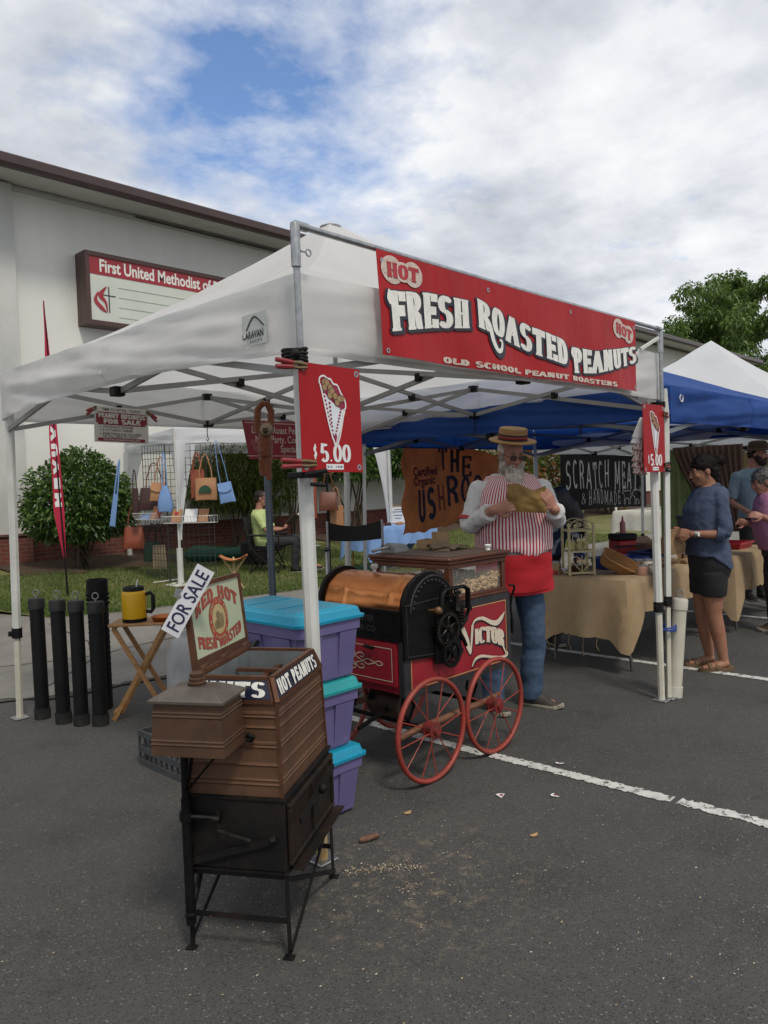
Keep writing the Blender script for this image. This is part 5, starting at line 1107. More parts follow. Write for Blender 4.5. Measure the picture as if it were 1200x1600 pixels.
for (dx_, dy_, rx, ry, ro) in ((-.022, -.018, .024, .017, .3), (.018, -.008, .020, .028, -.2), (-.004, .012, .018, .020, .5), (-.002, -.022, .018, .014, 0)): disc(b, pw, cx_ + dx_, cy_ + dy_, rx, ry, .0028 + .0003 * (dx_ > 0) + abs(dy_) * .004, 2, 16, rot=ro)
def ringtext(mb, t, r, a0, a1, size, m, inward=False):
    for i, c in enumerate(t):
        a = R_(a0 + (a1 - a0) * (i + .5) / len(t)); u = Vector((math.sin(a), -math.cos(a))) if not inward else Vector((-math.sin(a), math.cos(a))); n2 = Vector((math.cos(a), math.sin(a))) * (1 if not inward else -1); o = Vector((math.cos(a), math.sin(a))) * r
        type_mesh(c, size, lambda x, y, l: pw(cx_ + o.x + u.x * x + n2.x * (y - size * .35), cy_ + o.y + u.y * x + n2.y * (y - size * .35), l), bold=.02, align='CENTER', mb=mb, m=m, lift=.0026)
ringtext(b, 'Wm B. BERRY & CO. BOSTON', .069, 215, -12, .019, 1); ringtext(b, 'Established 1867', .069, 232, 330, .016, 1, True); WB(b, 'seal', [SEAL, SEALC, SACK], lid)
b = MB(); n_ = text_width('RED HOT', .85, .10); s = .36 / n_
letters(b, 'RED HOT', lambda x, y, l: pw(Wl * .5 - .18 + x, .150 + .078 * math.sin(math.pi * (.12 + .76 * x / .36)) + y / s * .050, l), s, wv=.22, wh=.12, ser=.12, ws=.85, sp=.10, lift=.0012)
n_ = text_width('FRESH ROASTED', .8, .10); s = .37 / n_; letters(b, 'FRESH ROASTED', lambda x, y, l: pw(Wl * .5 - .185 + x, .090 - .038 * math.sin(math.pi * (.1 + .8 * x / .37)) + y / s * .043, l), s, wv=.24, wh=.12, ser=.12, ws=.8, sp=.10, lift=.0012); WB(b, 'lettering', LETR, lid)
b = MB(); b.cyl((lx0 - .02, ly, .934), (lx1 + .01, ly, .930), .008, n=10)
for x in (lx0 + .03, lx0 + .20, lx1 - .06): b.box(x, x + .07, ly - .006, ly + .006, .920, .952, bev=.002)
WB(b, 'hinge', FRAMEB, lid, 50); b = MB(); b.tube([(La - .05, .30, .80), (La - .052, .312, .86), (La - .055, .318, .93)], .008, 6); b.tube([(La - .07, .30, .79), (La - .07, .312, .86), (La - .072, .318, .92)], .006, 6); WB(b, 'lid_stay', mat('stay_grey', (.16, .15, .13), .5, .5), smooth=50)
# side tank on its pipe stand
tx0, tx1, ty0, ty1, tz0, tz1 = -.185, -.008, .118, .365, .728, .900
b = MB(); rings = []
for z in np.linspace(tz0, tz1, 44):
    t = (z - tz0) / (tz1 - tz0); e = .010 * t - sum(.0035 * math.exp(-((z - c) / .003) ** 2) for c in (.765, .775, .853, .863)); rings.append([Vector((tx0 + e, ty0 + e, z)), Vector((tx1 - e, ty0 + e, z)), Vector((tx1 - e, ty1 - e, z)), Vector((tx0 + e, ty1 - e, z))])
b.loft(rings); tk = WB(b, 'tank', TANKC); b = MB(); e = -.006; h_ = .055
b.loft([[Vector(p) for p in ((tx0 + e, ty0 + e, tz1 - .004), (tx1 - e, ty0 + e, tz1 - .004), (tx1 - e, ty1 - e, tz1 - .004), (tx0 + e, ty1 - e, tz1 - .004))], [Vector(p) for p in ((tx0 + e, ty0 + e, tz1 + .004), (tx1 - e, ty0 + e, tz1 + .004), (tx1 - e, ty1 - e, tz1 + .004), (tx0 + e, ty1 - e, tz1 + .004))], [Vector(p) for p in ((tx0 + h_, ty0 + h_, tz1 + .036), (tx1 - h_, ty0 + h_, tz1 + .036), (tx1 - h_, ty1 - h_, tz1 + .036), (tx0 + h_, ty1 - h_, tz1 + .036))]]); WB(b, 'tank_lid', TANKL, tk)
b = MB(); b.lathe([(.027, .936), (.030, .940), (.030, .946), (.024, .949), (.026, .953), (.026, .958), (.021, .961), (.023, .966), (.023, .974), (.012, .978)], 18, T=Matrix.Translation(((tx0 + tx1) / 2, (ty0 + ty1) / 2, 0))); WB(b, 'filler_cap', TANKC, tk, 40)
b = MB(); px_, py_ = -.028, .335; b.cyl((px_, py_, .12), (px_, py_, .728), .013, n=12); b.cyl((px_, py_, .10), (px_, py_, .53), .017, n=12); b.cyl((px_, py_, .455), (px_, py_, .485), .024, n=12); b.ell((px_, py_, .13), .02, .02, .02)
b.tube([(px_, py_, .13), (px_ + .10, py_ + .015, .20), (px_ + .14, py_ + .02, .28)], .011, 8); b.bar((px_, py_, .55), (tx0 + .02, py_ - .1, .725), .012, .004); b.bar((px_, py_, .55), (tx0 + .1, ty0 + .05, .725), .012, .004); b.bar((px_, py_, .63), (-.02, ty1 - .02, .72), .012, .004); WB(b, 'pipe_stand', IRON, smooth=50)
b = MB(); b.cyl((px_ - .004, py_ - .01, .47), (px_ - .004, py_ - .12, .47), .009, n=10); b.cyl((px_ - .004, py_ - .10, .468), (px_ - .004, py_ - .125, .468), .014, n=10); b.tube([(px_ - .004, py_ - .118, .44), (px_ - .004, py_ - .118, .50)], .008, 8); b.tube([(px_ - .004, py_ - .112, .43), (px_ - .008, py_ - .17, .415), (px_ - .006, py_ - .23, .40)], .006, 7); WB(b, 'valve', IRON2, smooth=50)
b = MB(); b.bar((-.018, Lb - .02, .31), (-.018, .045, .395), .004, .024); b.tube([(-.02, .045, .398), (-.01, .03, .40)], .012, 8); b.tube([(px_, py_ + .0, .46), (px_ + .01, py_ - .02, .38), (px_ + .005, py_ + .01, .30)], .003, 6); WB(b, 'strut', RUSTB)
b = MB(); b.tube([(-.01, .128 + .0, .735), (-.004, .10, .727), (-.012, .09, .740), (-.02, .10, .752), (-.012, .112, .745)], .008, 7); WB(b, 'tap', IRON2, smooth=60)
# FOR SALE card clipped to the lid corner
card = empty('sale_card', (1.38, 2.30, 1.15), 0, 'small white For Sale card clipped at a steep tilt to the lid', 'sign')
LW = wm.matrix_basis; wmz = Matrix.Translation(wm.location) @ Matrix.Rotation(wm.rotation_euler.z, 4, 'Z'); cpos = wmz @ pw(-.02, lh - .045, .02)
ca = Vector(rt.tolist()); cu = Vector(up.tolist()); th = R_(61); axc = (ca * math.cos(th) + cu * math.sin(th)).normalized(); ayc = (-ca * math.sin(th) + cu * math.cos(th)).normalized()
wc, hc = .255, .066; o = cpos - axc * wc * .52 - ayc * hc * .5; pk_ = plane_put(o, axc, ayc); b = MB(); P8 = [pk_(x, y, l) for l in (-.003, 0) for x, y in ((0, 0), (wc, 0), (wc, hc), (0, hc))]; b.add(P8, [(3, 2, 1, 0), (4, 5, 6, 7), (0, 1, 5, 4), (1, 2, 6, 5), (2, 3, 7, 6), (3, 0, 4, 7)]); b.build('card_board', mat('white_card', (.66, .67, .70), .4), card)
b = type_mesh('FOR SALE', .066, lambda x, y, l: pk_(.014 + x, .010 + y, l), bold=.012, sx=.80, lift=.0015); b.build('lettering', mat('navy_print', (.012, .014, .06), .5), card)
b = MB(); b.box(-.018, .018, -.003, .003, -.012, .02, T=Matrix.Translation(cpos + ayc * .035) @ Matrix.Rotation(.3, 4, 'Y')); b.tube([cpos + ayc * .02 + ca * -.01, cpos + ayc * .045], .006, 6); b.build('bulldog_clip', ZINC, card)
# ---------------------------------------------------------------- purple totes
PURP = mat('purple_plastic', (.145, .125, .27), .42, col2=(.12, .10, .235), scale=3, spots=((.24, .21, .40), 15, .67)); TEAL = mat('teal_plastic', (.012, .30, .46), .38, col2=(.010, .25, .40), scale=3, spots=((.10, .38, .50), 18, .69)); TEALG = mat('green_teal_plastic', (.025, .33, .34), .42, col2=(.02, .27, .29), scale=5, spots=((.22, .5, .48), 20, .68))
def tote(x0, x1, y0, y1, z0, h, lidm, label, rz=0.0):
    cx, cy = (x0 + x1) / 2, (y0 + y1) / 2; w, d = (x1 - x0) / 2, (y1 - y0) / 2; t = empty('storage_tote', (cx, cy, z0), rz, label, 'storage tote', 'stacked purple totes'); b = MB(); hb = h - .062
    def ring(e, z, k=.02): return [Vector(p) for p in ((-w + e + k, -d + e, z), (w - e - k, -d + e, z), (w - e, -d + e + k, z), (w - e, d - e - k, z), (w - e - k, d - e, z), (-w + e + k, d - e, z), (-w + e, d - e - k, z), (-w + e, -d + e + k, z))]
    b.loft([ring(.048, .002), ring(.044, .010), ring(.022, hb - .052), ring(.008, hb - .050), ring(.006, hb - .0)])
    for (xx, s) in ((-w * .52, 1), (w * .52, 1)):            # raised ribs on the long and short sides
        b.loft([[Vector(p) for p in ((xx - w * .22, -d + .044, .008), (xx + w * .22, -d + .044, .008), (xx + w * .22, -d + .06, .008), (xx - w * .22, -d + .06, .008))], [Vector(p) for p in ((xx - w * .26, -d + .010, hb - .055), (xx + w * .26, -d + .010, hb - .055), (xx + w * .26, -d + .04, hb - .055), (xx - w * .26, -d + .04, hb - .055))]])
    for yy in (-d * .6, 0, d * .6):
        b.loft([[Vector(p) for p in ((-w + .040, yy - d * .16, .008), (-w + .07, yy - d * .16, .008), (-w + .07, yy + d * .16, .008), (-w + .040, yy + d * .16, .008))], [Vector(p) for p in ((-w + .011, yy - d * .18, hb - .055), (-w + .04, yy - d * .18, hb - .055), (-w + .04, yy + d * .18, hb - .055), (-w + .011, yy + d * .18, hb - .055))]])
    b.build('tub', PURP, t, world=False); l = MB(); l.loft([ring(-.006, hb + .001), ring(-.008, hb + .014), ring(.004, hb + .016), ring(.012, hb + .046), ring(.022, hb + .052), ring(.05, hb + .052), ring(.055, hb + .058)])
    for yy in (-d * .33, d * .33): l.box(-w + .08, w - .08, yy - .006, yy + .006, hb + .0575, hb + .0615)
    l.build('tote_lid', lidm, t, world=False); hnd = MB(); hnd.tube([(-w + .005, -.05, hb - .08), (-w - .006, -.045, hb - .10), (-w - .006, .045, hb - .10), (-w + .005, .05, hb - .08)], .012, 7); hnd.build('handle', mat('handle_black', (.02, .02, .025), .5) if 'handle_black' not in MATS else MATS['handle_black'], t, world=False, smooth=50)
tote(2.10, 2.545, 2.615, 3.27, .012, .320, TEAL, 'purple tote with bright teal lid at the bottom of the stack'); tote(2.08, 2.53, 2.61, 3.40, .332, .330, TEALG, 'scuffed purple tote with greenish lid in the middle of the stack'); tote(2.135, 2.55, 2.60, 3.30, .660, .338, TEAL, 'large purple tote with teal lid on top of the stack')
# ---------------------------------------------------------------- tent weights
PIPEB = mat('black_weight_pipe', (.005, .005, .0055), .5, spec=.22, col2=(.009, .009, .0095), scale=6, spots=((.06, .06, .058), 30, .75)); PIPEC = mat('black_cap', (.011, .011, .0115), .6, spec=.25, col2=(.03, .03, .03), scale=10)
def weight(x, y, h, r, label, lean=(0, 0), pm=PIPEB, capm=PIPEC, group='tent weights in a row', z=0):
    t = empty('tent_weight', (x, y, z), 0, label, 'tent weight', group); k = lambda q: (lean[0] * q, lean[1] * q, q)
    b = MB(); b.tube([k(.01), k(h - .02)], r, 24); b.build('tube', pm, t, world=False, smooth=60)
    b = MB(); b.tube([k(.002), k(.075)], r * 1.14, 24); b.build('cap', capm, t, world=False, smooth=60)
    b = MB(); b.tube([k(h - .075), k(h - .012), k(h)], [r * 1.14, r * 1.14, r * 1.05], 24); b.build('cap', capm, t, world=False, smooth=60)
    b = MB(); c = Vector(k(h)); b.tube([c, c + Vector((0, 0, .02))], .005, 6); b.tube([c + Vector((.7 * .021 * math.cos(a), -.7 * .021 * math.cos(a), .038 + .021 * math.sin(a))) for a in np.linspace(0, 6.28, 17)[:-1]], .0045, 6, closed=True); b.build('ring_bolt', ZINC, t, world=False, smooth=60)
weight(2.164, 5.474, .848, .048, 'black pipe tent weight nearest the rear left tent leg', (-.002, .01)); weight(2.213, 5.243, .850, .048, 'black pipe tent weight second from the rear left tent leg', (-.006, .004)); weight(2.272, 5.097, .848, .047, 'black pipe tent weight third from the rear left tent leg', (0, .004)); weight(2.352, 4.985, .838, .049, 'black pipe tent weight with scuffed side, nearest the folding table', (.004, .0))
weight(5.235, 2.262, .690, .046, 'cream pipe tent weight strapped to the right tent leg with blue cord', (.065, -.055), mat('cream_pvc', (.56, .53, .44), .45, col2=(.47, .44, .36), scale=6, spots=((.32, .26, .17), 14, .70)), mat('cream_cap', (.58, .56, .49), .45, col2=(.48, .45, .38), scale=8), None)
b = MB()
for i in range(3): b.tube([(5.19 + .062 * math.cos(a) + .01, 2.285 + .056 * math.sin(a), .485 + .009 * i + .010 * math.sin(a + i)) for a in np.linspace(0, 6.28, 19)[:-1]], .0055, 6, closed=True)
tag(b.build('tie_rope', mat('blue_rope', (.02, .06, .30), .7), smooth=60), 'blue cord tying the cream weight pipe to the white leg', 'cord')
dp = empty('drain_pipe', (2.55, 5.36, 0), 0, 'wide black perforated pipe standing behind the row of tent weights', 'pipe'); b = MB(); pr = []
for j in range(60): z = .945 * j / 59; pr.append((.072 + (.0025 * math.sin(z * 160) if z < .84 else .003), z))
pr[0] = (.072, 0); b.lathe(pr + [(.066, .945), (.066, .60)], 26, T=Matrix.Translation((2.55, 5.36, 0))); b.build('pipe_wall', PIPEB, dp, smooth=60); b = MB()
for row in range(3):
    for i in range(14): a = 2 * math.pi * (i + .5 * (row % 2)) / 14; c = Vector((2.55 + .0735 * math.cos(a), 5.36 + .0735 * math.sin(a), .835 - .032 * row)); b.ell(c, .009, .009, .010, 8, 6)
b.build('hole', IRON, dp)
# ---------------------------------------------------------------- folding table with mug
tt = empty('folding_table', (2.66, 4.90, 0), 0, 'small light wood folding table with crossed legs', 'table'); tr_ = Matrix.Translation((2.655, 4.915, 0)) @ Matrix.Rotation(R_(-44), 4, 'Z')
b = MB(); b.box(-.20, .20, -.14, .14, .655, .673, bev=.004, T=tr_); b.build('tabletop', WOOD_LIGHT, tt); 
for s in (-1, 1):
    y = s * .105; b = MB(); b.bar(tr_ @ Vector((-.17, y, .64)), tr_ @ Vector((.19, y - .02, .005)), .014, .030); b.build('leg', WOOD_LIGHT, tt); b = MB(); b.bar(tr_ @ Vector((.17, y - s * .018, .64)), tr_ @ Vector((-.20, y - s * .018, .005)), .014, .030); b.build('leg', WOOD_LIGHT, tt)
b = MB(); b.bar(tr_ @ Vector((-.165, -.12, .645)), tr_ @ Vector((-.165, .12, .645)), .02, .016); b.bar(tr_ @ Vector((-.19, -.10, .06)), tr_ @ Vector((-.19, .10, .06)), .014, .02); b.bar(tr_ @ Vector((.165, -.12, .645)), tr_ @ Vector((.165, .12, .645)), .02, .016); b.build('rail', WOOD_LIGHT, tt)
MUGY = mat('yellow_plastic', (.68, .38, .004), .35, col2=(.62, .34, .004), scale=4); mg = empty('travel_mug', (2.60, 4.92, .674), 0, 'big yellow insulated mug with black lid and handle', 'mug'); b = MB(); T = Matrix.Translation((2.60, 4.92, .674))
b.lathe([(.075, .022), (.082, .026), (.083, .05), (.083, .19), (.080, .205), (.070, .213)], 30, T=T); b.build('mug_body', MUGY, mg, smooth=50); b = MB(); b.lathe([(.070, 0), (.080, .002), (.0825, .024), (.06, .025)], 30, T=T); b.build('mug_base', BLACK_PL, mg, smooth=50)
b = MB(); b.lathe([(.066, .211), (.070, .214), (.071, .235), (.064, .243), (.05, .244), (.048, .238)], 30, T=T); b.build('mug_lid', BLACK_PL, mg, smooth=50); hd = Vector((.69, -.72, 0)); c = Vector((2.60, 4.92, .674)); b = MB()
b.tube([c + hd * .080 + Vector((0, 0, .185)), c + hd * .115 + Vector((0, 0, .195)), c + hd * .132 + Vector((0, 0, .175)), c + hd * .132 + Vector((0, 0, .085)), c + hd * .115 + Vector((0, 0, .062)), c + hd * .080 + Vector((0, 0, .068))], [.012, .013, .014, .014, .013, .012], 10); b.build('handle', BLACK_PL, mg, smooth=60)
b = MB(); b.cyl(c + hd * .02 + Vector((0, 0, .24)), c + hd * .032 + Vector((0, 0, .29)), .0045, n=8); b.build('straw', PAPER, mg)
b = MB(); T = Matrix.Translation((2.74, 4.78, .674)); b.lathe([(.055, 0), (.07, .004), (.085, .03), (.082, .032), (.066, .008)], 24, T=T); tag(b.build('copper_dish', mat('copper_pan', (.55, .20, .08), .35, 1.0), smooth=50), 'shallow copper dish beside the yellow mug', 'dish')
# ---------------------------------------------------------------- gas cylinder, crate
GASM = mat('weathered_gas_cylinder', (.36, .36, .36), .5, col2=(.24, .24, .24), scale=6, detail=8, spots=((.14, .10, .08), 16, .68)); gt = empty('gas_cylinder', (2.72, 4.36, 0), 0, 'scuffed grey gas cylinder behind the folded-up sign lid', 'gas cylinder'); T = Matrix.Translation((2.72, 4.36, -.10)); b = MB()
b.lathe([(.15, .10), (.155, .12), (.16, .15), (.185, .17), (.19, .20), (.19, .56), (.18, .64), (.15, .70), (.10, .735), (.05, .75)], 32, T=T); b.build('tank_shell', GASM, gt, smooth=60); b = MB(); b.tube([(2.72 + .10 * math.cos(a), 4.36 + .10 * math.sin(a), .69) for a in np.linspace(.6, 5.7, 20)], .010, 7); 
for a in (.8, 2.4, 3.9, 5.5): b.bar((2.72 + .10 * math.cos(a), 4.36 + .10 * math.sin(a), .62), (2.72 + .10 * math.cos(a), 4.36 + .10 * math.sin(a), .69), .02, .006)
b.build('collar', GASM, gt, smooth=50); b = MB(); b.lathe([(.022, .74), (.022, .79), (.03, .795), (.03, .815), (.012, .82)], 12, T=T); b.build('valve', BRASS, gt, smooth=40)
CRT = mat('grey_crate_plastic', (.055, .058, .062), .5, col2=(.04, .042, .045), scale=6); ck = empty('plastic_crate', (2.33, 3.86, 0), 0.0, 'dark grey plastic crate on the ground behind the copper warmer', 'crate'); b = MB(); x0, x1, y0, y1, hh = -.19, .17, -.25, .22, .20
for z in (.0, .075, .165): 
    for v in ((x0, x1, y0, y0 + .012), (x0, x1, y1 - .012, y1), (x0, x0 + .012, y0 + .012, y1 - .012), (x1 - .012, x1, y0 + .012, y1 - .012)): b.box(*v, z, z + .035)
b.box(x0 + .012, x1 - .012, y0 + .012, y1 - .012, .002, .010)
for i in range(9): 
    t = i / 8; 
    for (px, py) in ((x0 + .006 + (x1 - x0 - .012) * t, y0 + .008), (x0 + .006 + (x1 - x0 - .012) * t, y1 - .008), (x0 + .008, y0 + .006 + (y1 - y0 - .012) * t), (x1 - .008, y0 + .006 + (y1 - y0 - .012) * t)): b.box(px - .006, px + .006, py - .004, py + .004, .0351, .0749); b.box(px - .006, px + .006, py - .004, py + .004, .1101, .1649)
b.build('crate_shell', CRT, ck, world=False)
# ---------------------------------------------------------------- debris on the asphalt
stk = MB(); p = Vector((2.305, 2.375, .016)); d = Vector(((.69 * .8 + .72 * .35), (-.72 * .8 + .69 * .35), 0)).normalized(); stk.tube([p - d * .045, p - d * .03, p, p + d * .03 + Vector((.0, .002, .002)), p + d * .05], [.008, .013, .013, .012, .006], 10); tag(stk.build('bark_stick', mat('stick_bark', (.17, .085, .05), .85, col2=(.08, .04, .025), scale=40, bump=.6), smooth=60), 'short brown stick lying on the asphalt beyond the warmer', 'stick')
for i, (x, y, r, lb_) in enumerate(((3.062, 2.213, .3, 'white and pink paper scrap beside the near right cart wheel, left of two'), (3.226, 2.006, 1.2, 'white and pink paper scrap on the asphalt farther right, right of two'), (3.62, 2.21, 2.0, 'white and pink paper scrap just past the white parking line'))):
    b = MB(); T = Matrix.Translation((x, y, .004)) @ Matrix.Rotation(r, 4, 'Z'); b.add([T @ Vector(q) for q in ((-.024, -.014, 0), (.028, -.016, .001), (.018, .012, .003), (-.005, .021, .005))], [(0, 1, 2, 3)]); b.add([T @ Vector(q) for q in ((-.008, -.013, .003), (.012, -.013, .004), (.006, .0, .006), (-.002, .004, .007))], [(0, 1, 2, 3)], 1); tag(b.build('paper_scrap', [PAPER, MAROON]), lb_, 'paper scrap', 'scraps on the asphalt')
rng = np.random.default_rng(21); VV, FF = [], []; c = 0; LIT = island_mat('litter_chips', [(.42, .34, .24), (.30, .22, .13), (.55, .50, .42), (.20, .13, .07)], .9)
for i in range(1500):
    if i < 420: x, y = 1.2 + 2.4 * rng.random(), .3 + 2.1 * rng.random()
    elif i < 720: q = rng.random(); x, y = 2.06 + .22 * q + rng.normal() * .018, 2.27 - .20 * q + rng.normal() * .018
    elif i < 1250: a, q = rng.random() * 6.28, abs(rng.normal()) * .7; x, y = 2.15 + q * math.cos(a) * 1.3, 2.0 + q * math.sin(a)
    else: x, y = 2 + 4 * rng.random(), .6 + 3 * rng.random()
    s = .0012 + .0035 * rng.random() ** 3.0; a = rng.random() * 6.28; e = .4 + .6 * rng.random(); q = [(x + s * math.cos(a + t) * (1 if k % 2 else 1.5), y + s * e * math.sin(a + t), .003 + .0015 * (k % 2)) for k, t in enumerate((0, 1.3, 2.6, 3.9, 5.2))] + [(x, y, .004 + s * .45)]
    VV += q; FF += [(c + k, c + (k + 1) % 5, c + 5) for k in range(5)]; c += 6
raw_mesh('peanut_litter', np.array(VV), np.array(FF), LIT, kind='stuff')
hl = MB(); rr = random.Random(2)
for i, (x, y) in enumerate(((2.62, 2.43), (2.80, 1.85))):
    b = MB(); T = Matrix.Translation((x, y, .006)) @ Matrix.Rotation(rr.random() * 6, 4, 'Z'); b.grid(lambda u, v: T @ Vector((-.018 + .036 * u, .010 * (v - .5) * 2 * math.sin(math.pi * (u * .9 + .05)), .012 * (1 - (v * 2 - 1) ** 2) * (.4 + .6 * u))), 8, 6, thick=.0015); tag(b.build('peanut_shell', NUT, smooth=60), ['tan peanut shell on the asphalt between warmer and cart', 'tan peanut shell on the open asphalt in the foreground'][i], 'peanut shell', 'shells on the asphalt')
# ---------------------------------------------------------------- toy monkey hanging from the truss
FUR = mat('orange_plush', (.26, .072, .022), .95, col2=(.18, .046, .015), scale=60, bump=1.0, bscale=180, sheen=.4); FURW = mat('cream_plush', (.42, .33, .24), .95, col2=(.32, .24, .17), scale=60, bump=1.0, bscale=180)
mk = empty('toy_monkey', (3.58, 4.655, 1.6), 0, 'orange plush monkey with pale face hanging from the tent truss by its arms', 'toy monkey'); rv = Vector((.69, -.72, 0)); c = Vector((3.58, 4.655, 0)); P3 = lambda a, z, f=0: c + rv * a + Vector((-.72, -.69, 0)) * f + Vector((0, 0, z)); b = MB()
b.tube([P3(.01, 2.21, .02), P3(-.045, 2.16), P3(-.055, 2.05), P3(-.045, 1.98)], [.022, .026, .028, .030], 10); b.tube([P3(.02, 2.21, .02), P3(.055, 2.14), P3(.05, 2.06), P3(.035, 1.98)], [.022, .026, .028, .030], 10); b.tube([P3(0, 2.0), P3(.0, 1.92), P3(.0, 1.84), P3(.005, 1.80)], [.04, .056, .058, .046], 12)
b.tube([P3(-.02, 1.81), P3(-.03, 1.73), P3(-.025, 1.655)], [.032, .027, .024], 10); b.tube([P3(.022, 1.81), P3(.012, 1.70), P3(.02, 1.62)], [.032, .027, .022], 10); b.ell(P3(.02, 2.005, .035), .048, .048, .05)
fb_ = fuse(b, .006, 3); wrinkle(fb_, .004, 60); fb_.build('plush_body', FUR, mk, smooth=180); b = MB(); b.ell(P3(.022, 1.998, .055), .05, .045, .048); fb_ = fuse(b, .006, 3); wrinkle(fb_, .003, 70); fb_.build('face_ruff', FURW, mk, smooth=180); b = MB(); b.ell(P3(.022, 1.99, .088), .026, .020, .024); b.build('muzzle', mat('brown_muzzle', (.09, .05, .035), .8), mk, smooth=180); b = MB()
for s in (-1, 1): b.ell(P3(.022 + s * .012, 2.006, .104), .005, .005, .006, 8, 6)
b.build('eye', BLACK_PL, mk)
# ---------------------------------------------------------------- street sign post and feather flag
sp2 = empty('sign_post', (4.36, 5.64, 0), 0, 'grey blue perforated square steel post rising at the pavement edge', 'post'); POSTM = mat('blue_grey_post', (.13, .16, .19), .5, .5, col2=(.10, .12, .15), scale=10); b = MB(); o = Vector((4.36, 5.64, 0)); a1 = R_(44 - 18); d1, d2 = Vector((math.cos(a1), math.sin(a1), 0)), Vector((-math.sin(a1), math.cos(a1), 0))
b.bar(o, o + Vector((-.01, .01, 2.5)), .05, .05, upv=d2); b.build('steel_post', POSTM, sp2); b = MB()
for i in range(90): p = o + Vector((-.01, .01, 2.5)) * ((i + .5) / 90); b.tube([p - d1 * .0255, p - d1 * .0262], .0055, 8); b.tube([p - d2 * .0255, p - d2 * .0262], .0055, 8)
b.build('hole', BLACK_PL, sp2)
FLAG = mat('flag_red', (.58, .025, .07), .6, col2=(.50, .02, .06), trans=.25, scale=4); ff = empty('feather_flag', (4.38, 10.1, .19), 0, 'tall thin red feather flag with white lettering on a black pole', 'flag'); b = MB(); base = Vector((4.40, 10.1, .19)); tp_ = base + Vector((-.085, .10, 3.93)); b.tube([base, base.lerp(tp_, .5), tp_], [.014, .012, .006], 8); b.build('pole', BLACK_PL, ff, smooth=60)
fd = Vector((-.60, .80, 0)).normalized()
def fl(u, v, l=0):
    p = base.lerp(tp_, .10 + .90 * v); w = .155 * min(1, v / .22) ** .8 * (1 - v ** 5) * (1.0 - .45 * v); k = Vector((fd.y, -fd.x, 0)); 
    return p + fd * (w * (u - .35)) + k * (.012 * math.sin(v * 9 + u * 2.2) * u + .01 * math.sin(v * 23) * u + l)
b = MB(); b.grid(lambda u, v: fl(u, v), 10, 60, thick=.002); b.build('cloth', FLAG, ff, smooth=60); b = MB()
for i, ch in enumerate('MIVUVILM'):
    n_ = GL[ch][0]; s = .20; v0 = .235 + .062 * i
    for side in (-1, 1): letters(b, ch, lambda x, y, l: fl(.18 + .64 * y / s, v0 + .05 * (x / s / n_), (.004 + l) * side), s, wv=.26, wh=.2, ser=0, ws=1.0)
b.build('lettering', PAPER, ff)
# ---------------------------------------------------------------- neighbours' canopies
bt = empty('blue_canopy_tent', (6.8, 3.82, 0), 0, 'blue pop-up canopy over the burlap meat stall, joining the white tent\'s right side', 'canopy tent')
BC = [(5.28, 2.27, 2.20), (8.36, 2.27, 2.19), (8.36, 5.36, 2.20), (5.28, 5.36, 2.20)]
canopy(bt, BC, (6.8, 3.82, 2.84), [1.93, 1.93, 1.93, 1.96], CAN_B, sag=1.1, amp=.022, seed=11)
BP = [((5.285, 2.30, 2.16), (5.175, 2.275, 0)), ((8.33, 2.30, 2.16), (8.34, 2.29, 0)), ((8.33, 5.33, 2.16), (8.34, 5.33, 0)), ((5.31, 5.33, 2.16), (5.26, 5.36, 0))]
for t, f in BP: post(bt, t, f, .024, .66, oct_=4, lower=OLDW)
tp2 = [Vector(p[0]) for p in BP]; DKBAR = mat('dull_grey_bar', (.17, .18, .20), .5, col2=(.13, .14, .16))
for i in range(4): scissor(bt, tp2[i], tp2[(i + 1) % 4], 2.12, 1.93, (2.12, 1.86), m=DKBAR)
for i in range(4):
    md = (tp2[i] + tp2[(i + 1) % 4]) / 2; mb = MB(); mb.bar((md.x, md.y, 2.12), (6.8, 3.82, 2.06), .016, .03); mb.build('truss_bar', DKBAR, bt); mb = MB(); mb.bar((md.x, md.y, 1.95), (6.8, 3.82, 2.22), .016, .03); mb.build('truss_bar', DKBAR, bt)
mb = MB(); mb.cyl((6.8, 3.82, 1.98), (6.8, 3.82, 2.80), .016, n=10); mb.build('peak_pole', DKBAR, bt)
mb = MB(); mb.tube([(5.44 + .026 * math.cos(a), 2.255, 2.10 + .026 * math.sin(a)) for a in np.linspace(0, 6.28, 19)[:-1]], .0045, 6, closed=True); mb.build('eyelet_ring', PAPER, bt, smooth=60)
wt = empty('white_canopy_tent', (9.95, 3.82, 0), 0, 'white peaked pop-up canopy behind the blue one, holding the black meat banner', 'canopy tent')
WC = [(8.42, 2.28, 2.16), (11.5, 2.28, 2.16), (11.5, 5.42, 2.16), (8.42, 5.42, 2.16)]
canopy(wt, WC, (10.0, 3.75, 3.24), [1.90, 1.92, 1.88, 1.92], CAN_W2, sag=1.2, seed=17)
WP = [((8.45, 2.31, 2.12), (8.45, 2.31, 0)), ((11.46, 2.31, 2.12), (11.46, 2.31, 0)), ((11.46, 5.39, 2.12), (11.48, 5.42, 0)), ((8.45, 5.39, 2.12), (8.45, 5.40, 0))]
for t, f in WP: post(wt, t, f, .024, .60, oct_=4)
tp3 = [Vector(p[0]) for p in WP]
for i in range(4): scissor(wt, tp3[i], tp3[(i + 1) % 4], 2.10, 1.90, (2.10, 1.84))
ft_ = empty('white_canopy_tent', (14.2, 4.6, 0), 0, 'low white canopy farther down the row, seen past the brown curtain', 'canopy tent')
canopy(ft_, [(12.4, 2.6, 2.1), (15.6, 2.6, 2.1), (15.6, 6.4, 2.1), (12.4, 6.4, 2.1)], (14, 4.5, 2.9), [1.85] * 4, CAN_W2, seed=23)
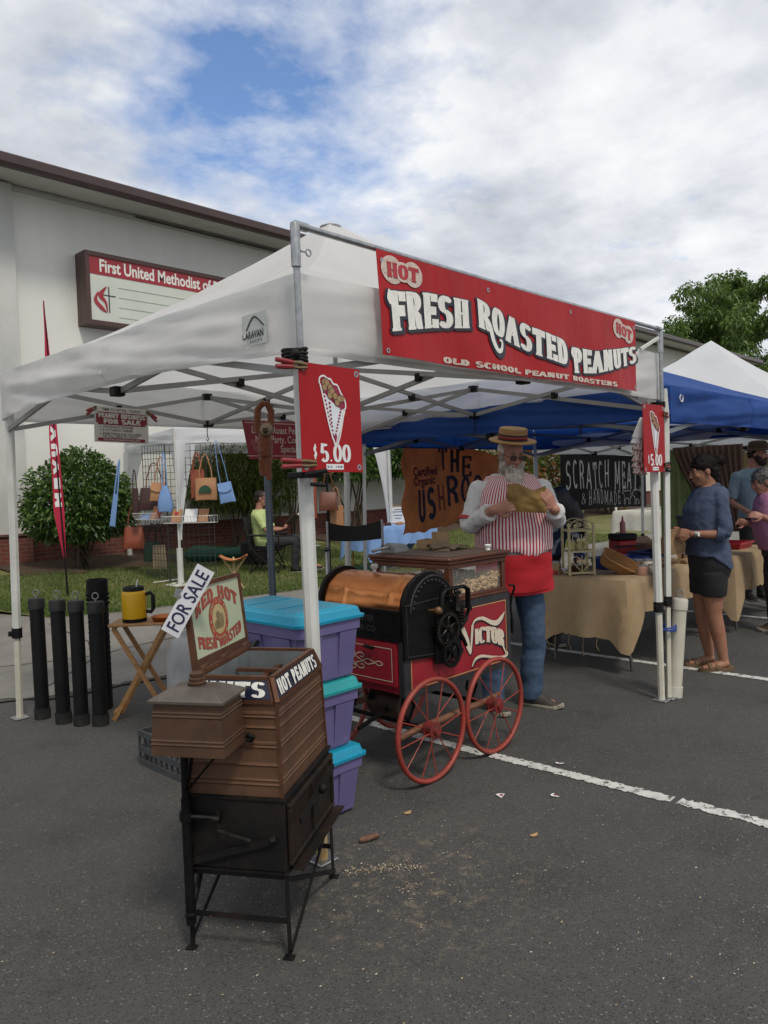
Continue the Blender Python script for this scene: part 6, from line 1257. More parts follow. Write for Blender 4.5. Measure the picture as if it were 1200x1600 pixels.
for t in ((12.45, 2.65), (15.55, 2.65), (15.55, 6.35), (12.45, 6.35)): post(ft_, (*t, 2.05), (*t, 0), .024, .6, oct_=4)
# small lawn gazebo with narrow fabric legs
gz = empty('lawn_gazebo', (8.2, 11.1, .2), 0, 'low white gazebo on the lawn with narrow tapering fabric legs', 'gazebo')
GA, GB, GD, GCx = Vector((6.0, 9.93, .18)), Vector((6.91, 13.15, .37)), Vector((9.55, 9.02, .13)), Vector((10.44, 12.24, .31)); gc = (GA + GCx) / 2
canopy(gz, [(*GA.xy, 2.50), (*GD.xy, 2.50), (*GCx.xy, 2.50), (*GB.xy, 2.50)], (gc.x, gc.y, 3.05), [2.27] * 4, CAN_W2, sag=1.0, amp=.012, seed=31)
for i, (p, q1, q2) in enumerate(((GA, GD, GB), (GD, GCx, GA), (GCx, GB, GD), (GB, GA, GCx))):
    mb = MB(); mb.cyl(p, (p.x, p.y, 2.45), .020, n=10); mb.cyl((p.x, p.y, p.z), (p.x, p.y, p.z + .55), .045, n=16); mb.box(p.x - .18, p.x + .18, p.y - .16, p.y + .16, p.z + .004, p.z + .03, bev=.006); mb.build('gazebo_leg', WHITE_STEEL, gz, smooth=50)
    d = (q1 - p); d.z = 0; d.normalize(); mb = MB(); d2 = (q2 - p); d2.z = 0; d2.normalize()
    for dd in (d, d2): mb.grid(lambda u, v: Vector((p.x, p.y, 0)) + dd * ((.03 + .30 * (1 - v) ** 1.6) * u) + Vector((0, 0, 2.30 - (1.45) * v)) + Vector((dd.y, -dd.x, 0)) * (.03 + .02 * math.sin(u * 5 + v * 3)), 6, 20)
    mb.build('leg_curtain', CAN_W2, gz, smooth=60)
# ---------------------------------------------------------------- stall banners
BLKV = mat('black_vinyl', (.006, .006, .0065), .5, spec=.22, col2=(.009, .009, .010), scale=3); CHALK = mat('chalk_lettering', (.72, .72, .70), .8, col2=(.36, .36, .35), scale=30)
mbn = empty('meat_banner', (10.3, 5.44, 1.0), 0, 'black banner hand lettered Scratch Meats & Handmade hanging at the back', 'banner'); Xb, Zb, Wb, Hb = 9.12, 1.10, 2.55, .78
def mp_(x, z, l=0): return Vector((Xb + x, 5.45 - .02 * math.sin(x * 3 + z) - l, Zb + z + .02 * math.sin(x * 1.3) - .03 * (x / Wb)))
b = MB(); b.grid(lambda u, v: mp_(Wb * u, Hb * v), 40, 10, thick=.002); b.build('cloth', BLKV, mbn, smooth=60); b = MB()
for t, x, z, h, w, th in (('SCRATCH', .10, .285, .40, 1.32, .11), ('MEATS', 1.56, .255, .42, .86, .11), ('HANDMADE', .72, .05, .215, 1.02, .10), ('&', .50, .07, .16, .14, .10)):
    n_ = text_width(t, .8, .16); s = w / n_; letters(b, t, lambda px, y, l: mp_(x + px + .012 * math.sin(px * 9 + y * 5), z + y / s * h + .02 * math.sin(px * 6), l), s, wv=th * h / s * .62, wh=th * .75 * h / s * .8, ser=0, ws=.8, sp=.16, lift=.004)
bp = lambda x, y, l: mp_(x, y, l)
for pts in ([(1.82, .26), (1.86, .24), (1.98, .25), (2.04, .235), (2.06, .15), (2.03, .14), (2.03, .05)], [(1.82, .26), (1.80, .22), (1.84, .20), (1.86, .13), (1.85, .05), (1.88, .05), (1.89, .12), (1.98, .12), (1.99, .05), (2.03, .05)], [(2.12, .24), (2.18, .27), (2.32, .25), (2.36, .20), (2.34, .13), (2.30, .05)], [(2.12, .24), (2.10, .19), (2.14, .16), (2.18, .12), (2.17, .05), (2.21, .05), (2.22, .11), (2.27, .11), (2.27, .05), (2.30, .05)]): swash(b, bp, pts, [.012] * len(pts), .0045)
b.build('lettering', CHALK, mbn)
BURL_P = mat('painted_burlap', (.72, .35, .13), .85, trans=.45, col2=(.52, .23, .08), scale=5, detail=9, bump=.5, bscale=180, spots=((.66, .40, .19), 7, .62)); UMB = mat('umber_paint', (.018, .012, .012), .8); OXB = mat('oxblood_paint', (.10, .010, .010), .8); RSTP = mat('rust_paint', (.22, .045, .012), .8); NVP = mat('blue_black_paint', (.012, .014, .03), .8)
ub = empty('mushroom_banner', (6.8, 5.42, .9), 0, 'ragged brown burlap banner painted Certified Organic behind the bearded man', 'banner')
def up_(x, z, l=0): return Vector((5.93 + x, 5.43 - .03 * math.sin(x * 4 + z * 2) - .01 * math.sin(x * 13) - l, 1.02 + z + .13 * x / 1.7 * (1 - z / 1.0) + .012 * math.sin(x * 15) * (1 - z)))
b = MB(); b.grid(lambda u, v: up_((1.75 + .03 * math.sin(v * 21)) * u + .025 * math.sin(v * 14) * (1 - u), .93 * v * (1 - .55 * max(0, u - .62) ** 1.2) + .008 * math.sin(u * 60) * (1 - v)), 60, 20, thick=.003); b.build('cloth', BURL_P, ub, smooth=60); b = MB()
def hand(t, x, z, h, w, m, th=.17, sl=0.0, lift=.005):
    n_ = text_width(t, .85, .14); s = w / n_; letters(b, t, lambda px, y, l: up_(x + px + sl * y, z + y / s * h + .1 * px * 0, l), s, wv=th * h / s * .8, wh=th * h / s * .8, ser=0, ws=.85, sp=.14, lift=lift, m=m)
hand('US', .215, .12, .34, .30, 1); hand('H', .555, .19, .30, .17, 2); hand('R', .76, .22, .36, .24, 1, .2); hand('OOM', 1.02, .24, .32, .66, 1); hand('T', .64, .66, .28, .18, 0, .2); hand('H', .86, .62, .28, .15, 0, .2); hand('E', 1.02, .56, .26, .19, 0, .2)
for t, x, z in (('Certified', .145, .61), ('Organic', .145, .505)): type_mesh(t, .135, lambda px, y, l: up_(x + px, z + y, l), bold=.03, mb=b, m=3, lift=.005, sx=.92)
b.build('lettering', [UMB, NVP, RSTP, OXB], ub)
# ---------------------------------------------------------------- burlap table
BURLAP = mat('burlap', (.42, .305, .18), .9, col2=(.30, .205, .11), scale=4.5, detail=10, bump=.9, bscale=150, stretch=(1, 1, .6), spots=((.19, .12, .06), 4, .64))
FOLDG = mat('folding_leg_grey', (.10, .10, .10), .4, .6)
def trestle(x0, x1, y0, y1, z, name, label, legm=FOLDG, group=None, top=PAPER):
    t = empty(name, ((x0 + x1) / 2, (y0 + y1) / 2, 0), 0, label, 'table', group); b = MB(); b.box(x0, x1, y0, y1, z - .04, z, bev=.006); b.build('tabletop', top, t)
    for X in (x0 + .12, x1 - .12):
        for Y, s in ((y0 + .07, -1), (y1 - .07, 1)): b = MB(); b.tube([(X, Y, z - .05), (X, Y, .25), (X, Y + s * .05, .10), (X, Y + s * .06, .012)], .014, 8); b.build('leg', legm, t, smooth=60)
    return t
def drape(name, x0, x1, y0, y1, z, drops, m, label, rag=.02, wave=.018, seed=1.0, cat='tablecloth', corner=.10, group=None):
    """cloth over a table: hanging lower at the corners, ragged hem; drops = (y0 side, x1 side, y1 side, x0 side)"""
    per = []; r_ = .03; n = 150; pts = [(x0, y0), (x1, y0), (x1, y1), (x0, y1)]; L_ = [math.dist(pts[i], pts[(i + 1) % 4]) for i in range(4)]; tot = sum(L_); vs = []; rows = 12
    for k in range(n):
        s = tot * k / n; i = 0
        while s > L_[i]: s -= L_[i]; i += 1
        a, c = Vector((*pts[i], 0)), Vector((*pts[(i + 1) % 4], 0)); p = a.lerp(c, s / L_[i]); o = Vector(((c - a).y, -(c - a).x, 0)).normalized(); e = min(s, L_[i] - s); ke = math.exp(-(e / .10) ** 2); cd = ((p - Vector(((x0 + x1) / 2, (y0 + y1) / 2, 0))).normalized()); o = (o * (1 - ke * .6) + cd * ke * .6)
        d = drops[i]; j = i if s > L_[i] / 2 else i; d0 = drops[i - 1] if s < L_[i] / 2 else drops[(i + 1) % 4]; d = d + (max(d, d0) * .75 + min(d, d0) * .25 - d) * min(1, ke) + corner * ke; per.append((p, o, d + rag * noise.noise(Vector((k * .9, seed, 0))) * 2))
    top = []
    for j in range(rows + 1):
        for k, (p, o, d) in enumerate(per):
            t = j / rows; w = wave * t * math.sin(k * .55 + 2.0 * noise.noise(Vector((k * .11, seed, 3)))) + .04 * t ** .7 * (1 if d > 0 else 0)
            q = p + o * (.006 + (w if t else 0) + .010 * min(1, t * 8)); vs.append((q.x, q.y, z + .006 - d * t - (.004 if t else 0)))
    b = MB(); b.add(vs, [(j * n + k, (j + 1) * n + k, (j + 1) * n + (k + 1) % n, j * n + (k + 1) % n) for j in range(rows) for k in range(n)]); c = len(b.v); b.add([(p.x * .5 + (x0 + x1) / 4, p.y * .5 + (y0 + y1) / 4, z + .0065 + .003 * noise.noise(Vector((k, 1, 0)))) for k, (p, o, d) in enumerate(per)], []); 
    for k in range(n): b.f.append((k, (k + 1) % n, c + (k + 1) % n, c + k)); b.m.append(0)
    b.f.append(tuple(range(c, c + n))); b.m.append(0); o = b.build(name, m, smooth=60); return tag(o, label, cat, group)
trestle(5.60, 7.42, 2.80, 3.52, .735, 'trestle_table', 'folding table under burlap in front of the woman in denim shirt')
drape('burlap_cloth', 5.585, 7.435, 2.785, 3.535, .738, (.28, .30, .30, .46), BURLAP, 'tan burlap cloth hanging over the near meat stall table with frayed hem', rag=.007, wave=.036, corner=.16)
fr = MB()
for i, (y, l) in enumerate(((3.0, .10), (3.12, .16), (3.25, .12), (3.38, .22), (3.45, .12))): fr.tube([(5.525, y, .30), (5.52, y + .012, .27 - l * .5), (5.525, y - .01 + .02 * (i % 2), .28 - l)], .002, 5)
tag(fr.build('loose_threads', BURLAP), 'loose threads trailing from the frayed burlap hem', 'threads')
trestle(7.68, 9.0, 2.72, 3.42, .735, 'trestle_table', 'second folding table under burlap behind the woman in denim shirt')
drape('burlap_cloth', 7.665, 9.015, 2.705, 3.435, .738, (.34, .25, .3, .42), BURLAP, 'tan burlap cloth on the second table, hanging behind the woman', rag=.03, seed=5, corner=.22)
# wire rack
RACKC = mat('cream_wire_rack', (.48, .42, .24), .5, col2=(.40, .34, .18), scale=8); rk = empty('display_rack', (5.78, 3.30, .745), R_(-41), 'cream painted shelf rack with heart scrolls standing on burlap', 'rack')
w2, d2, H = .105, .085, .44
for X in (-w2, w2):
    for Y in (-d2, d2): b = MB(); b.box(X - .010, X + .010, Y - .010, Y + .010, 0, H + (.03 if Y > 0 else 0), bev=.002); b.build('rack_post', RACKC, rk, world=False)
for z in (.022, .20, .375): 
    b = MB(); b.box(-w2, w2, -d2 - .006, -d2 + .010, z - .008, z + .008); b.box(-w2, w2, d2 - .010, d2 + .006, z - .008, z + .008)
    for X in (-w2, w2): b.box(X - .005, X + .005, -d2 + .0105, d2 - .0105, z - .008, z + .008)
    for i in range(6): b.box(-w2 + .006 + i * .036, -w2 + .016 + i * .036, -d2 + .011, d2 - .011, z - .003, z + .003)
    b.build('shelf', RACKC, rk, world=False)
def heart(cz, h, yy=-d2 - .004):
    b = MB()
    for s in (-1, 1):
        b.tube([(0, yy, cz - h), (s * .05, yy, cz - h * .35), (s * .078, yy, cz + h * .25), (s * .072, yy, cz + h * .62), (s * .045, yy, cz + h * .72), (s * .02, yy, cz + h * .45), (s * .022, yy, cz + h * .15)], .0042, 6); b.ell((s * .022, yy, cz + h * .12), .020, .005, .020, 12, 8)
    b.tube([(0, yy, cz - h), (0, yy, cz + h * .8)], .0042, 6); b.build('heart_scroll', RACKC, rk, smooth=60, world=False)
heart(.105, .075); heart(.285, .075); b = MB()
for yy in (-d2 - .004, d2):
    b.tube([(-w2, yy, .385)] + [(-w2 * math.cos(a), yy, .385 + .085 * math.sin(a)) for a in np.linspace(.2, 2.94, 12)] + [(w2, yy, .385)], .0045, 6)
    for s in (-1, 1): b.tube([(s * (.05 + (.045 - .0035 * i) * math.cos(i * .7)), yy, .415 + (.042 - .0035 * i) * math.sin(i * .7)) for i in range(11)], .004, 6); b.ell((s * .05, yy, .415), .016, .005, .016, 10, 6)
b.build('top_scroll', RACKC, rk, smooth=60, world=False)
JARG = mat('jar_glass', (.55, .55, .50), .08, alpha=.45); JARY = mat('pale_yellow_label', (.55, .50, .22), .6); TIN = mat('tin_lid', (.45, .45, .45), .35, .8)
def jar(x, y, z, r, h, content, label, group='jars on the burlap table', lidm=TIN):
    t = empty('jar', (x, y, z), 0, label, 'jar', group); b = MB(); b.lathe([(r * .92, .001), (r, .006), (r, h * .80), (r * .86, h * .86)], 18); b.build('jar_body', content, t, world=False, smooth=50); b = MB(); b.lathe([(r * .9, h * .86), (r * .93, h * .865), (r * .93, h * .985), (r * .85, h)], 18); b.build('lid', lidm, t, world=False, smooth=40)
rot = lambda a, c: (5.78 + a * math.cos(R_(-41)) - c * math.sin(R_(-41)), 3.30 + a * math.sin(R_(-41)) + c * math.cos(R_(-41)))
for i, (a, lb_) in enumerate(((-.055, 'pale yellow jar on the middle rack shelf, left of three'), (.0, 'pale yellow jar on the middle rack shelf, centre of three'), (.055, 'pale yellow jar on the middle rack shelf, right of three'))): jar(*rot(a, -.02), .956, .025, .085, JARY, lb_, 'yellow jars on the rack')
jar(*rot(-.02, .0), .776, .07, .06, mat('dark_preserve', (.05, .02, .012), .3), 'wide dark jar on the bottom rack shelf', 'jars on the burlap table')
NUTJ = mat('jar_of_nuts', (.36, .25, .13), .35, col2=(.22, .14, .07), scale=45); jar(5.70, 3.47, .745, .036, .115, NUTJ, 'glass jar of pale nuts left of the cream rack')
JC = [mat('jam_dark', (.10, .035, .02), .25), mat('jam_brown', (.20, .08, .03), .3), mat('cream_spread', (.50, .47, .38), .35), mat('pink_spread', (.48, .26, .19), .35)]
for x, y, r, h, c, lb_ in ((6.08, 3.02, .045, .105, JC[0], 'silver lidded jar of dark jam behind the basket'), (6.17, 2.96, .045, .105, JC[1], 'silver lidded jar of brown jam next to the dark one'), (6.14, 2.86, .042, .115, JC[2], 'tall jar of cream spread in front of the jams'), (5.98, 2.83, .043, .082, JC[3], 'squat jar of pink spread at the table corner'), (6.12, 2.80, .04, .08, JC[2], 'squat cream jar right of the pink one at the table corner')): jar(x, y, .745, r, h, c, lb_)
WICK = mat('wicker', (.40, .21, .075), .6, col2=(.24, .115, .04), scale=16, stretch=(1, 1, 6), bump=.8, bscale=90); wk = empty('wicker_basket', (5.92, 3.02, .745), R_(-40), 'tan wicker basket tipped on its side rim on burlap', 'basket'); b = MB(); Tt = Matrix.Translation((0, 0, .085)) @ Matrix.Rotation(R_(28), 4, 'Y') @ Matrix.Rotation(R_(38), 4, 'X')
lv = []
for z, a, c in ((-.045, .135, .055), (-.04, .14, .06), (.0, .15, .068), (.04, .158, .075), (.05, .162, .08), (.05, .152, .07), (.0, .142, .06), (-.036, .132, .052)): lv.append([Tt @ Vector((a * s1_, c * s2_, z + .004 * math.sin(k * 2.2))) for k, (s1_, s2_) in enumerate([(math.copysign(abs(math.cos(q)) ** .5, math.cos(q)), math.copysign(abs(math.sin(q)) ** .5, math.sin(q))) for q in np.linspace(0, 6.28, 33)[:-1]])])
b.loft(lv); b.build('basket_wall', WICK, wk, world=False, smooth=50); b = MB(); b.tube([Tt @ Vector((.160 * math.copysign(abs(math.cos(q)) ** .5, math.cos(q)), .078 * math.copysign(abs(math.sin(q)) ** .5, math.sin(q)), .052 + .003 * math.sin(q * 26))) for q in np.linspace(0, 6.28, 80)[:-1]], .007, 6, closed=True); b.build('rim', WICK, wk, world=False, smooth=60)
b = MB(); b.box(-.03, .03, -.02, .02, -.03, -.026, T=Tt); b.box(.06, .12, -.03, .02, -.03, -.026, T=Tt); b.build('price_slip', PAPER, wk, world=False)
BLUEP = mat('blue_crate', (.014, .045, .22), .5, col2=(.010, .035, .17), scale=5)
def bin_(name, x, y, z, w, d, h, rz, m, label, cat, group=None):
    t = empty(name, (x, y, z), rz, label, cat, group); b = MB(); 
    O = [[Vector((sx * (w / 2 - e), sy * (d / 2 - e), q)) for sx, sy in ((-1, -1), (1, -1), (1, 1), (-1, 1))] for e, q in ((.02, 0), (.004, h - .02), (-.008, h - .018), (-.008, h), (.008, h), (.024, .012))]; b.loft(O); b.build('bin_shell', m, t, world=False); return t
bin_('plastic_bin', 6.35, 3.22, .745, .42, .28, .10, R_(-30), BLUEP, 'flat blue plastic bin behind the jam jars', 'bin', 'blue bins on the meat stall'); bin_('plastic_bin', 6.78, 3.12, .745, .34, .26, .12, R_(-10), mat('navy_bin', (.010, .016, .07), .6), 'dark navy cloth bin on burlap near the woman\'s paper bag', 'bin', 'blue bins on the meat stall')
rb = empty('cash_box', (6.90, 3.46, .745), R_(-30), 'red box with a black lid standing at the back of burlap table', 'box'); b = MB(); b.box(-.10, .10, -.09, .09, 0, .20, bev=.010); b.build('box_body', mat('red_enamel', (.34, .012, .014), .4, col2=(.29, .010, .012)), rb, world=False); b = MB(); b.box(-.105, .105, -.095, .095, .202, .265, bev=.012); b.box(-.16, .15, -.15, -.095, .15, .158); b.build('box_lid', BLACK_PL, rb, world=False)
b = MB(); b.lathe([(.026, 0), (.028, .01), (.028, .10), (.012, .12), (.010, .15), (.004, .165)], 14, T=Matrix.Translation((6.91, 3.46, 1.010))); tag(b.build('squeeze_bottle', mat('pink_bottle', (.42, .15, .14), .4), smooth=50), 'small pink squeeze bottle on the red box', 'bottle')
carton(6.98, 3.02, .745, .24, .18, .10, .3, 'open brown carton beside the navy bin on the burlap table', group='cartons on the meat stall'); carton(7.22, 3.30, .745, .30, .22, .16, -.2, 'open brown carton at the far end of the near burlap table', group='cartons on the meat stall'); carton(6.62, 3.40, .745, .36, .24, .06, .1, 'shallow carton between the red box and blue bin', group='cartons on the meat stall', flaps=False); carton(7.82, 3.08, .745, .22, .16, .11, .4, 'small pale carton on the second burlap table behind the woman', mat('pale_card', (.42, .33, .20), .8), group='cartons on the meat stall')
rr = random.Random(8); KB = [mat('kraft_bag', (.30, .185, .095), .85, col2=(.22, .13, .065), scale=18), mat('dark_kraft', (.16, .095, .055), .85), mat('pale_wrap', (.45, .38, .30), .7)]
PL_ = [(6.55, 2.92), (6.68, 2.90), (6.82, 2.94), (6.95, 2.86), (7.08, 2.92), (7.2, 2.98), (7.3, 2.9), (6.74, 3.02), (7.12, 3.08), (6.45, 3.05), (7.95, 2.9), (8.1, 3.0)]
for i, (x, y) in enumerate(PL_):
    b = MB(); T = Matrix.Translation((x, y, .747 + .02 * (i % 3))) @ Matrix.Rotation(rr.random() * 6, 4, 'Z') @ Matrix.Rotation(rr.uniform(-.2, .2), 4, 'Y'); b.loft([[T @ Vector((sx * w_ + .006 * math.sin(i + sx), sy * d_, z)) for sx, sy in ((-1, -1), (0, -1.1), (1, -1), (1.06, 0), (1, 1), (0, 1.1), (-1, 1), (-1.06, 0))] for z, w_, d_ in ((0, .055, .035), (.018, .062, .042), (.035, .058, .038), (.046, .042, .022))]); tag(b.build('wrapped_packet', KB[i % 3], smooth=35), 'small wrapped kraft paper packet in the jumble on burlap', 'packet', 'packets heaped on the meat stall')
for i in range(4):
    b = MB(); T = Matrix.Translation((5.66 + .03 * i, 3.50 - .02 * i, .745)) @ Matrix.Rotation(i * .8, 4, 'Z'); b.loft([[T @ Vector((.045 * math.cos(a) * k, .03 * math.sin(a) * k, z)) for a in np.linspace(0, 6.28, 9)[:-1]] for z, k in ((0, 1), (.02, 1.1), (.04, .8), (.05, .4))])
    tag(b.build('plastic_packet', [PAPER, RED_PAINT, KB[1], PAPER][i], smooth=50), 'small plastic packet heaped beside the nut jar', 'packet', 'packets by the nut jar')
# things behind
trestle(12.3, 14.2, 5.5, 6.3, .95, 'trestle_table', 'tall white clothed table on the pavement below the black banner'); drape('white_cloth', 12.28, 14.22, 5.48, 6.32, .955, (.32, .3, .3, .32), mat('cream_cloth', (.66, .64, .56), .85), 'cream cloth over the tall table seen below the black banner', seed=9)
CURT = mat('brown_curtain', (.17, .105, .080), .85, col2=(.10, .06, .045), scale=4, stretch=(1, 1, .2)); GCUR = mat('pale_green_curtain', (.26, .33, .14), .85, trans=.25, col2=(.20, .26, .10), scale=4)
cu_ = MB(); cu_.grid(lambda u, v: Vector((11.40 - .035 * math.sin(u * 75) * (1 - .3 * v), 3.86 + (1.02 - (.66 * v ** 1.3)) * u, 1.96 - 1.25 * v)), 160, 20, thick=.003); tag(cu_.build('brown_curtain', CURT, smooth=60), 'gathered brown curtain hanging behind the woman in denim shirt', 'curtain'); cu_ = MB(); cu_.grid(lambda u, v: Vector((11.47 - .03 * math.sin(u * 38), 4.15 + .95 * u, 1.94 - 1.6 * v)), 90, 16, thick=.003); tag(cu_.build('green_curtain', GCUR, smooth=60), 'pale green curtain behind the brown one beside the white tent leg', 'curtain')
cu_ = MB(); cu_.grid(lambda u, v: Vector((11.44 - .02 * math.sin(u * 20), 3.25 + .62 * u, 1.86 - .30 * v + .12 * math.sin(math.pi * u) * (1 - v) * -1)), 30, 10, thick=.003); tag(cu_.build('tan_curtain', mat('tan_cloth', (.30, .22, .10), .85), smooth=60), 'tan cloth swag between the brown curtain and the hatted man', 'curtain')
gb = empty('storage_tote', (8.22, 3.20, .745), R_(-20), 'grey green storage bin standing on the second burlap table', 'storage tote'); b = MB(); b.loft([[Vector((sx * (.22 - e), sy * (.16 - e), z)) for sx, sy in ((-1, -1), (1, -1), (1, 1), (-1, 1))] for e, z in ((.03, 0), (.005, .34))]); b.build('tub', mat('grey_green_bin', (.06, .075, .075), .5), gb, world=False); b = MB(); b.box(-.23, .23, -.17, .17, .342, .375, bev=.01); b.build('tote_lid', mat('bin_lid', (.05, .06, .06), .5), gb, world=False)
bin_('plastic_tray', 8.55, 3.0, .745, .40, .26, .07, 0, RED_PAINT, 'red tray on the second burlap table before the man in pale blue shirt', 'tray')
# ---------------------------------------------------------------- bag stall on the lawn
WIRE = mat('grid_wire', (.06, .06, .06), .5, .3)
def gridwall(o, ax, w, h, label):
    t = empty('wire_grid_panel', o, 0, label, 'display panel', 'wire grid panels'); ax = Vector(ax).normalized(); o = Vector(o); n = int(w / .075); m = int(h / .1); b = MB()
    for i in range(n + 1): b.tube([o + ax * (w * i / n), o + ax * (w * i / n) + Vector((0, 0, h))], .0042 if i not in (0, n) else .006, 5)
    for j in range(m + 1): b.tube([o + Vector((0, 0, h * j / m)), o + ax * w + Vector((0, 0, h * j / m))], .0042, 5)
    b.build('wire_mesh', WIRE, t); b = MB()
    for i in (0, 1): p = o + ax * (w * (.12 + .76 * i)); q = Vector((-ax.y, ax.x, 0)); b.bar(p - q * .25 + Vector((0, 0, .012)), p + q * .25 + Vector((0, 0, .012)), .03, .012)
    b.build('foot', PAPER, t)
gridwall((5.95, 10.15, .20), (.52, -.85, 0), .74, 2.05, 'wire grid panel nearer the folding stool, hung with tan tote and blue purse'); gridwall((5.98, 10.85, .22), (.05, -1, 0), .62, 2.05, 'wire grid panel on the left, hung with maroon and blue bags')
LEA = dict(tan=mat('tan_leather', (.40, .20, .09), .55, col2=(.34, .16, .07)), brown=mat('brown_leather', (.15, .048, .022), .5, col2=(.11, .036, .018)), maroon=mat('maroon_leather', (.050, .016, .016), .5), blue=mat('powder_blue_leather', (.17, .30, .56), .55, col2=(.14, .26, .50)), rust=mat('rust_leather', (.26, .060, .025), .5, col2=(.20, .045, .02)), green=mat('green_cloth_bag', (.015, .06, .03), .8), cream=mat('cream_cloth_bag', (.42, .33, .20), .8), black=BLACK_CLOTH, navy=mat('royal_blue_cloth', (.01, .03, .22), .8))
FWD = Vector((.72, .69, 0))
def hbag(p, w, h, d, m, label, strap=.25, sm=None, taper=.85, flap=None, tilt=0.0, emblem=None, round_=.0, sw=.009):
    """a hanging bag at p (centre of its body): soft box, strap loop, optional flap"""
    t = empty('handbag', (p[0], p[1], p[2] - h / 2), R_(-46) + 0, label, 'handbag', 'bags on the lawn stall'); T = Matrix.Translation((0, 0, h / 2)) @ Matrix.Rotation(tilt, 4, 'Y'); b = MB(); L_ = []
    for k in range(9):
        v = k / 8; z = -h / 2 + h * v; ww = w / 2 * (1 + (taper - 1) * v) * (1 - round_ * (1 - math.sin(math.pi * min(1, max(0.02, v * .92 + .08)))) ** 2); dd = d / 2 * (1 - .75 * v ** 2) * (.8 + .2 * math.sin(math.pi * v)); L_.append([T @ Vector((ww * math.copysign(abs(math.cos(a)) ** .45, math.cos(a)), dd * math.copysign(abs(math.sin(a)) ** .6, math.sin(a)), z + .006 * math.sin(a * 3 + k))) for a in np.linspace(0, 6.283, 25)[:-1]])
    b.loft(L_); b.build('bag_body', LEA[m], t, world=False, smooth=50); ws = w * .30 * taper
    for yy in ((-.02, .02) if strap < .3 else (0,)): b = MB(); b.tube([T @ Vector(q) for q in ((-ws, yy, h / 2 - .02), (-ws * .92, yy, h / 2 + strap * .35), (-ws * .35, yy, h / 2 + strap * .92), (0, yy, h / 2 + strap), (ws * .35, yy, h / 2 + strap * .92), (ws * .92, yy, h / 2 + strap * .35), (ws, yy, h / 2 - .02))], sw, 7, flat=.45); b.build('strap', LEA[sm or m], t, world=False, smooth=60)
    if flap: b = MB(); b.grid(lambda u, v: T @ Vector(((u - .5) * w * taper * 1.02, -d / 2 * (.30 + .75 * v) - .006, h / 2 + .004 - h * .5 * v * (1 - .25 * (2 * u - 1) ** 2))), 10, 8, thick=.004); b.build('flap', LEA[flap], t, world=False, smooth=50)
    if emblem: b = MB(); pe = lambda x, y, l: T @ Vector((x, -d * .47 - .008 - l - .010 * (y < 0), y)); poly(b, pe, [(.30 * w * math.cos(a), -.16 * h + .42 * h * .8 * math.sin(a)) for a in np.linspace(0, math.pi, 20)], .004); b.build('tree_print', LEA['green'], t, world=False)
hbag((6.00, 10.56, 1.46), .50, .34, .16, 'maroon', 'big dark maroon shoulder bag on the left wire panel', .38, 'brown'); hbag((5.90, 10.28, 1.56), .24, .27, .10, 'tan', 'small tan flap bag hanging in front of the maroon bag', .40, 'tan', flap='tan', tilt=.1); hbag((5.88, 10.06, 1.46), .26, .38, .12, 'blue', 'powder blue bucket bag with long straps near the gazebo leg', .50, round_=.5, taper=.45)
hbag((6.16, 9.42, 1.58), .31, .31, .10, 'tan', 'flat tan tote with dark tree emblem on the wire panel', .34, emblem=True, taper=.98); hbag((6.13, 9.58, 1.66), .20, .40, .07, 'rust', 'narrow brown bag half hidden behind the tan tote', .25, taper=1.0); hbag((6.28, 9.10, 1.52), .22, .28, .07, 'blue', 'powder blue flap purse hanging right of the tan tote', .62, flap='blue', tilt=-.16, sw=.005)
hbag((6.10, 11.45, .84), .34, .34, .20, 'rust', 'rust leather tote hanging low at the left of the stall', .36); hbag((6.20, 11.05, .62), .30, .30, .12, 'green', 'dark green cloth tote hanging low by the wire panel', .30, 'black'); hbag((6.12, 10.72, .56), .22, .36, .12, 'cream', 'cream and blue cloth bag hanging lowest by the panel', .34, 'black'); hbag((6.02, 11.2, 1.40), .10, .46, .06, 'maroon', 'slim dark strap bag at the far left of the panel', .3, taper=1)
hbag((5.72, 11.32, 1.30), .09, .50, .04, 'blue', 'narrow powder blue sling hanging from the gazebo arm', .55, sw=.012, tilt=.15)
hbag((7.85, 8.70, 1.33), .30, .28, .18, 'brown', 'brown leather shoulder bag hanging right of the near tent post', .36); hbag((8.02, 8.72, 1.08), .22, .34, .05, 'tan', 'flat tan leather bag hanging under the brown shoulder bag', .3, taper=1); hbag((7.68, 8.85, 1.38), .10, .6, .06, 'rust', 'slim rust strap bag tucked left of the brown shoulder bag', .3, taper=1)
st_ = MB(); st_.cyl((7.92, 8.8, .12), (7.92, 8.8, 1.75), .02, n=10); st_.tube([(7.62, 8.95, 1.70), (7.92, 8.8, 1.75), (8.2, 8.62, 1.66)], .012, 8); st_.box(7.77, 8.07, 8.65, 8.95, .135, .16); tag(st_.build('bag_stand', BLACK_PL, smooth=50), 'black upright stand holding the brown bags beside the blue table', 'stand')
def basket_shelf(o, ax, w, label):
    t = empty('wire_basket', o, 0, label, 'wire basket', 'wire baskets on the panels'); ax = Vector(ax).normalized(); q = Vector((ax.y, -ax.x, 0)); o = Vector(o); b = MB(); n = 16
    for (dq, z) in ((0, 0), (.12, 0), (0, .10), (.17, .10)): b.tube([o + q * dq + Vector((0, 0, z)), o + ax * w + q * dq + Vector((0, 0, z))], .004, 5)
    for i in range(n + 1): p = o + ax * (w * i / n); b.tube([p + Vector((0, 0, .1)), p, p + q * .12, p + q * .17 + Vector((0, 0, .10))], .0032, 5)
    b.build('wire_tray', PAPER, t); return o, ax, q
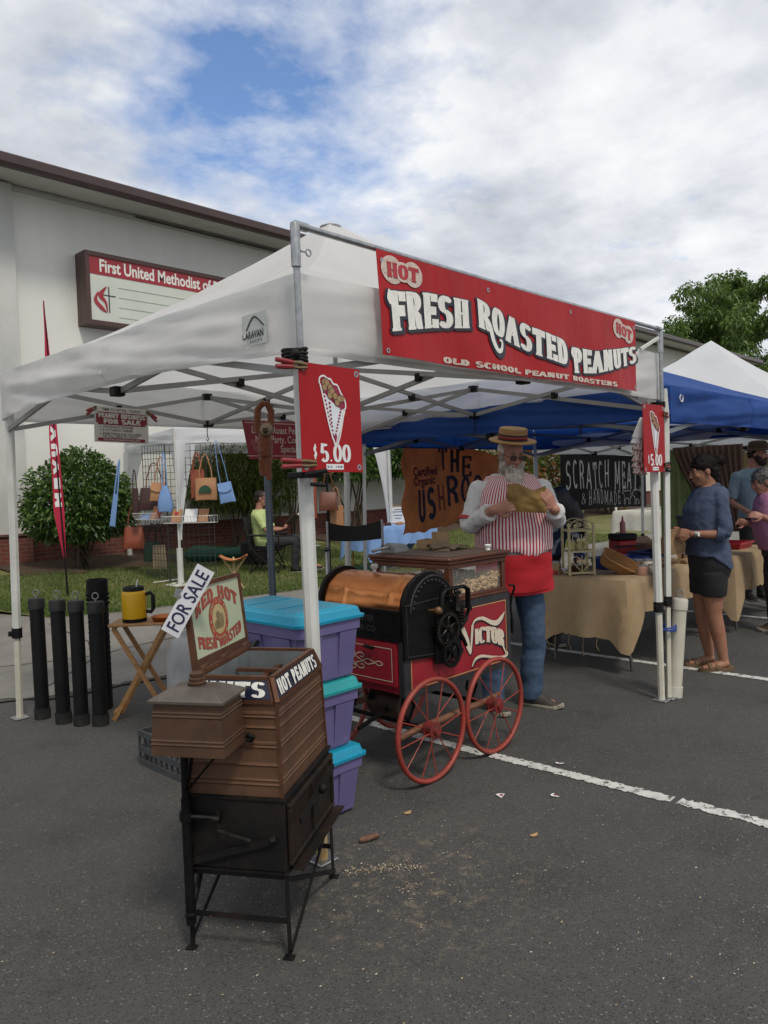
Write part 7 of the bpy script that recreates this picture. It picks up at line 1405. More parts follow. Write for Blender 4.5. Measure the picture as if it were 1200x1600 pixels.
o1, a1, q1 = basket_shelf((5.93, 10.12, 1.10), (.52, -.85, 0), .80, 'white wire basket holding cards on the nearer panel'); o2, a2, q2 = basket_shelf((5.94, 10.86, 1.15), (.05, -1, 0), .66, 'white wire basket holding wallets on the left panel')
for i, (o, a, q, s, wd, m, lb_) in enumerate(((o1, a1, q1, .12, .15, 'tan', 'tan notebook cover with red dot leaning in the nearer basket'), (o1, a1, q1, .32, .20, None, 'white card leaning in the middle of the nearer basket'), (o1, a1, q1, .54, .15, 'tan', 'plain tan notebook cover at the right of the nearer basket'), (o2, a2, q2, .40, .11, 'tan', 'tan wallet leaning in the left basket, nearer the blue pouch'), (o2, a2, q2, .52, .11, 'rust', 'rust wallet leaning in the left basket by the gazebo leg'), (o2, a2, q2, .10, .26, 'blue', 'blue pouch lying in the left basket'))):
    b = MB(); P8 = [o + a * (s + x) + q * (y + .07) + Vector((0, 0, z)) for x, y, z in ((0, .05, .01), (wd, .05, .01), (wd, -.03, .20 if i < 5 else .10), (0, -.03, .20 if i < 5 else .10))]; b.add(P8 + [p - q * .012 for p in P8], [(0, 1, 2, 3), (7, 6, 5, 4), (0, 4, 5, 1), (1, 5, 6, 2), (2, 6, 7, 3), (3, 7, 4, 0)])
    if i == 0: disc(b, lambda x, y, l: P8[0].lerp(P8[1], x / wd).lerp(P8[3].lerp(P8[2], x / wd), y / .2) + q * .003, .07, .14, .03, .03, 0, 1, 14)
    tag(b.build('leather_goods' if m else 'paper_card', [LEA[m] if m else PAPER, RED_PAINT]), lb_, 'notebook' if i < 3 else 'wallet', 'goods in the wire baskets')
so = empty('folding_stool', (6.35, 9.10, .15), 0, 'low tripod stool with sagging orange leather seat on the grass', 'stool'); c = Vector((6.35, 9.10, .14)); ax1, ax2 = Vector((.69, -.72, 0)), Vector((.72, .69, 0)); b = MB()
b.grid(lambda u, v: c + ax1 * (.19 * (2 * u - 1)) + ax2 * (.13 * (2 * v - 1) * (1 - .5 * abs(2 * u - 1))) + Vector((0, 0, .47 - .07 * (1 - (2 * u - 1) ** 2) + .03 * (2 * v - 1) ** 2)), 14, 10, thick=.006); b.build('seat', LEA['tan'] if False else mat('orange_leather', (.42, .15, .045), .55), so, smooth=60)
for p, q in (((-.15, .0), (.13, .05)), ((.17, .0), (-.17, .06)), ((-.02, .12), (.03, -.12))): b = MB(); b.tube([c + ax1 * p[0] + ax2 * p[1] + Vector((0, 0, .45)), c + ax1 * q[0] + ax2 * q[1] + Vector((0, 0, .0))], .014, 8); b.build('leg', mat('stool_wood', (.50, .36, .18), .6) if 'stool_wood' not in MATS else MATS['stool_wood'], so, smooth=60)
b = MB(); rgb = []
for k in range(9): v = k / 8; p = Vector((7.3, 11.9, .44)) + Vector((.69, -.72, 0)) * (1.15 * v); rgb.append([p + Vector((.72, .69, 0)) * (.14 * math.cos(a)) + Vector((0, 0, (.13 + .03 * math.sin(v * 7)) * math.sin(a) * (1 if 0 < k < 8 else .4))) for a in np.linspace(0, 6.28, 13)[:-1]])
b.loft(rgb); tag(b.build('green_duffel', mat('green_nylon', (.008, .085, .055), .6, col2=(.006, .06, .04), bump=.4, bscale=12), smooth=60), 'long dark green tent bag lying on the grass behind the panels', 'duffel bag')
cb_ = empty('cooler_bag', (8.05, 10.85, .24), R_(-46), 'boxy black bag with side pocket on the grass by the seated man', 'bag'); b = MB(); b.box(-.24, .24, -.17, .17, 0, .42, bev=.04); b.build('bag_body', BLACK_CLOTH, cb_, world=False, smooth=40); b = MB(); b.box(-.05, .16, -.19, -.171, .06, .32, bev=.008); b.build('pocket', mat('dark_pocket', (.03, .025, .025), .8), cb_, world=False)
# blue table
BLUEC = mat('light_blue_cloth', (.20, .34, .62), .85, col2=(.16, .29, .55)); trestle(8.62, 10.15, 8.55, 9.2, .86, 'trestle_table', 'small table on the lawn under a light blue cloth', legm=WOOD_LIGHT); drape('blue_cloth', 8.6, 10.17, 8.53, 9.22, .865, (.30, .34, .3, .36), BLUEC, 'light blue cloth with hanging corners on the lawn table', corner=.20, seed=4)
fsg = empty('framed_notice', (9.70, 8.98, .872), R_(-44), 'white price notice in a wooden frame standing on blue cloth', 'notice'); b = MB(); b.box(-.16, .16, -.01, .01, 0, .02); b.box(-.16, .16, -.01, .01, .30, .32); b.box(-.16, -.14, -.01, .01, .02, .30); b.box(.14, .16, -.01, .01, .02, .30); b.build('frame', WOOD_LIGHT, fsg, world=False); b = MB(); b.box(-.14, .14, -.004, .006, .02, .30); b.build('sheet', PAPER, fsg, world=False)
b = MB()
for i, (w, z) in enumerate(((.12, .24), (.19, .20), (.15, .14), (.11, .09))): b.box(-w / 2, w / 2, -.0075, -.0045, z, z + .016)
b.build('written_line', mat('grey_ink', (.2, .22, .3), .7), fsg, world=False)
for i, (x, y, m, lb_) in enumerate(((9.0, 8.72, 'rust', 'small red leather pouch on the blue table near the post'), (9.25, 8.80, 'maroon', 'dark leather pouch in the middle of the blue table'), (9.45, 8.72, 'tan', 'tan leather pouch in front of the framed notice'))):
    b = MB(); b.loft([[Vector((x + .07 * k * math.copysign(abs(math.cos(a)) ** .6, math.cos(a)), y + .045 * k * math.sin(a), .872 + z)) for a in np.linspace(0, 6.28, 13)[:-1]] for z, k in ((0, .9), (.02, 1), (.05, .8))]); tag(b.build('leather_pouch', LEA[m], smooth=50), lb_, 'pouch', 'pouches on the blue table')
# tall director's chair behind the cart
dc = empty('directors_chair', (4.72, 4.90, 0), R_(-44), 'tall aluminium director\'s chair with black canvas back behind the copper drum', 'chair'); AL = mat('brushed_aluminium', (.40, .40, .41), .35, .9, col2=(.33, .33, .34))
for sx in (-1, 1):
    X = sx * .25; b = MB(); b.tube([(X, .20, .02), (X, .20, 1.24)], .012, 8); b.build('back_post', AL, dc, world=False, smooth=60); b = MB(); b.tube([(X, -.20, .02), (X, -.20, .92), (X, -.18, .965), (X, -.13, .985), (X, .19, .985)], .012, 8); b.build('arm', AL, dc, world=False, smooth=60); b = MB(); b.box(X - .02, X + .02, -.13, .12, .997, 1.010); b.build('arm_pad', BLACK_PL, dc, world=False)
    b = MB(); b.tube([(X * .95, -.2, .06), (-X * .95, -.18, .70)], .010, 8); b.build('cross_brace', AL, dc, world=False)
b = MB(); b.grid(lambda u, v: Vector(((u - .5) * .52, .215 + .06 * math.sin(math.pi * u), 1.235 - .17 * v - .05 * math.sin(math.pi * u) * (1 - v * .6))), 20, 8, thick=.004); b.build('back_canvas', BLACK_CLOTH, dc, world=False, smooth=60); b = MB(); b.grid(lambda u, v: Vector(((u - .5) * .50, -.2 + .40 * v, .74 - .03 * math.sin(math.pi * u))), 12, 6, thick=.004); b.build('seat', BLACK_CLOTH, dc, world=False, smooth=60)
b = MB(); b.box(-.24, .24, -.22, -.19, .30, .325); b.build('foot_rest', WOOD_LIGHT, dc, world=False)
gm = MB(); gm.box(8.8, 9.9, 8.9, 9.5, .16, .175); tag(gm.build('ground_mat', mat('green_mat', (.01, .15, .10), .8)), 'green mat lying on the grass under the blue table', 'mat')
# ---------------------------------------------------------------- people
def skin(name, c): return mat(name, c, .5, col2=(c[0] * .82, c[1] * .74, c[2] * .72), scale=9, detail=6, spec=.4)
SK_A, SK_B, SK_C = skin('fair_skin', (.42, .21, .15)), skin('tan_skin', (.32, .155, .095)), skin('ruddy_skin', (.40, .20, .14))
DKHAIR = mat('dark_hair', (.007, .005, .004), .65, spec=.2, col2=(.016, .011, .009), scale=30, stretch=(4, 4, .4), bump=.5, bscale=90); GRHAIR = mat('grey_hair', (.20, .19, .18), .6, col2=(.10, .095, .09), scale=40, bump=1, bscale=120)
EYEM = mat('dark_eye', (.015, .012, .01), .2); LIPM = mat('lip', (.30, .10, .08), .5); DENIM = mat('blue_denim', (.060, .105, .175), .9, col2=(.028, .052, .10), scale=5, detail=8, bump=.3, bscale=220, spots=((.09, .135, .20), 3.4, .60)); SOLE = mat('pale_sole', (.36, .33, .26), .8); SHOEB = mat('dark_shoe', (.035, .028, .024), .7, col2=(.06, .05, .042), scale=25)
def sup(c, rx, ry, z, n=28, e=.85): return [Vector((c[0] + rx * math.copysign(abs(math.cos(a)) ** e, math.cos(a)), c[1] + ry * math.copysign(abs(math.sin(a)) ** e, math.sin(a)), z)) for a in [2 * math.pi * k / n for k in range(n)]]
def torso(mb, rings, g=0.0, z0=-9, z1=9):
    """rings (z, cx, cy, rx, ry) interpolated smoothly"""
    zs = [r[0] for r in rings]; out = []
    for k in range(31):
        z = zs[0] + (zs[-1] - zs[0]) * k / 30
        if z < z0 or z > z1: continue
        v = [float(np.interp(z, zs, [r[i] for r in rings])) for i in range(1, 5)]; out.append(sup((v[0], v[1]), v[2] + g, v[3] + g, z))
    mb.loft(out)
def curve3(a, b, c, n=7):
    """bent limb: a joint to joint to joint path, rounded a little at the middle joint"""
    a, b, c = Vector(a), Vector(b), Vector(c); P = []
    for i in range(n + 1): P.append(a.lerp(b, i / n))
    for i in range(1, n + 1): P.append(b.lerp(c, i / n))
    P[n] = P[n] * .5 + (P[n - 1] + P[n + 1]) * .25; return P
def limb(mb, pts, r): mb.tube(pts, r, 16); mb.ell(pts[0], r[0], r[0], r[0], 14, 8); mb.ell(pts[-1], r[-1], r[-1], r[-1], 14, 8)
def hand(mb, w, d, pn, thumb=1, curl=(.35, .5, .4), k=1.0, fan=.10):
    w, d, pn = Vector(w), Vector(d).normalized(), Vector(pn); pn = (pn - d * pn.dot(d)).normalized(); ac = d.cross(pn) * thumb     # ac points to the thumb side
    L_ = []
    for t, wd, th in ((-.01, .026, .020), (.02, .030, .019), (.05, .040, .017), (.08, .042, .014), (.095, .040, .011)):
        c = w + d * t * k + pn * (.004 * math.sin(t * 30)); L_.append([c + ac * (wd * k * math.cos(a)) + pn * (th * k * math.sin(a)) for a in np.linspace(0, 6.283, 17)[:-1]])
    mb.loft(L_)
    for i, (o, ln, r) in enumerate(((.030, .92, .0090), (.0105, 1.0, .0095), (-.0105, .95, .0090), (-.030, .76, .0080))):
        p = w + d * .088 * k + ac * o * k; dr = (d + ac * (o * fan / .03)).normalized(); pts = [p - dr * .02, p]; rr = [r * 1.05 * k, r * 1.05 * k]; ang = 0
        for s, cu in zip((.044, .027, .022), curl): ang += cu * (1 + .12 * i); dd = dr * math.cos(ang) + pn * math.sin(ang); pts.append(pts[-1] + dd * s * ln * k); rr.append(rr[-1] * .92)
        mb.tube(pts, rr, 10); mb.ell(pts[-1], rr[-1], rr[-1], rr[-1], 8, 6)
        for q, x in zip(pts[1:-1], rr[1:]): mb.ell(q, x * 1.06, x * 1.06, x * 1.06, 8, 6)
    p = w + d * .025 * k + ac * .026 * k; t1 = p + (ac * .7 + d * .6 + pn * .35).normalized() * .040 * k; t2 = t1 + (ac * .18 + d * .85 + pn * .45).normalized() * .032 * k; t3 = t2 + (d * .9 + pn * .35 - ac * .05).normalized() * .024 * k; mb.tube([p, t1, t2, t3], [.0135 * k, .0115 * k, .010 * k, .008 * k], 10); mb.ell(t3, .008 * k, .008 * k, .008 * k, 8, 6)
def head_T(c, yaw, pitch, roll=0.0): return Matrix.Translation(Vector(c)) @ Matrix.Rotation(yaw, 4, 'Z') @ Matrix.Rotation(pitch, 4, 'X') @ Matrix.Rotation(roll, 4, 'Y')
def head(mb, T, k=1.0, jaw=1.0):
    R3 = T.to_3x3(); E = lambda c, r, n=16, q=12: mb.ell(T @ (Vector(c) * k), r[0] * k, r[1] * k, r[2] * k, n, q, T=R3)
    E((0, .016, .038), (.076, .096, .086), 20, 14); E((0, -.024, -.018), (.063 * jaw, .072, .098), 20, 14); E((0, -.046, -.082), (.042 * jaw, .042, .034)); E((0, .0, -.06), (.055 * jaw, .06, .05))
    mb.tube([T @ (Vector(p) * k) for p in ((0, -.088, .022), (0, -.103, .0), (0, -.113, -.022), (0, -.100, -.034))], [.0085 * k, .010 * k, .0135 * k, .009 * k], 10)
    for s in (-1, 1): E((s * .011, -.101, -.027), (.0085, .010, .0075), 10, 8); E((s * .036, -.066, -.022), (.024, .022, .024)); E((s * .031, -.084, .030), (.026, .012, .009)); E((s * .077, .010, -.005), (.009, .020, .031), 12, 8); E((s * .074, -.004, .0), (.008, .010, .018), 10, 8); E((s * .031, -.082, .010), (.015, .009, .009))
    E((0, -.090, -.053), (.022, .010, .0065)); E((0, -.088, -.063), (.020, .011, .0075))
def face_bits(root, T, k=1.0, lips=True):
    R3 = T.to_3x3(); b = MB(); [b.ell(T @ (Vector((s * .031, -.0905, .012)) * k), .009 * k, .004 * k, .0045 * k, 10, 6, T=R3) for s in (-1, 1)]; b.build('eye', EYEM, root, world=False, smooth=180)
    b = MB(); [b.tube([T @ (Vector(q) * k) for q in ((s * .014, -.098, .033), (s * .032, -.096, .038), (s * .050, -.083, .032))], [.0035, .005, .003], 7) for s in (-1, 1)]; b.build('eyebrow', DKHAIR if lips else GRHAIR, root, world=False, smooth=180)
    if lips: b = MB(); b.ell(T @ (Vector((0, -.0985, -.0575)) * k), .019 * k, .006 * k, .006 * k, 12, 8, T=R3); b.build('mouth', LIPM, root, world=False, smooth=180)
def shoe(root, an, toe, L=.29, up_m=SHOEB, name='shoe'):
    an = Vector(an); d = Vector((toe[0], toe[1], 0)).normalized(); s = Vector((-d.y, d.x, 0)); heel = an - d * .075; heel.z = 0; b = MB(); R8 = []
    for t, w, h in ((0, .030, .085), (.08, .038, .11), (.25, .042, .125), (.42, .045, .105), (.62, .050, .070), (.8, .050, .048), (.93, .040, .038), (1.0, .020, .025)):
        c = heel + d * (L * t); R8.append([c + s * (w * math.copysign(abs(math.cos(a)) ** .7, math.cos(a))) + Vector((0, 0, .022 + max(0, math.sin(a)) * (h - .022) + min(0, math.sin(a)) * .004)) for a in np.linspace(0, 6.283, 19)[:-1]])
    b.loft(R8); o = b.build(name, up_m, root, world=False, smooth=60); b = MB(); R8 = []
    for z, g in ((.001, .001), (.012, .004), (.024, .002)): R8.append([heel + d * (L * t) + s * w + Vector((0, 0, z + (.012 if t > .95 else 0))) for t, w in ((-.02, 0), (.0, .030 + g), (.25, .036 + g), (.62, .052 + g), (.85, .050 + g), (.97, .026 + g), (1.02, 0), (.97, -.026 - g), (.85, -.050 - g), (.62, -.052 - g), (.25, -.036 - g), (.0, -.030 - g))])
    b.loft(R8); b.build('sole', SOLE, o, world=False); return o
def figure(loc, rz, label, rings, neck, hd, arms, legs, skm, shirt=None, pants=None, vox=.0055, k=1.0, ar=(.050, .044, .037, .033, .026), lr=(.088, .072, .054, .052, .036), sleeve=2.0, cuff=0.0, pleg=1.0, shirt_z=(.9, 9), fold=.006, jaw=1.0, hem=0.0, group='people at the stalls'):
    """neck (base point); hd = (centre, yaw, pitch, scale); arms [(sh, el, wr, hand dir, palm normal, thumb, curl)]; legs [(hip, knee, ankle, toe)]"""
    root = empty('person', loc, rz, label, 'person', group); T = head_T(*hd[:3]); b = MB(); torso(b, rings); head(b, T, hd[3], jaw); b.tube([Vector(neck) - Vector((0, 0, .05)), Vector(neck).lerp(T @ Vector((0, .02, -.07)), .6), T @ Vector((0, .018, -.03))], [.066, .056, .055], 14)
    for sh, el, wr, hdv, pn, th, cu in arms:
        p = curve3(sh, el, wr); n = len(p); limb(b, p, [float(np.interp(i / (n - 1), (0, .25, .5, .62, 1), ar)) for i in range(n)])
        if hdv: hand(b, wr, hdv, pn, th, cu, k)
    for hp, kn, an, toe in legs:
        p = curve3(hp, kn, an); n = len(p); limb(b, p, [float(np.interp(i / (n - 1), (0, .2, .5, .68, 1), lr)) for i in range(n)]); d = Vector((toe[0], toe[1], 0)).normalized(); a = Vector(an); b.tube([a - d * .03 + Vector((0, 0, -.02)), a + d * .05 + Vector((0, 0, -.04)), a + d * .13 + Vector((0, 0, -.055)), a + d * .17 + Vector((0, 0, -.06))], [.034, .034, .026, .018], 12, flat=1.3)
    f = fuse(b, vox, 4); f.build('body', skm, root, world=False, smooth=180)
    if shirt:
        b = MB(); torso(b, rings, .028 if hem else .017, *shirt_z)
        for sh, el, wr, *_ in arms:
            p = curve3(sh, el, wr); n = len(p); m = max(3, int(round((n - 1) * sleeve / 2)) + 1); q = p[:m]; r0 = [float(np.interp(i / (n - 1), (0, .25, .5, .62, 1), ar)) + .014 + (.006 if i == m - 1 else 0) for i in range(m)]; b.tube(q, r0, 16); b.ell(q[0], r0[0], r0[0], r0[0], 14, 8)
            if cuff: d = (q[-1] - q[-2]).normalized(); b.tube([q[-1] - d * cuff, q[-1] + d * .004], [r0[-1] + .006] * 2, 16)
        f = fuse(b, .007, 4)
        if hem: f.v = [(x, y, z - hem * min(1, max(0, (1.03 - z) / .16)) * max(-.35, min(1, y / .10))) for x, y, z in f.v]
        wrinkle(f, fold, 7.0, (1, 1, 1.4), 3); wrinkle(f, fold * .5, 18.0, (1, 1, .8), 9); f.build('shirt', shirt, root, world=False, smooth=180)
    if pants:
        b = MB(); c = (Vector(legs[0][0]) + Vector(legs[1][0])) / 2; torso(b, rings, .005 if not hem else .014, -9, shirt_z[0] + (.05 if not hem else .10))
        for hp, kn, an, toe in legs:
            p = curve3(hp, kn, an); n = len(p); m = max(3, int(round((n - 1) * pleg)) + 1); b.ell(p[0], lr[0] + .010, lr[0] + .010, lr[0] + .02, 14, 10); p = p + ([p[-1] + (p[-1] - p[-2]) * .55] if pleg > .9 else []); m += pleg > .9; b.tube(p[:m], [float(np.interp(i / (n - 1), (0, .2, .5, .68, 1), lr)) + .013 + (.03 * max(0, i / (n - 1) - .55) if pleg > .9 else .008) for i in range(m)], 18)
        f = fuse(b, .008, 4); wrinkle(f, .010 if not hem else .004, 6.0, (1, 1, 1.6), 5); f.build('trousers' if pleg > .9 else 'shorts', pants, root, world=False, smooth=180)
    return root, T
def strands(name, mb, n, down, L0, L1, m, root, ctr, wdt=.0011, out=.6, seed=0):
    """loose hairs standing off a hair shape"""
    r = np.random.default_rng(seed); V = np.array(mb.v); p = V[r.integers(0, len(V), n)]; o = p - np.array(ctr); o /= np.linalg.norm(o, axis=1)[:, None] + 1e-9
    d = o * out + np.array(down) + r.normal(size=p.shape) * .28; d /= np.linalg.norm(d, axis=1)[:, None]; L_ = (L0 + (L1 - L0) * r.random(n) ** 2)[:, None]; s = np.cross(d, r.normal(size=p.shape)); s /= np.linalg.norm(s, axis=1)[:, None] + 1e-9
    q = np.empty((n, 5, 3)); b0 = p - o * .004; mid = b0 + d * L_ * .55; q[:, 0] = b0 - s * wdt; q[:, 1] = b0 + s * wdt; q[:, 2] = mid + s * wdt * .8; q[:, 4] = mid - s * wdt * .8; q[:, 3] = b0 + d * L_ + np.array(down) * L_ * .25
    raw_mesh(name, q.reshape(-1, 3), np.arange(n * 5).reshape(-1, 5), m, root)
def local(root, p): return root.matrix_basis.inverted() @ Vector(p)
# --- the peanut seller
def stripes():
    m = bpy.data.materials.new('red_striped_vest'); m.use_nodes = True; N, Lk, P = nodes(m); tc = N.new('ShaderNodeTexCoord'); sp_ = N.new('ShaderNodeSeparateXYZ'); Lk.new(tc.outputs['Object'], sp_.inputs[0])
    def mth(op, a, b=None):
        o = N.new('ShaderNodeMath'); o.operation = op
        for i, v in enumerate((a, b)):
            if v is None: continue
            if isinstance(v, (int, float)): o.inputs[i].default_value = v
            else: Lk.new(v, o.inputs[i])
        return o.outputs[0]
    ang = mth('ARCTAN2', sp_.outputs[0], mth('SUBTRACT', .0, sp_.outputs[1])); s = mth('SINE', mth('MULTIPLY', ang, 74.0)); r = N.new('ShaderNodeMapRange'); r.inputs[1].default_value = -.02; r.inputs[2].default_value = .22; Lk.new(s, r.inputs[0]); x = N.new('ShaderNodeMix'); x.data_type = 'RGBA'; Lk.new(r.outputs[0], x.inputs[0]); x.inputs[6].default_value = (.66, .58, .58, 1); x.inputs[7].default_value = (.36, .016, .045, 1); Lk.new(x.outputs[2], P.inputs['Base Color']); P.inputs['Roughness'].default_value = .85; return m
WSHIRT = mat('white_shirt', (.60, .60, .60), .85, col2=(.52, .52, .52), scale=4)
VR = [(.90, .01, .0, .185, .145), (1.0, .01, -.01, .205, .165), (1.12, .01, -.035, .222, .188), (1.24, .01, -.042, .224, .184), (1.36, .01, -.03, .215, .165), (1.47, .01, -.008, .215, .138), (1.545, .01, .008, .185, .112), (1.60, .01, .018, .10, .085)]
bpos = Vector((-.005, -.39, 1.428))
v_, vT = figure((4.36, 3.0, 0), math.atan2(-.62, .78), 'bearded seller in boater hat, striped vest and red apron reading a paper bag', VR, (.01, .02, 1.62), ((.005, -.04, 1.735), .16, .38, 1.02),
    [((-.212, .01, 1.50), (-.305, -.04, 1.255), (-.215, -.345, 1.375), (.86, -.28, .22), (.2, 1, 0), -1, (.12, .45, .35)), ((.228, .01, 1.50), (.310, -.06, 1.27), (.185, -.36, 1.365), (-.52, -.22, .80), (-.3, 1, .1), 1, (.25, .55, .45))],
    [((-.10, 0, .90), (-.145, -.03, .50), (-.155, .0, .09), (.1, -1, 0)), ((.11, 0, .90), (.135, -.02, .50), (.125, .02, .09), (.75, -.65, 0))], SK_C, WSHIRT, DENIM, k=1.04, ar=(.054, .052, .048, .043, .031), lr=(.098, .088, .070, .064, .050), sleeve=1.86, cuff=.055, fold=.010, shirt_z=(.98, 9), group=None)
for an, toe in (((-.155, .0, .09), (.1, -1, 0)), ((.125, .02, .09), (.75, -.65, 0))): shoe(v_, an, toe, .30)
b = MB(); VV_ = [(r[0], r[1], r[2], r[3] * (1.0 if r[0] < 1.40 else (.90 if r[0] < 1.5 else .86)), r[4]) for r in VR if r[0] > .99]; VV_[0] = (1.085, .01, -.03, .222, .185); VV_[-1] = (1.595, .01, .02, .118, .088); torso(b, VV_, .037); f = fuse(b, .007, 5); wrinkle(f, .006, 6, (1, 1, 1), 4); f.v = [(p[0], p[1], p[2] - (.045 * max(0, 1 - abs(p[0] - .07) / .10) if p[2] < 1.12 and p[1] < -.1 else 0) + (.03 * max(0, 1 - abs(p[0] - .07) / .02) if p[2] < 1.12 and p[1] < -.1 else 0)) for p in f.v]; f.build('vest', stripes(), v_, world=False, smooth=180)
b = MB()
for z in (1.13, 1.195, 1.26, 1.33): b.ell((.075, -.238 + .10 * max(0, z - 1.26) * 1.6, z), .009, .005, .009, 12, 6)
b.build('vest_button', RED_PAINT, v_, world=False, smooth=60)
b = MB(); b.tube([(-.245 - .10 * 0, .005, 1.44), (-.2451, .005, 1.4401)], .001, 5); b.v = []; b.f = []; b.m = []; d = (Vector((-.125, -.345, 1.375)) - Vector((-.315, -.04, 1.255))).normalized(); e = Vector((-.225, .01, 1.50)).lerp(Vector((-.315, -.04, 1.255)), .80); dd = (Vector((-.315, -.04, 1.255)) - Vector((-.225, .01, 1.50))).normalized(); b.tube([e - dd * .012, e + dd * .012], .072, 20); b.build('sleeve_garter', RED_PAINT, v_, world=False, smooth=60)
APR = mat('red_apron', (.46, .010, .018), .8, col2=(.38, .008, .015), scale=4); b = MB()
def apf(u, v):
    a = R_(-205 + 230 * u); z = 1.095 - .29 * v; rx, ry, cy = .246 + .012 * v, (.215 - .03 * v), -.035 + .02 * v; k = .012 * math.sin(u * 16 + 1) * v + .008 * noise.noise(Vector((u * 6, v * 4, 2)))
    return Vector((.01 + (rx + k) * math.cos(a), cy + (ry + k) * math.sin(a), z - .025 * math.sin(math.pi * u) * (1 - v) + .02 * math.sin(u * 9) * v * .4))
b.grid(apf, 40, 16, thick=.004); b.build('apron', APR, v_, world=False, smooth=60); b = MB(); b.grid(lambda u, v: apf(.30 + .44 * u, .30 + .62 * v) + Vector((.0, -.004 - .01 * math.sin(math.pi * u), 0)), 14, 8, thick=.003); b.build('apron_pocket', APR, v_, world=False, smooth=60)
BEARD = mat('white_beard', (.78, .72, .63), .8, col2=(.60, .54, .45), scale=28, stretch=(4, 4, .5), bump=1.0, bscale=70); b = MB(); E = lambda c, r: b.ell(vT @ Vector(c), *r, 16, 10, T=vT.to_3x3())
for s in (-1, 1): E((s * .058, -.028, -.068), (.020, .036, .042)); E((s * .068, .0, -.02), (.011, .020, .042)); E((s * .026, -.098, -.043), (.020, .007, .005))
E((0, -.062, -.105), (.070, .052, .055)); c0_ = vT @ Vector((0, -.062, -.10)); b.tube([c0_, c0_ + Vector((.0, -.03, -.06)), c0_ + Vector((.0, -.045, -.12)), c0_ + Vector((.004, -.035, -.20)), c0_ + Vector((.01, -.025, -.255))], [.064, .070, .062, .046, .020], 16, flat=.72, upv=(1, 0, 0)); f = fuse(b, .006, 4); wrinkle(f, .010, 22, (2.2, 2.2, .5), 2); wrinkle(f, .004, 70, (2, 2, .5), 5); f.build('beard', BEARD, v_, world=False, smooth=180); strands('beard_hair', f, 3600, (0, -.15, -1), .02, .055, BEARD, v_, vT @ Vector((0, 0, -.08)), .0014, .35, 1)
b = MB(); 
for s in (-1, 1): b.ell(vT @ Vector((s * .064, .02, .03)), .02, .05, .045, 14, 8, T=vT.to_3x3())
b.ell(vT @ Vector((0, .07, .0)), .06, .042, .06, 14, 8, T=vT.to_3x3()); f = fuse(b, .007, 2); f.build('hair', BEARD, v_, world=False, smooth=180); face_bits(v_, vT, 1.02, False)
b = MB(); lens = MB()
for s in (-1, 1): ctr_ = Vector((s * .033, -.118, .010)); pts = [vT @ (ctr_ + Vector((.024 * math.copysign(abs(math.cos(a)) ** .6, math.cos(a)), .006 * abs(s * math.cos(a)), .016 * math.copysign(abs(math.sin(a)) ** .6, math.sin(a))))) for a in np.linspace(0, 6.28, 19)[:-1]]; b.tube(pts, .0016, 6, closed=True); lens.add(pts, [tuple(range(18))]); b.tube([vT @ Vector((s * .057, -.112, .014)), vT @ Vector((s * .078, -.05, .012)), vT @ Vector((s * .078, .0, .008))], .0018, 6)
b.tube([vT @ Vector((-.010, -.120, .014)), vT @ Vector((.010, -.120, .014))], .0018, 6); gl = b.build('glasses', mat('dark_wire', (.03, .03, .03), .3, .6), v_, world=False); lens.build('lens', mat('smoked_lens', (.04, .04, .045), .08, alpha=.72), gl, world=False)
STRAW = mat('straw', (.40, .235, .085), .6, col2=(.30, .165, .055), scale=12, stretch=(1, 1, 8), bump=.6, bscale=130); TH = vT @ Matrix.Translation((0, .0, .088)) @ Matrix.Rotation(-.16, 4, 'X'); b = MB()
b.lathe([(.088, .0), (.150, .0), (.156, .003), (.156, .009), (.150, .012), (.094, .012), (.093, .082), (.088, .090), (.05, .094), (.0, .094)], 40, T=TH, sy=1.08); ht = b.build('boater_hat', STRAW, v_, world=False, smooth=40); HB, HR = MB(), MB(); HB.lathe([(.0945, .013), (.0965, .014), (.0965, .052), (.0945, .053)], 40, T=TH, sy=1.075); HB.build('hat_band', mat('black_ribbon', (.012, .012, .016), .6), ht, world=False, smooth=60); HR.lathe([(.0967, .024), (.0975, .0245), (.0975, .041), (.0967, .0415)], 40, T=TH, sy=1.073); HR.build('hat_stripe', mat('red_ribbon', (.26, .022, .02), .6), ht, world=False, smooth=60)
KRAFT = mat('olive_kraft_bag', (.23, .135, .030), .7, col2=(.15, .085, .020), scale=7, detail=8, bump=.9, bscale=16); b = MB(); LW_ = v_.matrix_basis = Matrix.Translation((4.36, 3.0, 0)) @ Matrix.Rotation(math.atan2(-.62, .78), 4, 'Z')
def bagp(u, v, s):
    x = -.125 + .25 * u; z = -.075 + .16 * v + .018 * math.sin(u * 7) * v - .02 * (u - .5); y = s * (.004 + .022 * math.sin(math.pi * u) * math.sin(math.pi * min(1, v * .9 + .05))) + .008 * math.sin(u * 11 + v * 5) + .010 * noise.noise(Vector((u * 5, v * 4, s)))
    if u < .12: z += .012 * math.sin(v * 40) * (1 - u / .12)
    return LW_ @ (bpos + Vector((x, y + .01, z)))
b.grid(lambda u, v: bagp(u, v, -1), 30, 18); b.grid(lambda u, v: bagp(1 - u, v, 1), 30, 18); tag(b.build('paper_bag', KRAFT, smooth=50), 'crumpled olive brown paper bag held up by the bearded seller', 'paper bag')
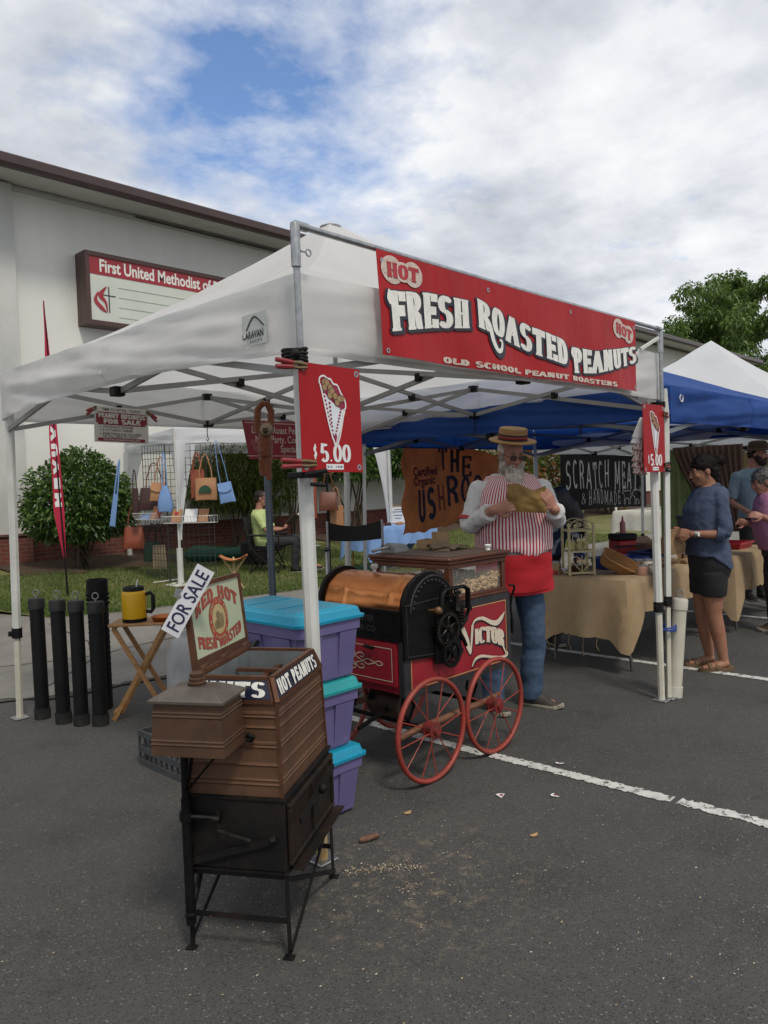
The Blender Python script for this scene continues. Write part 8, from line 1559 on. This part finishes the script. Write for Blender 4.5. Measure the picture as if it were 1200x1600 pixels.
# --- woman in denim shirt
CHAM = mat('chambray_shirt', (.050, .072, .125), .88, col2=(.036, .052, .095), scale=6, detail=6, bump=.2, bscale=200); BLKS = mat('black_shorts', (.010, .010, .012), .85)
WR = [(.74, 0, .01, .165, .120), (.84, 0, .015, .185, .135), (.94, 0, .005, .178, .125), (1.06, 0, -.01, .165, .120), (1.17, 0, -.015, .170, .128), (1.27, 0, -.015, .175, .128), (1.36, 0, .01, .175, .105), (1.42, 0, .03, .14, .09), (1.455, 0, .03, .07, .07)]
w_, wT = figure((6.165, 2.37, 0), math.atan2(-.69, -.72), 'woman in denim shirt and black shorts standing side-on with a paper bag', WR, (0, .03, 1.46), ((0, -.025, 1.575), 0, .22, .98),
    [((.165, .03, 1.365), (.240, .045, 1.085), (.165, -.185, 1.095), (-.55, -.80, .10), (-.9, .1, -.3), 1, (.6, .8, .6)), ((-.165, .03, 1.365), (-.21, .06, 1.09), (-.06, -.175, 1.10), (.3, -.9, .1), (.9, .1, -.3), -1, (.6, .8, .6))],
    [((.085, .0, .78), (.085, .005, .455), (.085, .075, .085), (0, -1, 0)), ((-.085, .0, .78), (-.085, -.02, .455), (-.085, .035, .085), (0, -1, 0))], SK_B, CHAM, BLKS, k=.95, ar=(.046, .044, .040, .036, .025), lr=(.092, .084, .058, .058, .036), sleeve=1.30, cuff=.05, pleg=.27, shirt_z=(.87, 9), fold=.009, hem=.085)
b = MB(); b.tube([(.085, -.03, 1.425), (.075, .03, 1.452), (.06, .075, 1.46), (-.06, .075, 1.46), (-.075, .03, 1.452), (-.085, -.03, 1.425)], [.016, .022, .024, .024, .022, .016], 10, flat=.6); b.build('collar', CHAM, w_, world=False, smooth=60)
b = MB(); b.ell(wT @ Vector((0, .022, .048)), .083, .103, .086, 20, 12, T=wT.to_3x3()); b.ell(wT @ Vector((0, .06, -.01)), .074, .062, .085, 18, 12, T=wT.to_3x3()); b.ell(wT @ Vector((0, .075, -.07)), .05, .035, .05, 14, 10, T=wT.to_3x3()); b.ell(wT @ Vector((0, .155, .055)), .042, .042, .042, 14, 10); b.tube([wT @ Vector((0, .10, .05)), wT @ Vector((0, .155, .06))], [.03, .03], 10)
for i in range(9): a = i * .75; b.tube([wT @ Vector((.02 * math.cos(a), .16, .06 + .02 * math.sin(a))), wT @ Vector((.045 * math.cos(a), .18 + .015 * math.sin(a * 2), .075 + .045 * math.sin(a)))], [.010, .003], 6)
f = fuse(b, .006, 3); f.v = [p for p in f.v]; wrinkle(f, .006, 30, (1, .5, 1), 2); f.build('hair', DKHAIR, w_, world=False, smooth=180); strands('loose_hair', f, 1500, (0, .8, -.1), .015, .05, DKHAIR, w_, wT @ Vector((0, .02, 0)), .0012, .45, 2); face_bits(w_, wT, .98)
b = MB(); q = Vector((.165, -.185, 1.095)).lerp(Vector((.240, .045, 1.085)), .10); dd = (Vector((.165, -.185, 1.095)) - Vector((.240, .045, 1.085))).normalized(); b.tube([q - dd * .008, q + dd * .008], .031, 16); wa = b.build('watch', mat('watch_band', (.30, .29, .27), .3, .8), w_, world=False, smooth=60); b = MB(); n_ = Vector((.9, .42, .0)).normalized(); b.tube([q + n_ * .028, q + n_ * .037], .017, 14); b.build('watch_face', PAPER, wa, world=False)
SAND = mat('sandal_suede', (.16, .10, .055), .85, col2=(.11, .068, .036), scale=12)
for an in ((.085, .075), (-.085, .035)):
    b = MB(); x, y = an; L_ = []
    for z in (.001, .016, .030): L_.append([Vector((x + w * (1 + .03 * (z > .02)), y + .07 - .265 * t, z + (.006 if t < .1 else 0))) for t, w in ((-.02, 0), (.0, .026), (.15, .034), (.45, .032), (.72, .047), (.9, .042), (1.0, .018), (1.02, 0), (1.0, -.018), (.9, -.042), (.72, -.047), (.45, -.032), (.15, -.034), (.0, -.026))])
    b.loft(L_)
    for t in (.46, .66): b.grid(lambda u, v: Vector((x + .052 * math.cos(math.pi * u), y + .07 - .265 * (t + .10 * v), .026 + (.062 - .035 * t) * math.sin(math.pi * u))), 14, 4, thick=.004)
    b.build('sandal', SAND, w_, world=False, smooth=50)
pb_ = empty('paper_bag', (0, 0, 0), 0, 'small open brown paper bag in the denim shirted woman\'s hands', 'paper bag'); MWo = Matrix.Translation((6.165, 2.37, 0)) @ Matrix.Rotation(math.atan2(-.69, -.72), 4, 'Z'); o = MWo @ Vector((.02, -.285, .93)); pb_.location = o; pb_.rotation_euler = (0, 0, math.atan2(-.69, -.72)); b = MB(); b.loft([[Vector(((.045 + e) * sx, (.062 + e) * sy, z + .01 * sx * sy)) for sx, sy in ((-1, -1), (-.85, 0), (-1, 1), (0, .92), (1, 1), (.85, 0), (1, -1), (0, -.92))] for z, e in ((0, .012), (.06, .018), (.12, .006), (.17, -.012), (.195, -.008))]); b.build('bag_wall', KB[0], pb_, world=False, smooth=30)
# --- man in pale blue t-shirt and brown hat
TSH = mat('pale_blue_tshirt', (.20, .29, .36), .85, col2=(.17, .25, .31), scale=4); DKP = mat('dark_trousers', (.02, .02, .022), .85)
MR = [(.90, 0, 0, .16, .115), (1.0, 0, -.01, .165, .12), (1.15, 0, -.015, .175, .125), (1.30, 0, -.01, .195, .13), (1.41, 0, .0, .20, .115), (1.47, 0, .01, .15, .09), (1.51, 0, .015, .075, .07)]
m_, mT = figure((9.25, 3.02, .09), math.atan2(-.62, .78), 'bearded man in pale blue t-shirt and brown brimmed hat behind second table', MR, (0, .02, 1.53), ((.03, -.03, 1.665), .75, .10, 1.0),
    [((-.21, 0, 1.415), (-.275, .02, 1.13), (-.20, -.20, 1.02), (.3, -.9, -.2), (.9, .1, -.2), -1, (.4, .6, .5)), ((.21, 0, 1.415), (.29, .0, 1.14), (.18, -.24, 1.04), (-.3, -.9, -.1), (-.9, .1, -.2), 1, (.4, .6, .5))],
    [((-.09, 0, .88), (-.10, -.02, .48), (-.10, .02, .08), (0, -1, 0)), ((.09, 0, .88), (.10, -.02, .48), (.10, .02, .08), (.2, -1, 0))], SK_A, TSH, DKP, vox=.007, sleeve=.85, shirt_z=(.93, 9), fold=.008)
for x in (-.10, .10): shoe(m_, (x, .02, .08), (0, -1, 0), .29)
b = MB(); E = lambda c, r: b.ell(mT @ Vector(c), *r, 14, 10, T=mT.to_3x3())
E((0, -.058, -.082), (.058, .050, .052))
for s in (-1, 1): E((s * .055, -.028, -.055), (.022, .04, .045)); E((s * .02, -.098, -.043), (.022, .012, .008)); E((s * .066, .02, .0), (.016, .04, .05))
E((0, .07, .0), (.062, .04, .06)); f = fuse(b, .008, 3); wrinkle(f, .006, 40); f.build('hair', mat('dark_beard', (.025, .014, .010), .8), m_, world=False, smooth=180); face_bits(m_, mT)
b = MB(); TH = mT @ Matrix.Translation((0, .0, .055)) @ Matrix.Rotation(-.1, 4, 'X'); b.lathe([(.09, 0), (.135, -.014), (.142, -.010), (.135, -.004), (.097, .010), (.094, .05), (.085, .085), (.06, .10), (0, .104)], 30, T=TH, sy=1.12); b.build('felt_hat', mat('brown_felt', (.050, .028, .018), .9), m_, world=False, smooth=50)
MWm = Matrix.Translation((9.25, 3.02, .09)) @ Matrix.Rotation(math.atan2(-.62, .78), 4, 'Z'); b = MB(); type_mesh('SCRATCH', .040, lambda x, y, l: Vector((.0 + x - .02, -.153 - .010 * 0, 1.30 + y)), bold=.01, mb=b, align='CENTER'); type_mesh('MEATS', .032, lambda x, y, l: Vector((.0 + x - .02, -.152, 1.262 + y)), bold=.01, mb=b, align='CENTER'); b.build('shirt_print', DKP, m_, world=False)
# --- older person in pink at the right edge
PINK = mat('pink_top', (.36, .16, .27), .85, col2=(.30, .13, .22), scale=4)
ER = [(.74, 0, .02, .16, .14), (.85, 0, .01, .175, .165), (.96, 0, -.02, .175, .175), (1.08, 0, -.045, .168, .165), (1.18, 0, -.06, .168, .145), (1.26, 0, -.065, .165, .12), (1.32, 0, -.07, .12, .09), (1.355, 0, -.075, .065, .065)]
e_, eT = figure((7.93, 2.38, 0), math.atan2(-.66, -.75), 'grey haired person in a pink top at the right edge, reaching forward', ER, (0, -.075, 1.36), ((0, -.135, 1.455), 0, .25, .97),
    [((.165, -.06, 1.27), (.225, -.06, 1.03), (.14, -.185, 1.13), (-.1, -.9, .25), (-.9, 0, -.3), 1, (.4, .5, .4)), ((-.165, -.06, 1.27), (-.2, -.04, 1.0), (-.10, -.24, 1.06), (.1, -.9, .2), (.9, 0, -.3), -1, (.4, .5, .4))],
    [((.08, 0, .76), (.08, -.02, .43), (.08, .03, .075), (0, -1, 0)), ((-.08, 0, .76), (-.08, -.03, .43), (-.08, .0, .075), (0, -1, 0))], SK_A, PINK, DKP, vox=.007, k=.92, sleeve=.95, shirt_z=(.80, 9))
for p in ((.08, .03, .075), (-.08, .0, .075)): shoe(e_, p, (0, -1, 0), .25, SAND)
b = MB(); b.ell(eT @ Vector((0, .02, .045)), .085, .105, .088, 18, 12, T=eT.to_3x3()); b.ell(eT @ Vector((0, .05, -.02)), .08, .07, .075, 16, 10, T=eT.to_3x3()); f = fuse(b, .007, 2); wrinkle(f, .012, 24, seed=4); wrinkle(f, .005, 60); f.build('hair', GRHAIR, e_, world=False, smooth=180); strands('loose_hair', f, 1800, (0, .3, -.5), .02, .05, GRHAIR, e_, eT @ Vector((0, .02, 0)), .0014, .7, 3); face_bits(e_, eT, .97)
# --- person bending over behind the table
JKT = mat('navy_patterned_jacket', (.014, .030, .085), .9, col2=(.34, .40, .46), scale=5.5, detail=1, lo=.56, hi=.60, stretch=(1, 1, 1.3))
BR = [(.80, 0, .05, .17, .14), (.92, 0, .03, .185, .15), (1.04, 0, -.02, .19, .15), (1.13, 0, -.09, .20, .13), (1.20, 0, -.14, .185, .11), (1.25, 0, -.17, .12, .09), (1.28, 0, -.185, .065, .065)]
p_, pT = figure((6.15, 3.86, 0), math.atan2(-.5, .86), 'stooping person with long dark hair and navy patterned jacket behind the rack', BR, (0, -.19, 1.28), ((.02, -.275, 1.345), -.25, .85, 1.0),
    [((-.2, -.10, 1.16), (-.30, -.12, .92), (-.16, -.33, .80), (.3, -.9, -.1), (.3, 0, -1), -1, (.3, .4, .3)), ((.2, -.10, 1.16), (.29, -.14, .93), (.15, -.36, .80), (-.3, -.9, -.1), (-.3, 0, -1), 1, (.3, .4, .3))],
    [((-.09, .06, .80), (-.10, .02, .45), (-.10, .06, .08), (0, -1, 0)), ((.09, .06, .80), (.10, .02, .45), (.10, .06, .08), (0, -1, 0))], SK_A, JKT, DKP, vox=.007, sleeve=1.8, shirt_z=(.84, 9), ar=(.062, .058, .05, .045, .03))
for x in (-.10, .10): shoe(p_, (x, .06, .08), (0, -1, 0), .27)
b = MB(); b.ell(pT @ Vector((0, .02, .04)), .088, .112, .092, 18, 12, T=pT.to_3x3()); c = pT @ Vector((.0, .0, .02)); b.tube([c, c + Vector((.07, -.03, -.06)), c + Vector((.13, -.04, -.16)), c + Vector((.19, -.02, -.26)), c + Vector((.25, .0, -.33))], [.085, .085, .072, .05, .02], 14); b.tube([c, c + Vector((-.07, -.03, -.07)), c + Vector((-.09, -.03, -.17))], [.08, .06, .03], 14); f = fuse(b, .008, 3); wrinkle(f, .008, 30, (1, 1, .4), 6); f.build('hair', mat('long_dark_hair', (.020, .013, .011), .5, col2=(.06, .05, .048), scale=7, bump=.9, bscale=80), p_, world=False, smooth=180)
# --- seated man reading on the lawn
LIME = mat('lime_polo', (.46, .56, .24), .85, col2=(.40, .49, .20), scale=4); GTR = mat('charcoal_trousers', (.030, .030, .034), .9)
SR = [(.40, 0, .08, .17, .14), (.50, 0, .09, .18, .15), (.62, 0, .11, .18, .155), (.76, 0, .13, .185, .145), (.88, 0, .15, .19, .13), (.96, 0, .165, .18, .11), (1.03, 0, .17, .09, .08)]
SL = (7.72, 10.0, .19); s_, sT = figure(SL, math.atan2(.62, .78), 'man in lime green polo and dark glasses seated reading on the lawn', SR, (0, .17, 1.05), ((0, .12, 1.205), .1, .16, 1.0),
    [((-.195, .15, .93), (-.265, .0, .70), (-.07, -.19, .70), (.6, -.7, .1), (.3, .3, 1), -1, (.5, .6, .5)), ((.195, .15, .93), (.255, .0, .70), (.07, -.19, .70), (-.6, -.7, .1), (-.3, .3, 1), 1, (.5, .6, .5))],
    [((-.09, .05, .47), (-.12, -.44, .52), (-.12, -.42, .09), (0, -1, 0)), ((.09, .05, .47), (.11, -.46, .55), (.16, -.62, .12), (.3, -1, 0))], SK_A, LIME, GTR, vox=.007, sleeve=.92, shirt_z=(.44, 9), pleg=1.0)
for p, t in (((-.12, -.42, .09), (0, -1, 0)), ((.16, -.62, .09), (.3, -1, 0))): shoe(s_, p, t, .29, BLACK_PL)
b = MB(); b.ell(sT @ Vector((0, .03, .045)), .084, .10, .085, 18, 12, T=sT.to_3x3()); b.ell(sT @ Vector((0, .06, -.01)), .078, .06, .07, 14, 10, T=sT.to_3x3()); f = fuse(b, .007, 2); wrinkle(f, .006, 40); f.build('hair', mat('dark_brown_hair', (.022, .012, .008), .6), s_, world=False, smooth=180); face_bits(s_, sT)
b = MB(); 
for s in (-1, 1): b.ell(sT @ Vector((s * .033, -.100, .012)), .024, .008, .016, 12, 8, T=sT.to_3x3()); b.tube([sT @ Vector((s * .055, -.098, .016)), sT @ Vector((s * .08, .0, .01))], .003, 6)
b.build('sunglasses', BLACK_PL, s_, world=False, smooth=60)
MWs = Matrix.Translation(SL) @ Matrix.Rotation(math.atan2(.62, .78), 4, 'Z'); bk = empty('open_book', MWs @ Vector((0, -.30, .76)), math.atan2(.62, .78), 'open book with dark cover resting on the seated man\'s knee', 'book'); b = MB()
for s in (-1, 1): b.add([Vector((0, -.03, .0)), Vector((s * .19, -.0, .05)), Vector((s * .19, -.16, .20)), Vector((0, -.19, .15))] + [Vector((0, -.042, -.008)), Vector((s * .19, -.012, .042)), Vector((s * .19, -.172, .192)), Vector((0, -.202, .142))], [(0, 1, 2, 3), (7, 6, 5, 4), (0, 4, 5, 1), (1, 5, 6, 2), (2, 6, 7, 3), (3, 7, 4, 0)])
b.build('cover', mat('book_cover', (.05, .025, .022), .5), bk, world=False); b = MB()
for s in (-1, 1): b.add([Vector((0, -.026, .006)), Vector((s * .18, .0, .056)), Vector((s * .18, -.155, .20)), Vector((0, -.183, .155))], [(0, 1, 2, 3)])
b.build('page', PAPER, bk, world=False)
cc = empty('camp_chair', SL, math.atan2(.62, .78), 'black folding camp chair under the seated man on the lawn', 'chair'); b = MB(); b.grid(lambda u, v: Vector((-.27 + .54 * u, -.17 + .44 * v, .40 - .04 * math.sin(math.pi * u) - .02 * v)), 10, 8, thick=.005); b.build('seat', BLACK_CLOTH, cc, world=False, smooth=60); b = MB(); b.grid(lambda u, v: Vector((-.27 + .54 * u, .27 + .10 * v + .03 * math.sin(math.pi * u), .42 + .50 * v)), 10, 8, thick=.005); b.build('backrest', BLACK_CLOTH, cc, world=False, smooth=60)
for x in (-.28, .28):
    for p, q in (((x, -.18, .02), (x, .27, .42)), ((x, .30, .02), (x, -.18, .42)), ((x, .27, .35), (x, .38, .94)), ((x, -.2, .40), (x, -.2, .60))): b = MB(); b.tube([p, q], .011, 8); b.build('leg', BLACK_PL, cc, world=False)
    b = MB(); b.tube([(x, -.22, .61), (x, .30, .63)], .018, 8); b.build('armrest', BLACK_CLOTH, cc, world=False)
for y in (-.18, .28): b = MB(); b.tube([(-.28, y, .04), (.28, y, .40)], .010, 8); b.tube([(.28, y + .012, .04), (-.28, y + .012, .40)], .010, 8); b.build('cross_brace', BLACK_PL, cc, world=False)
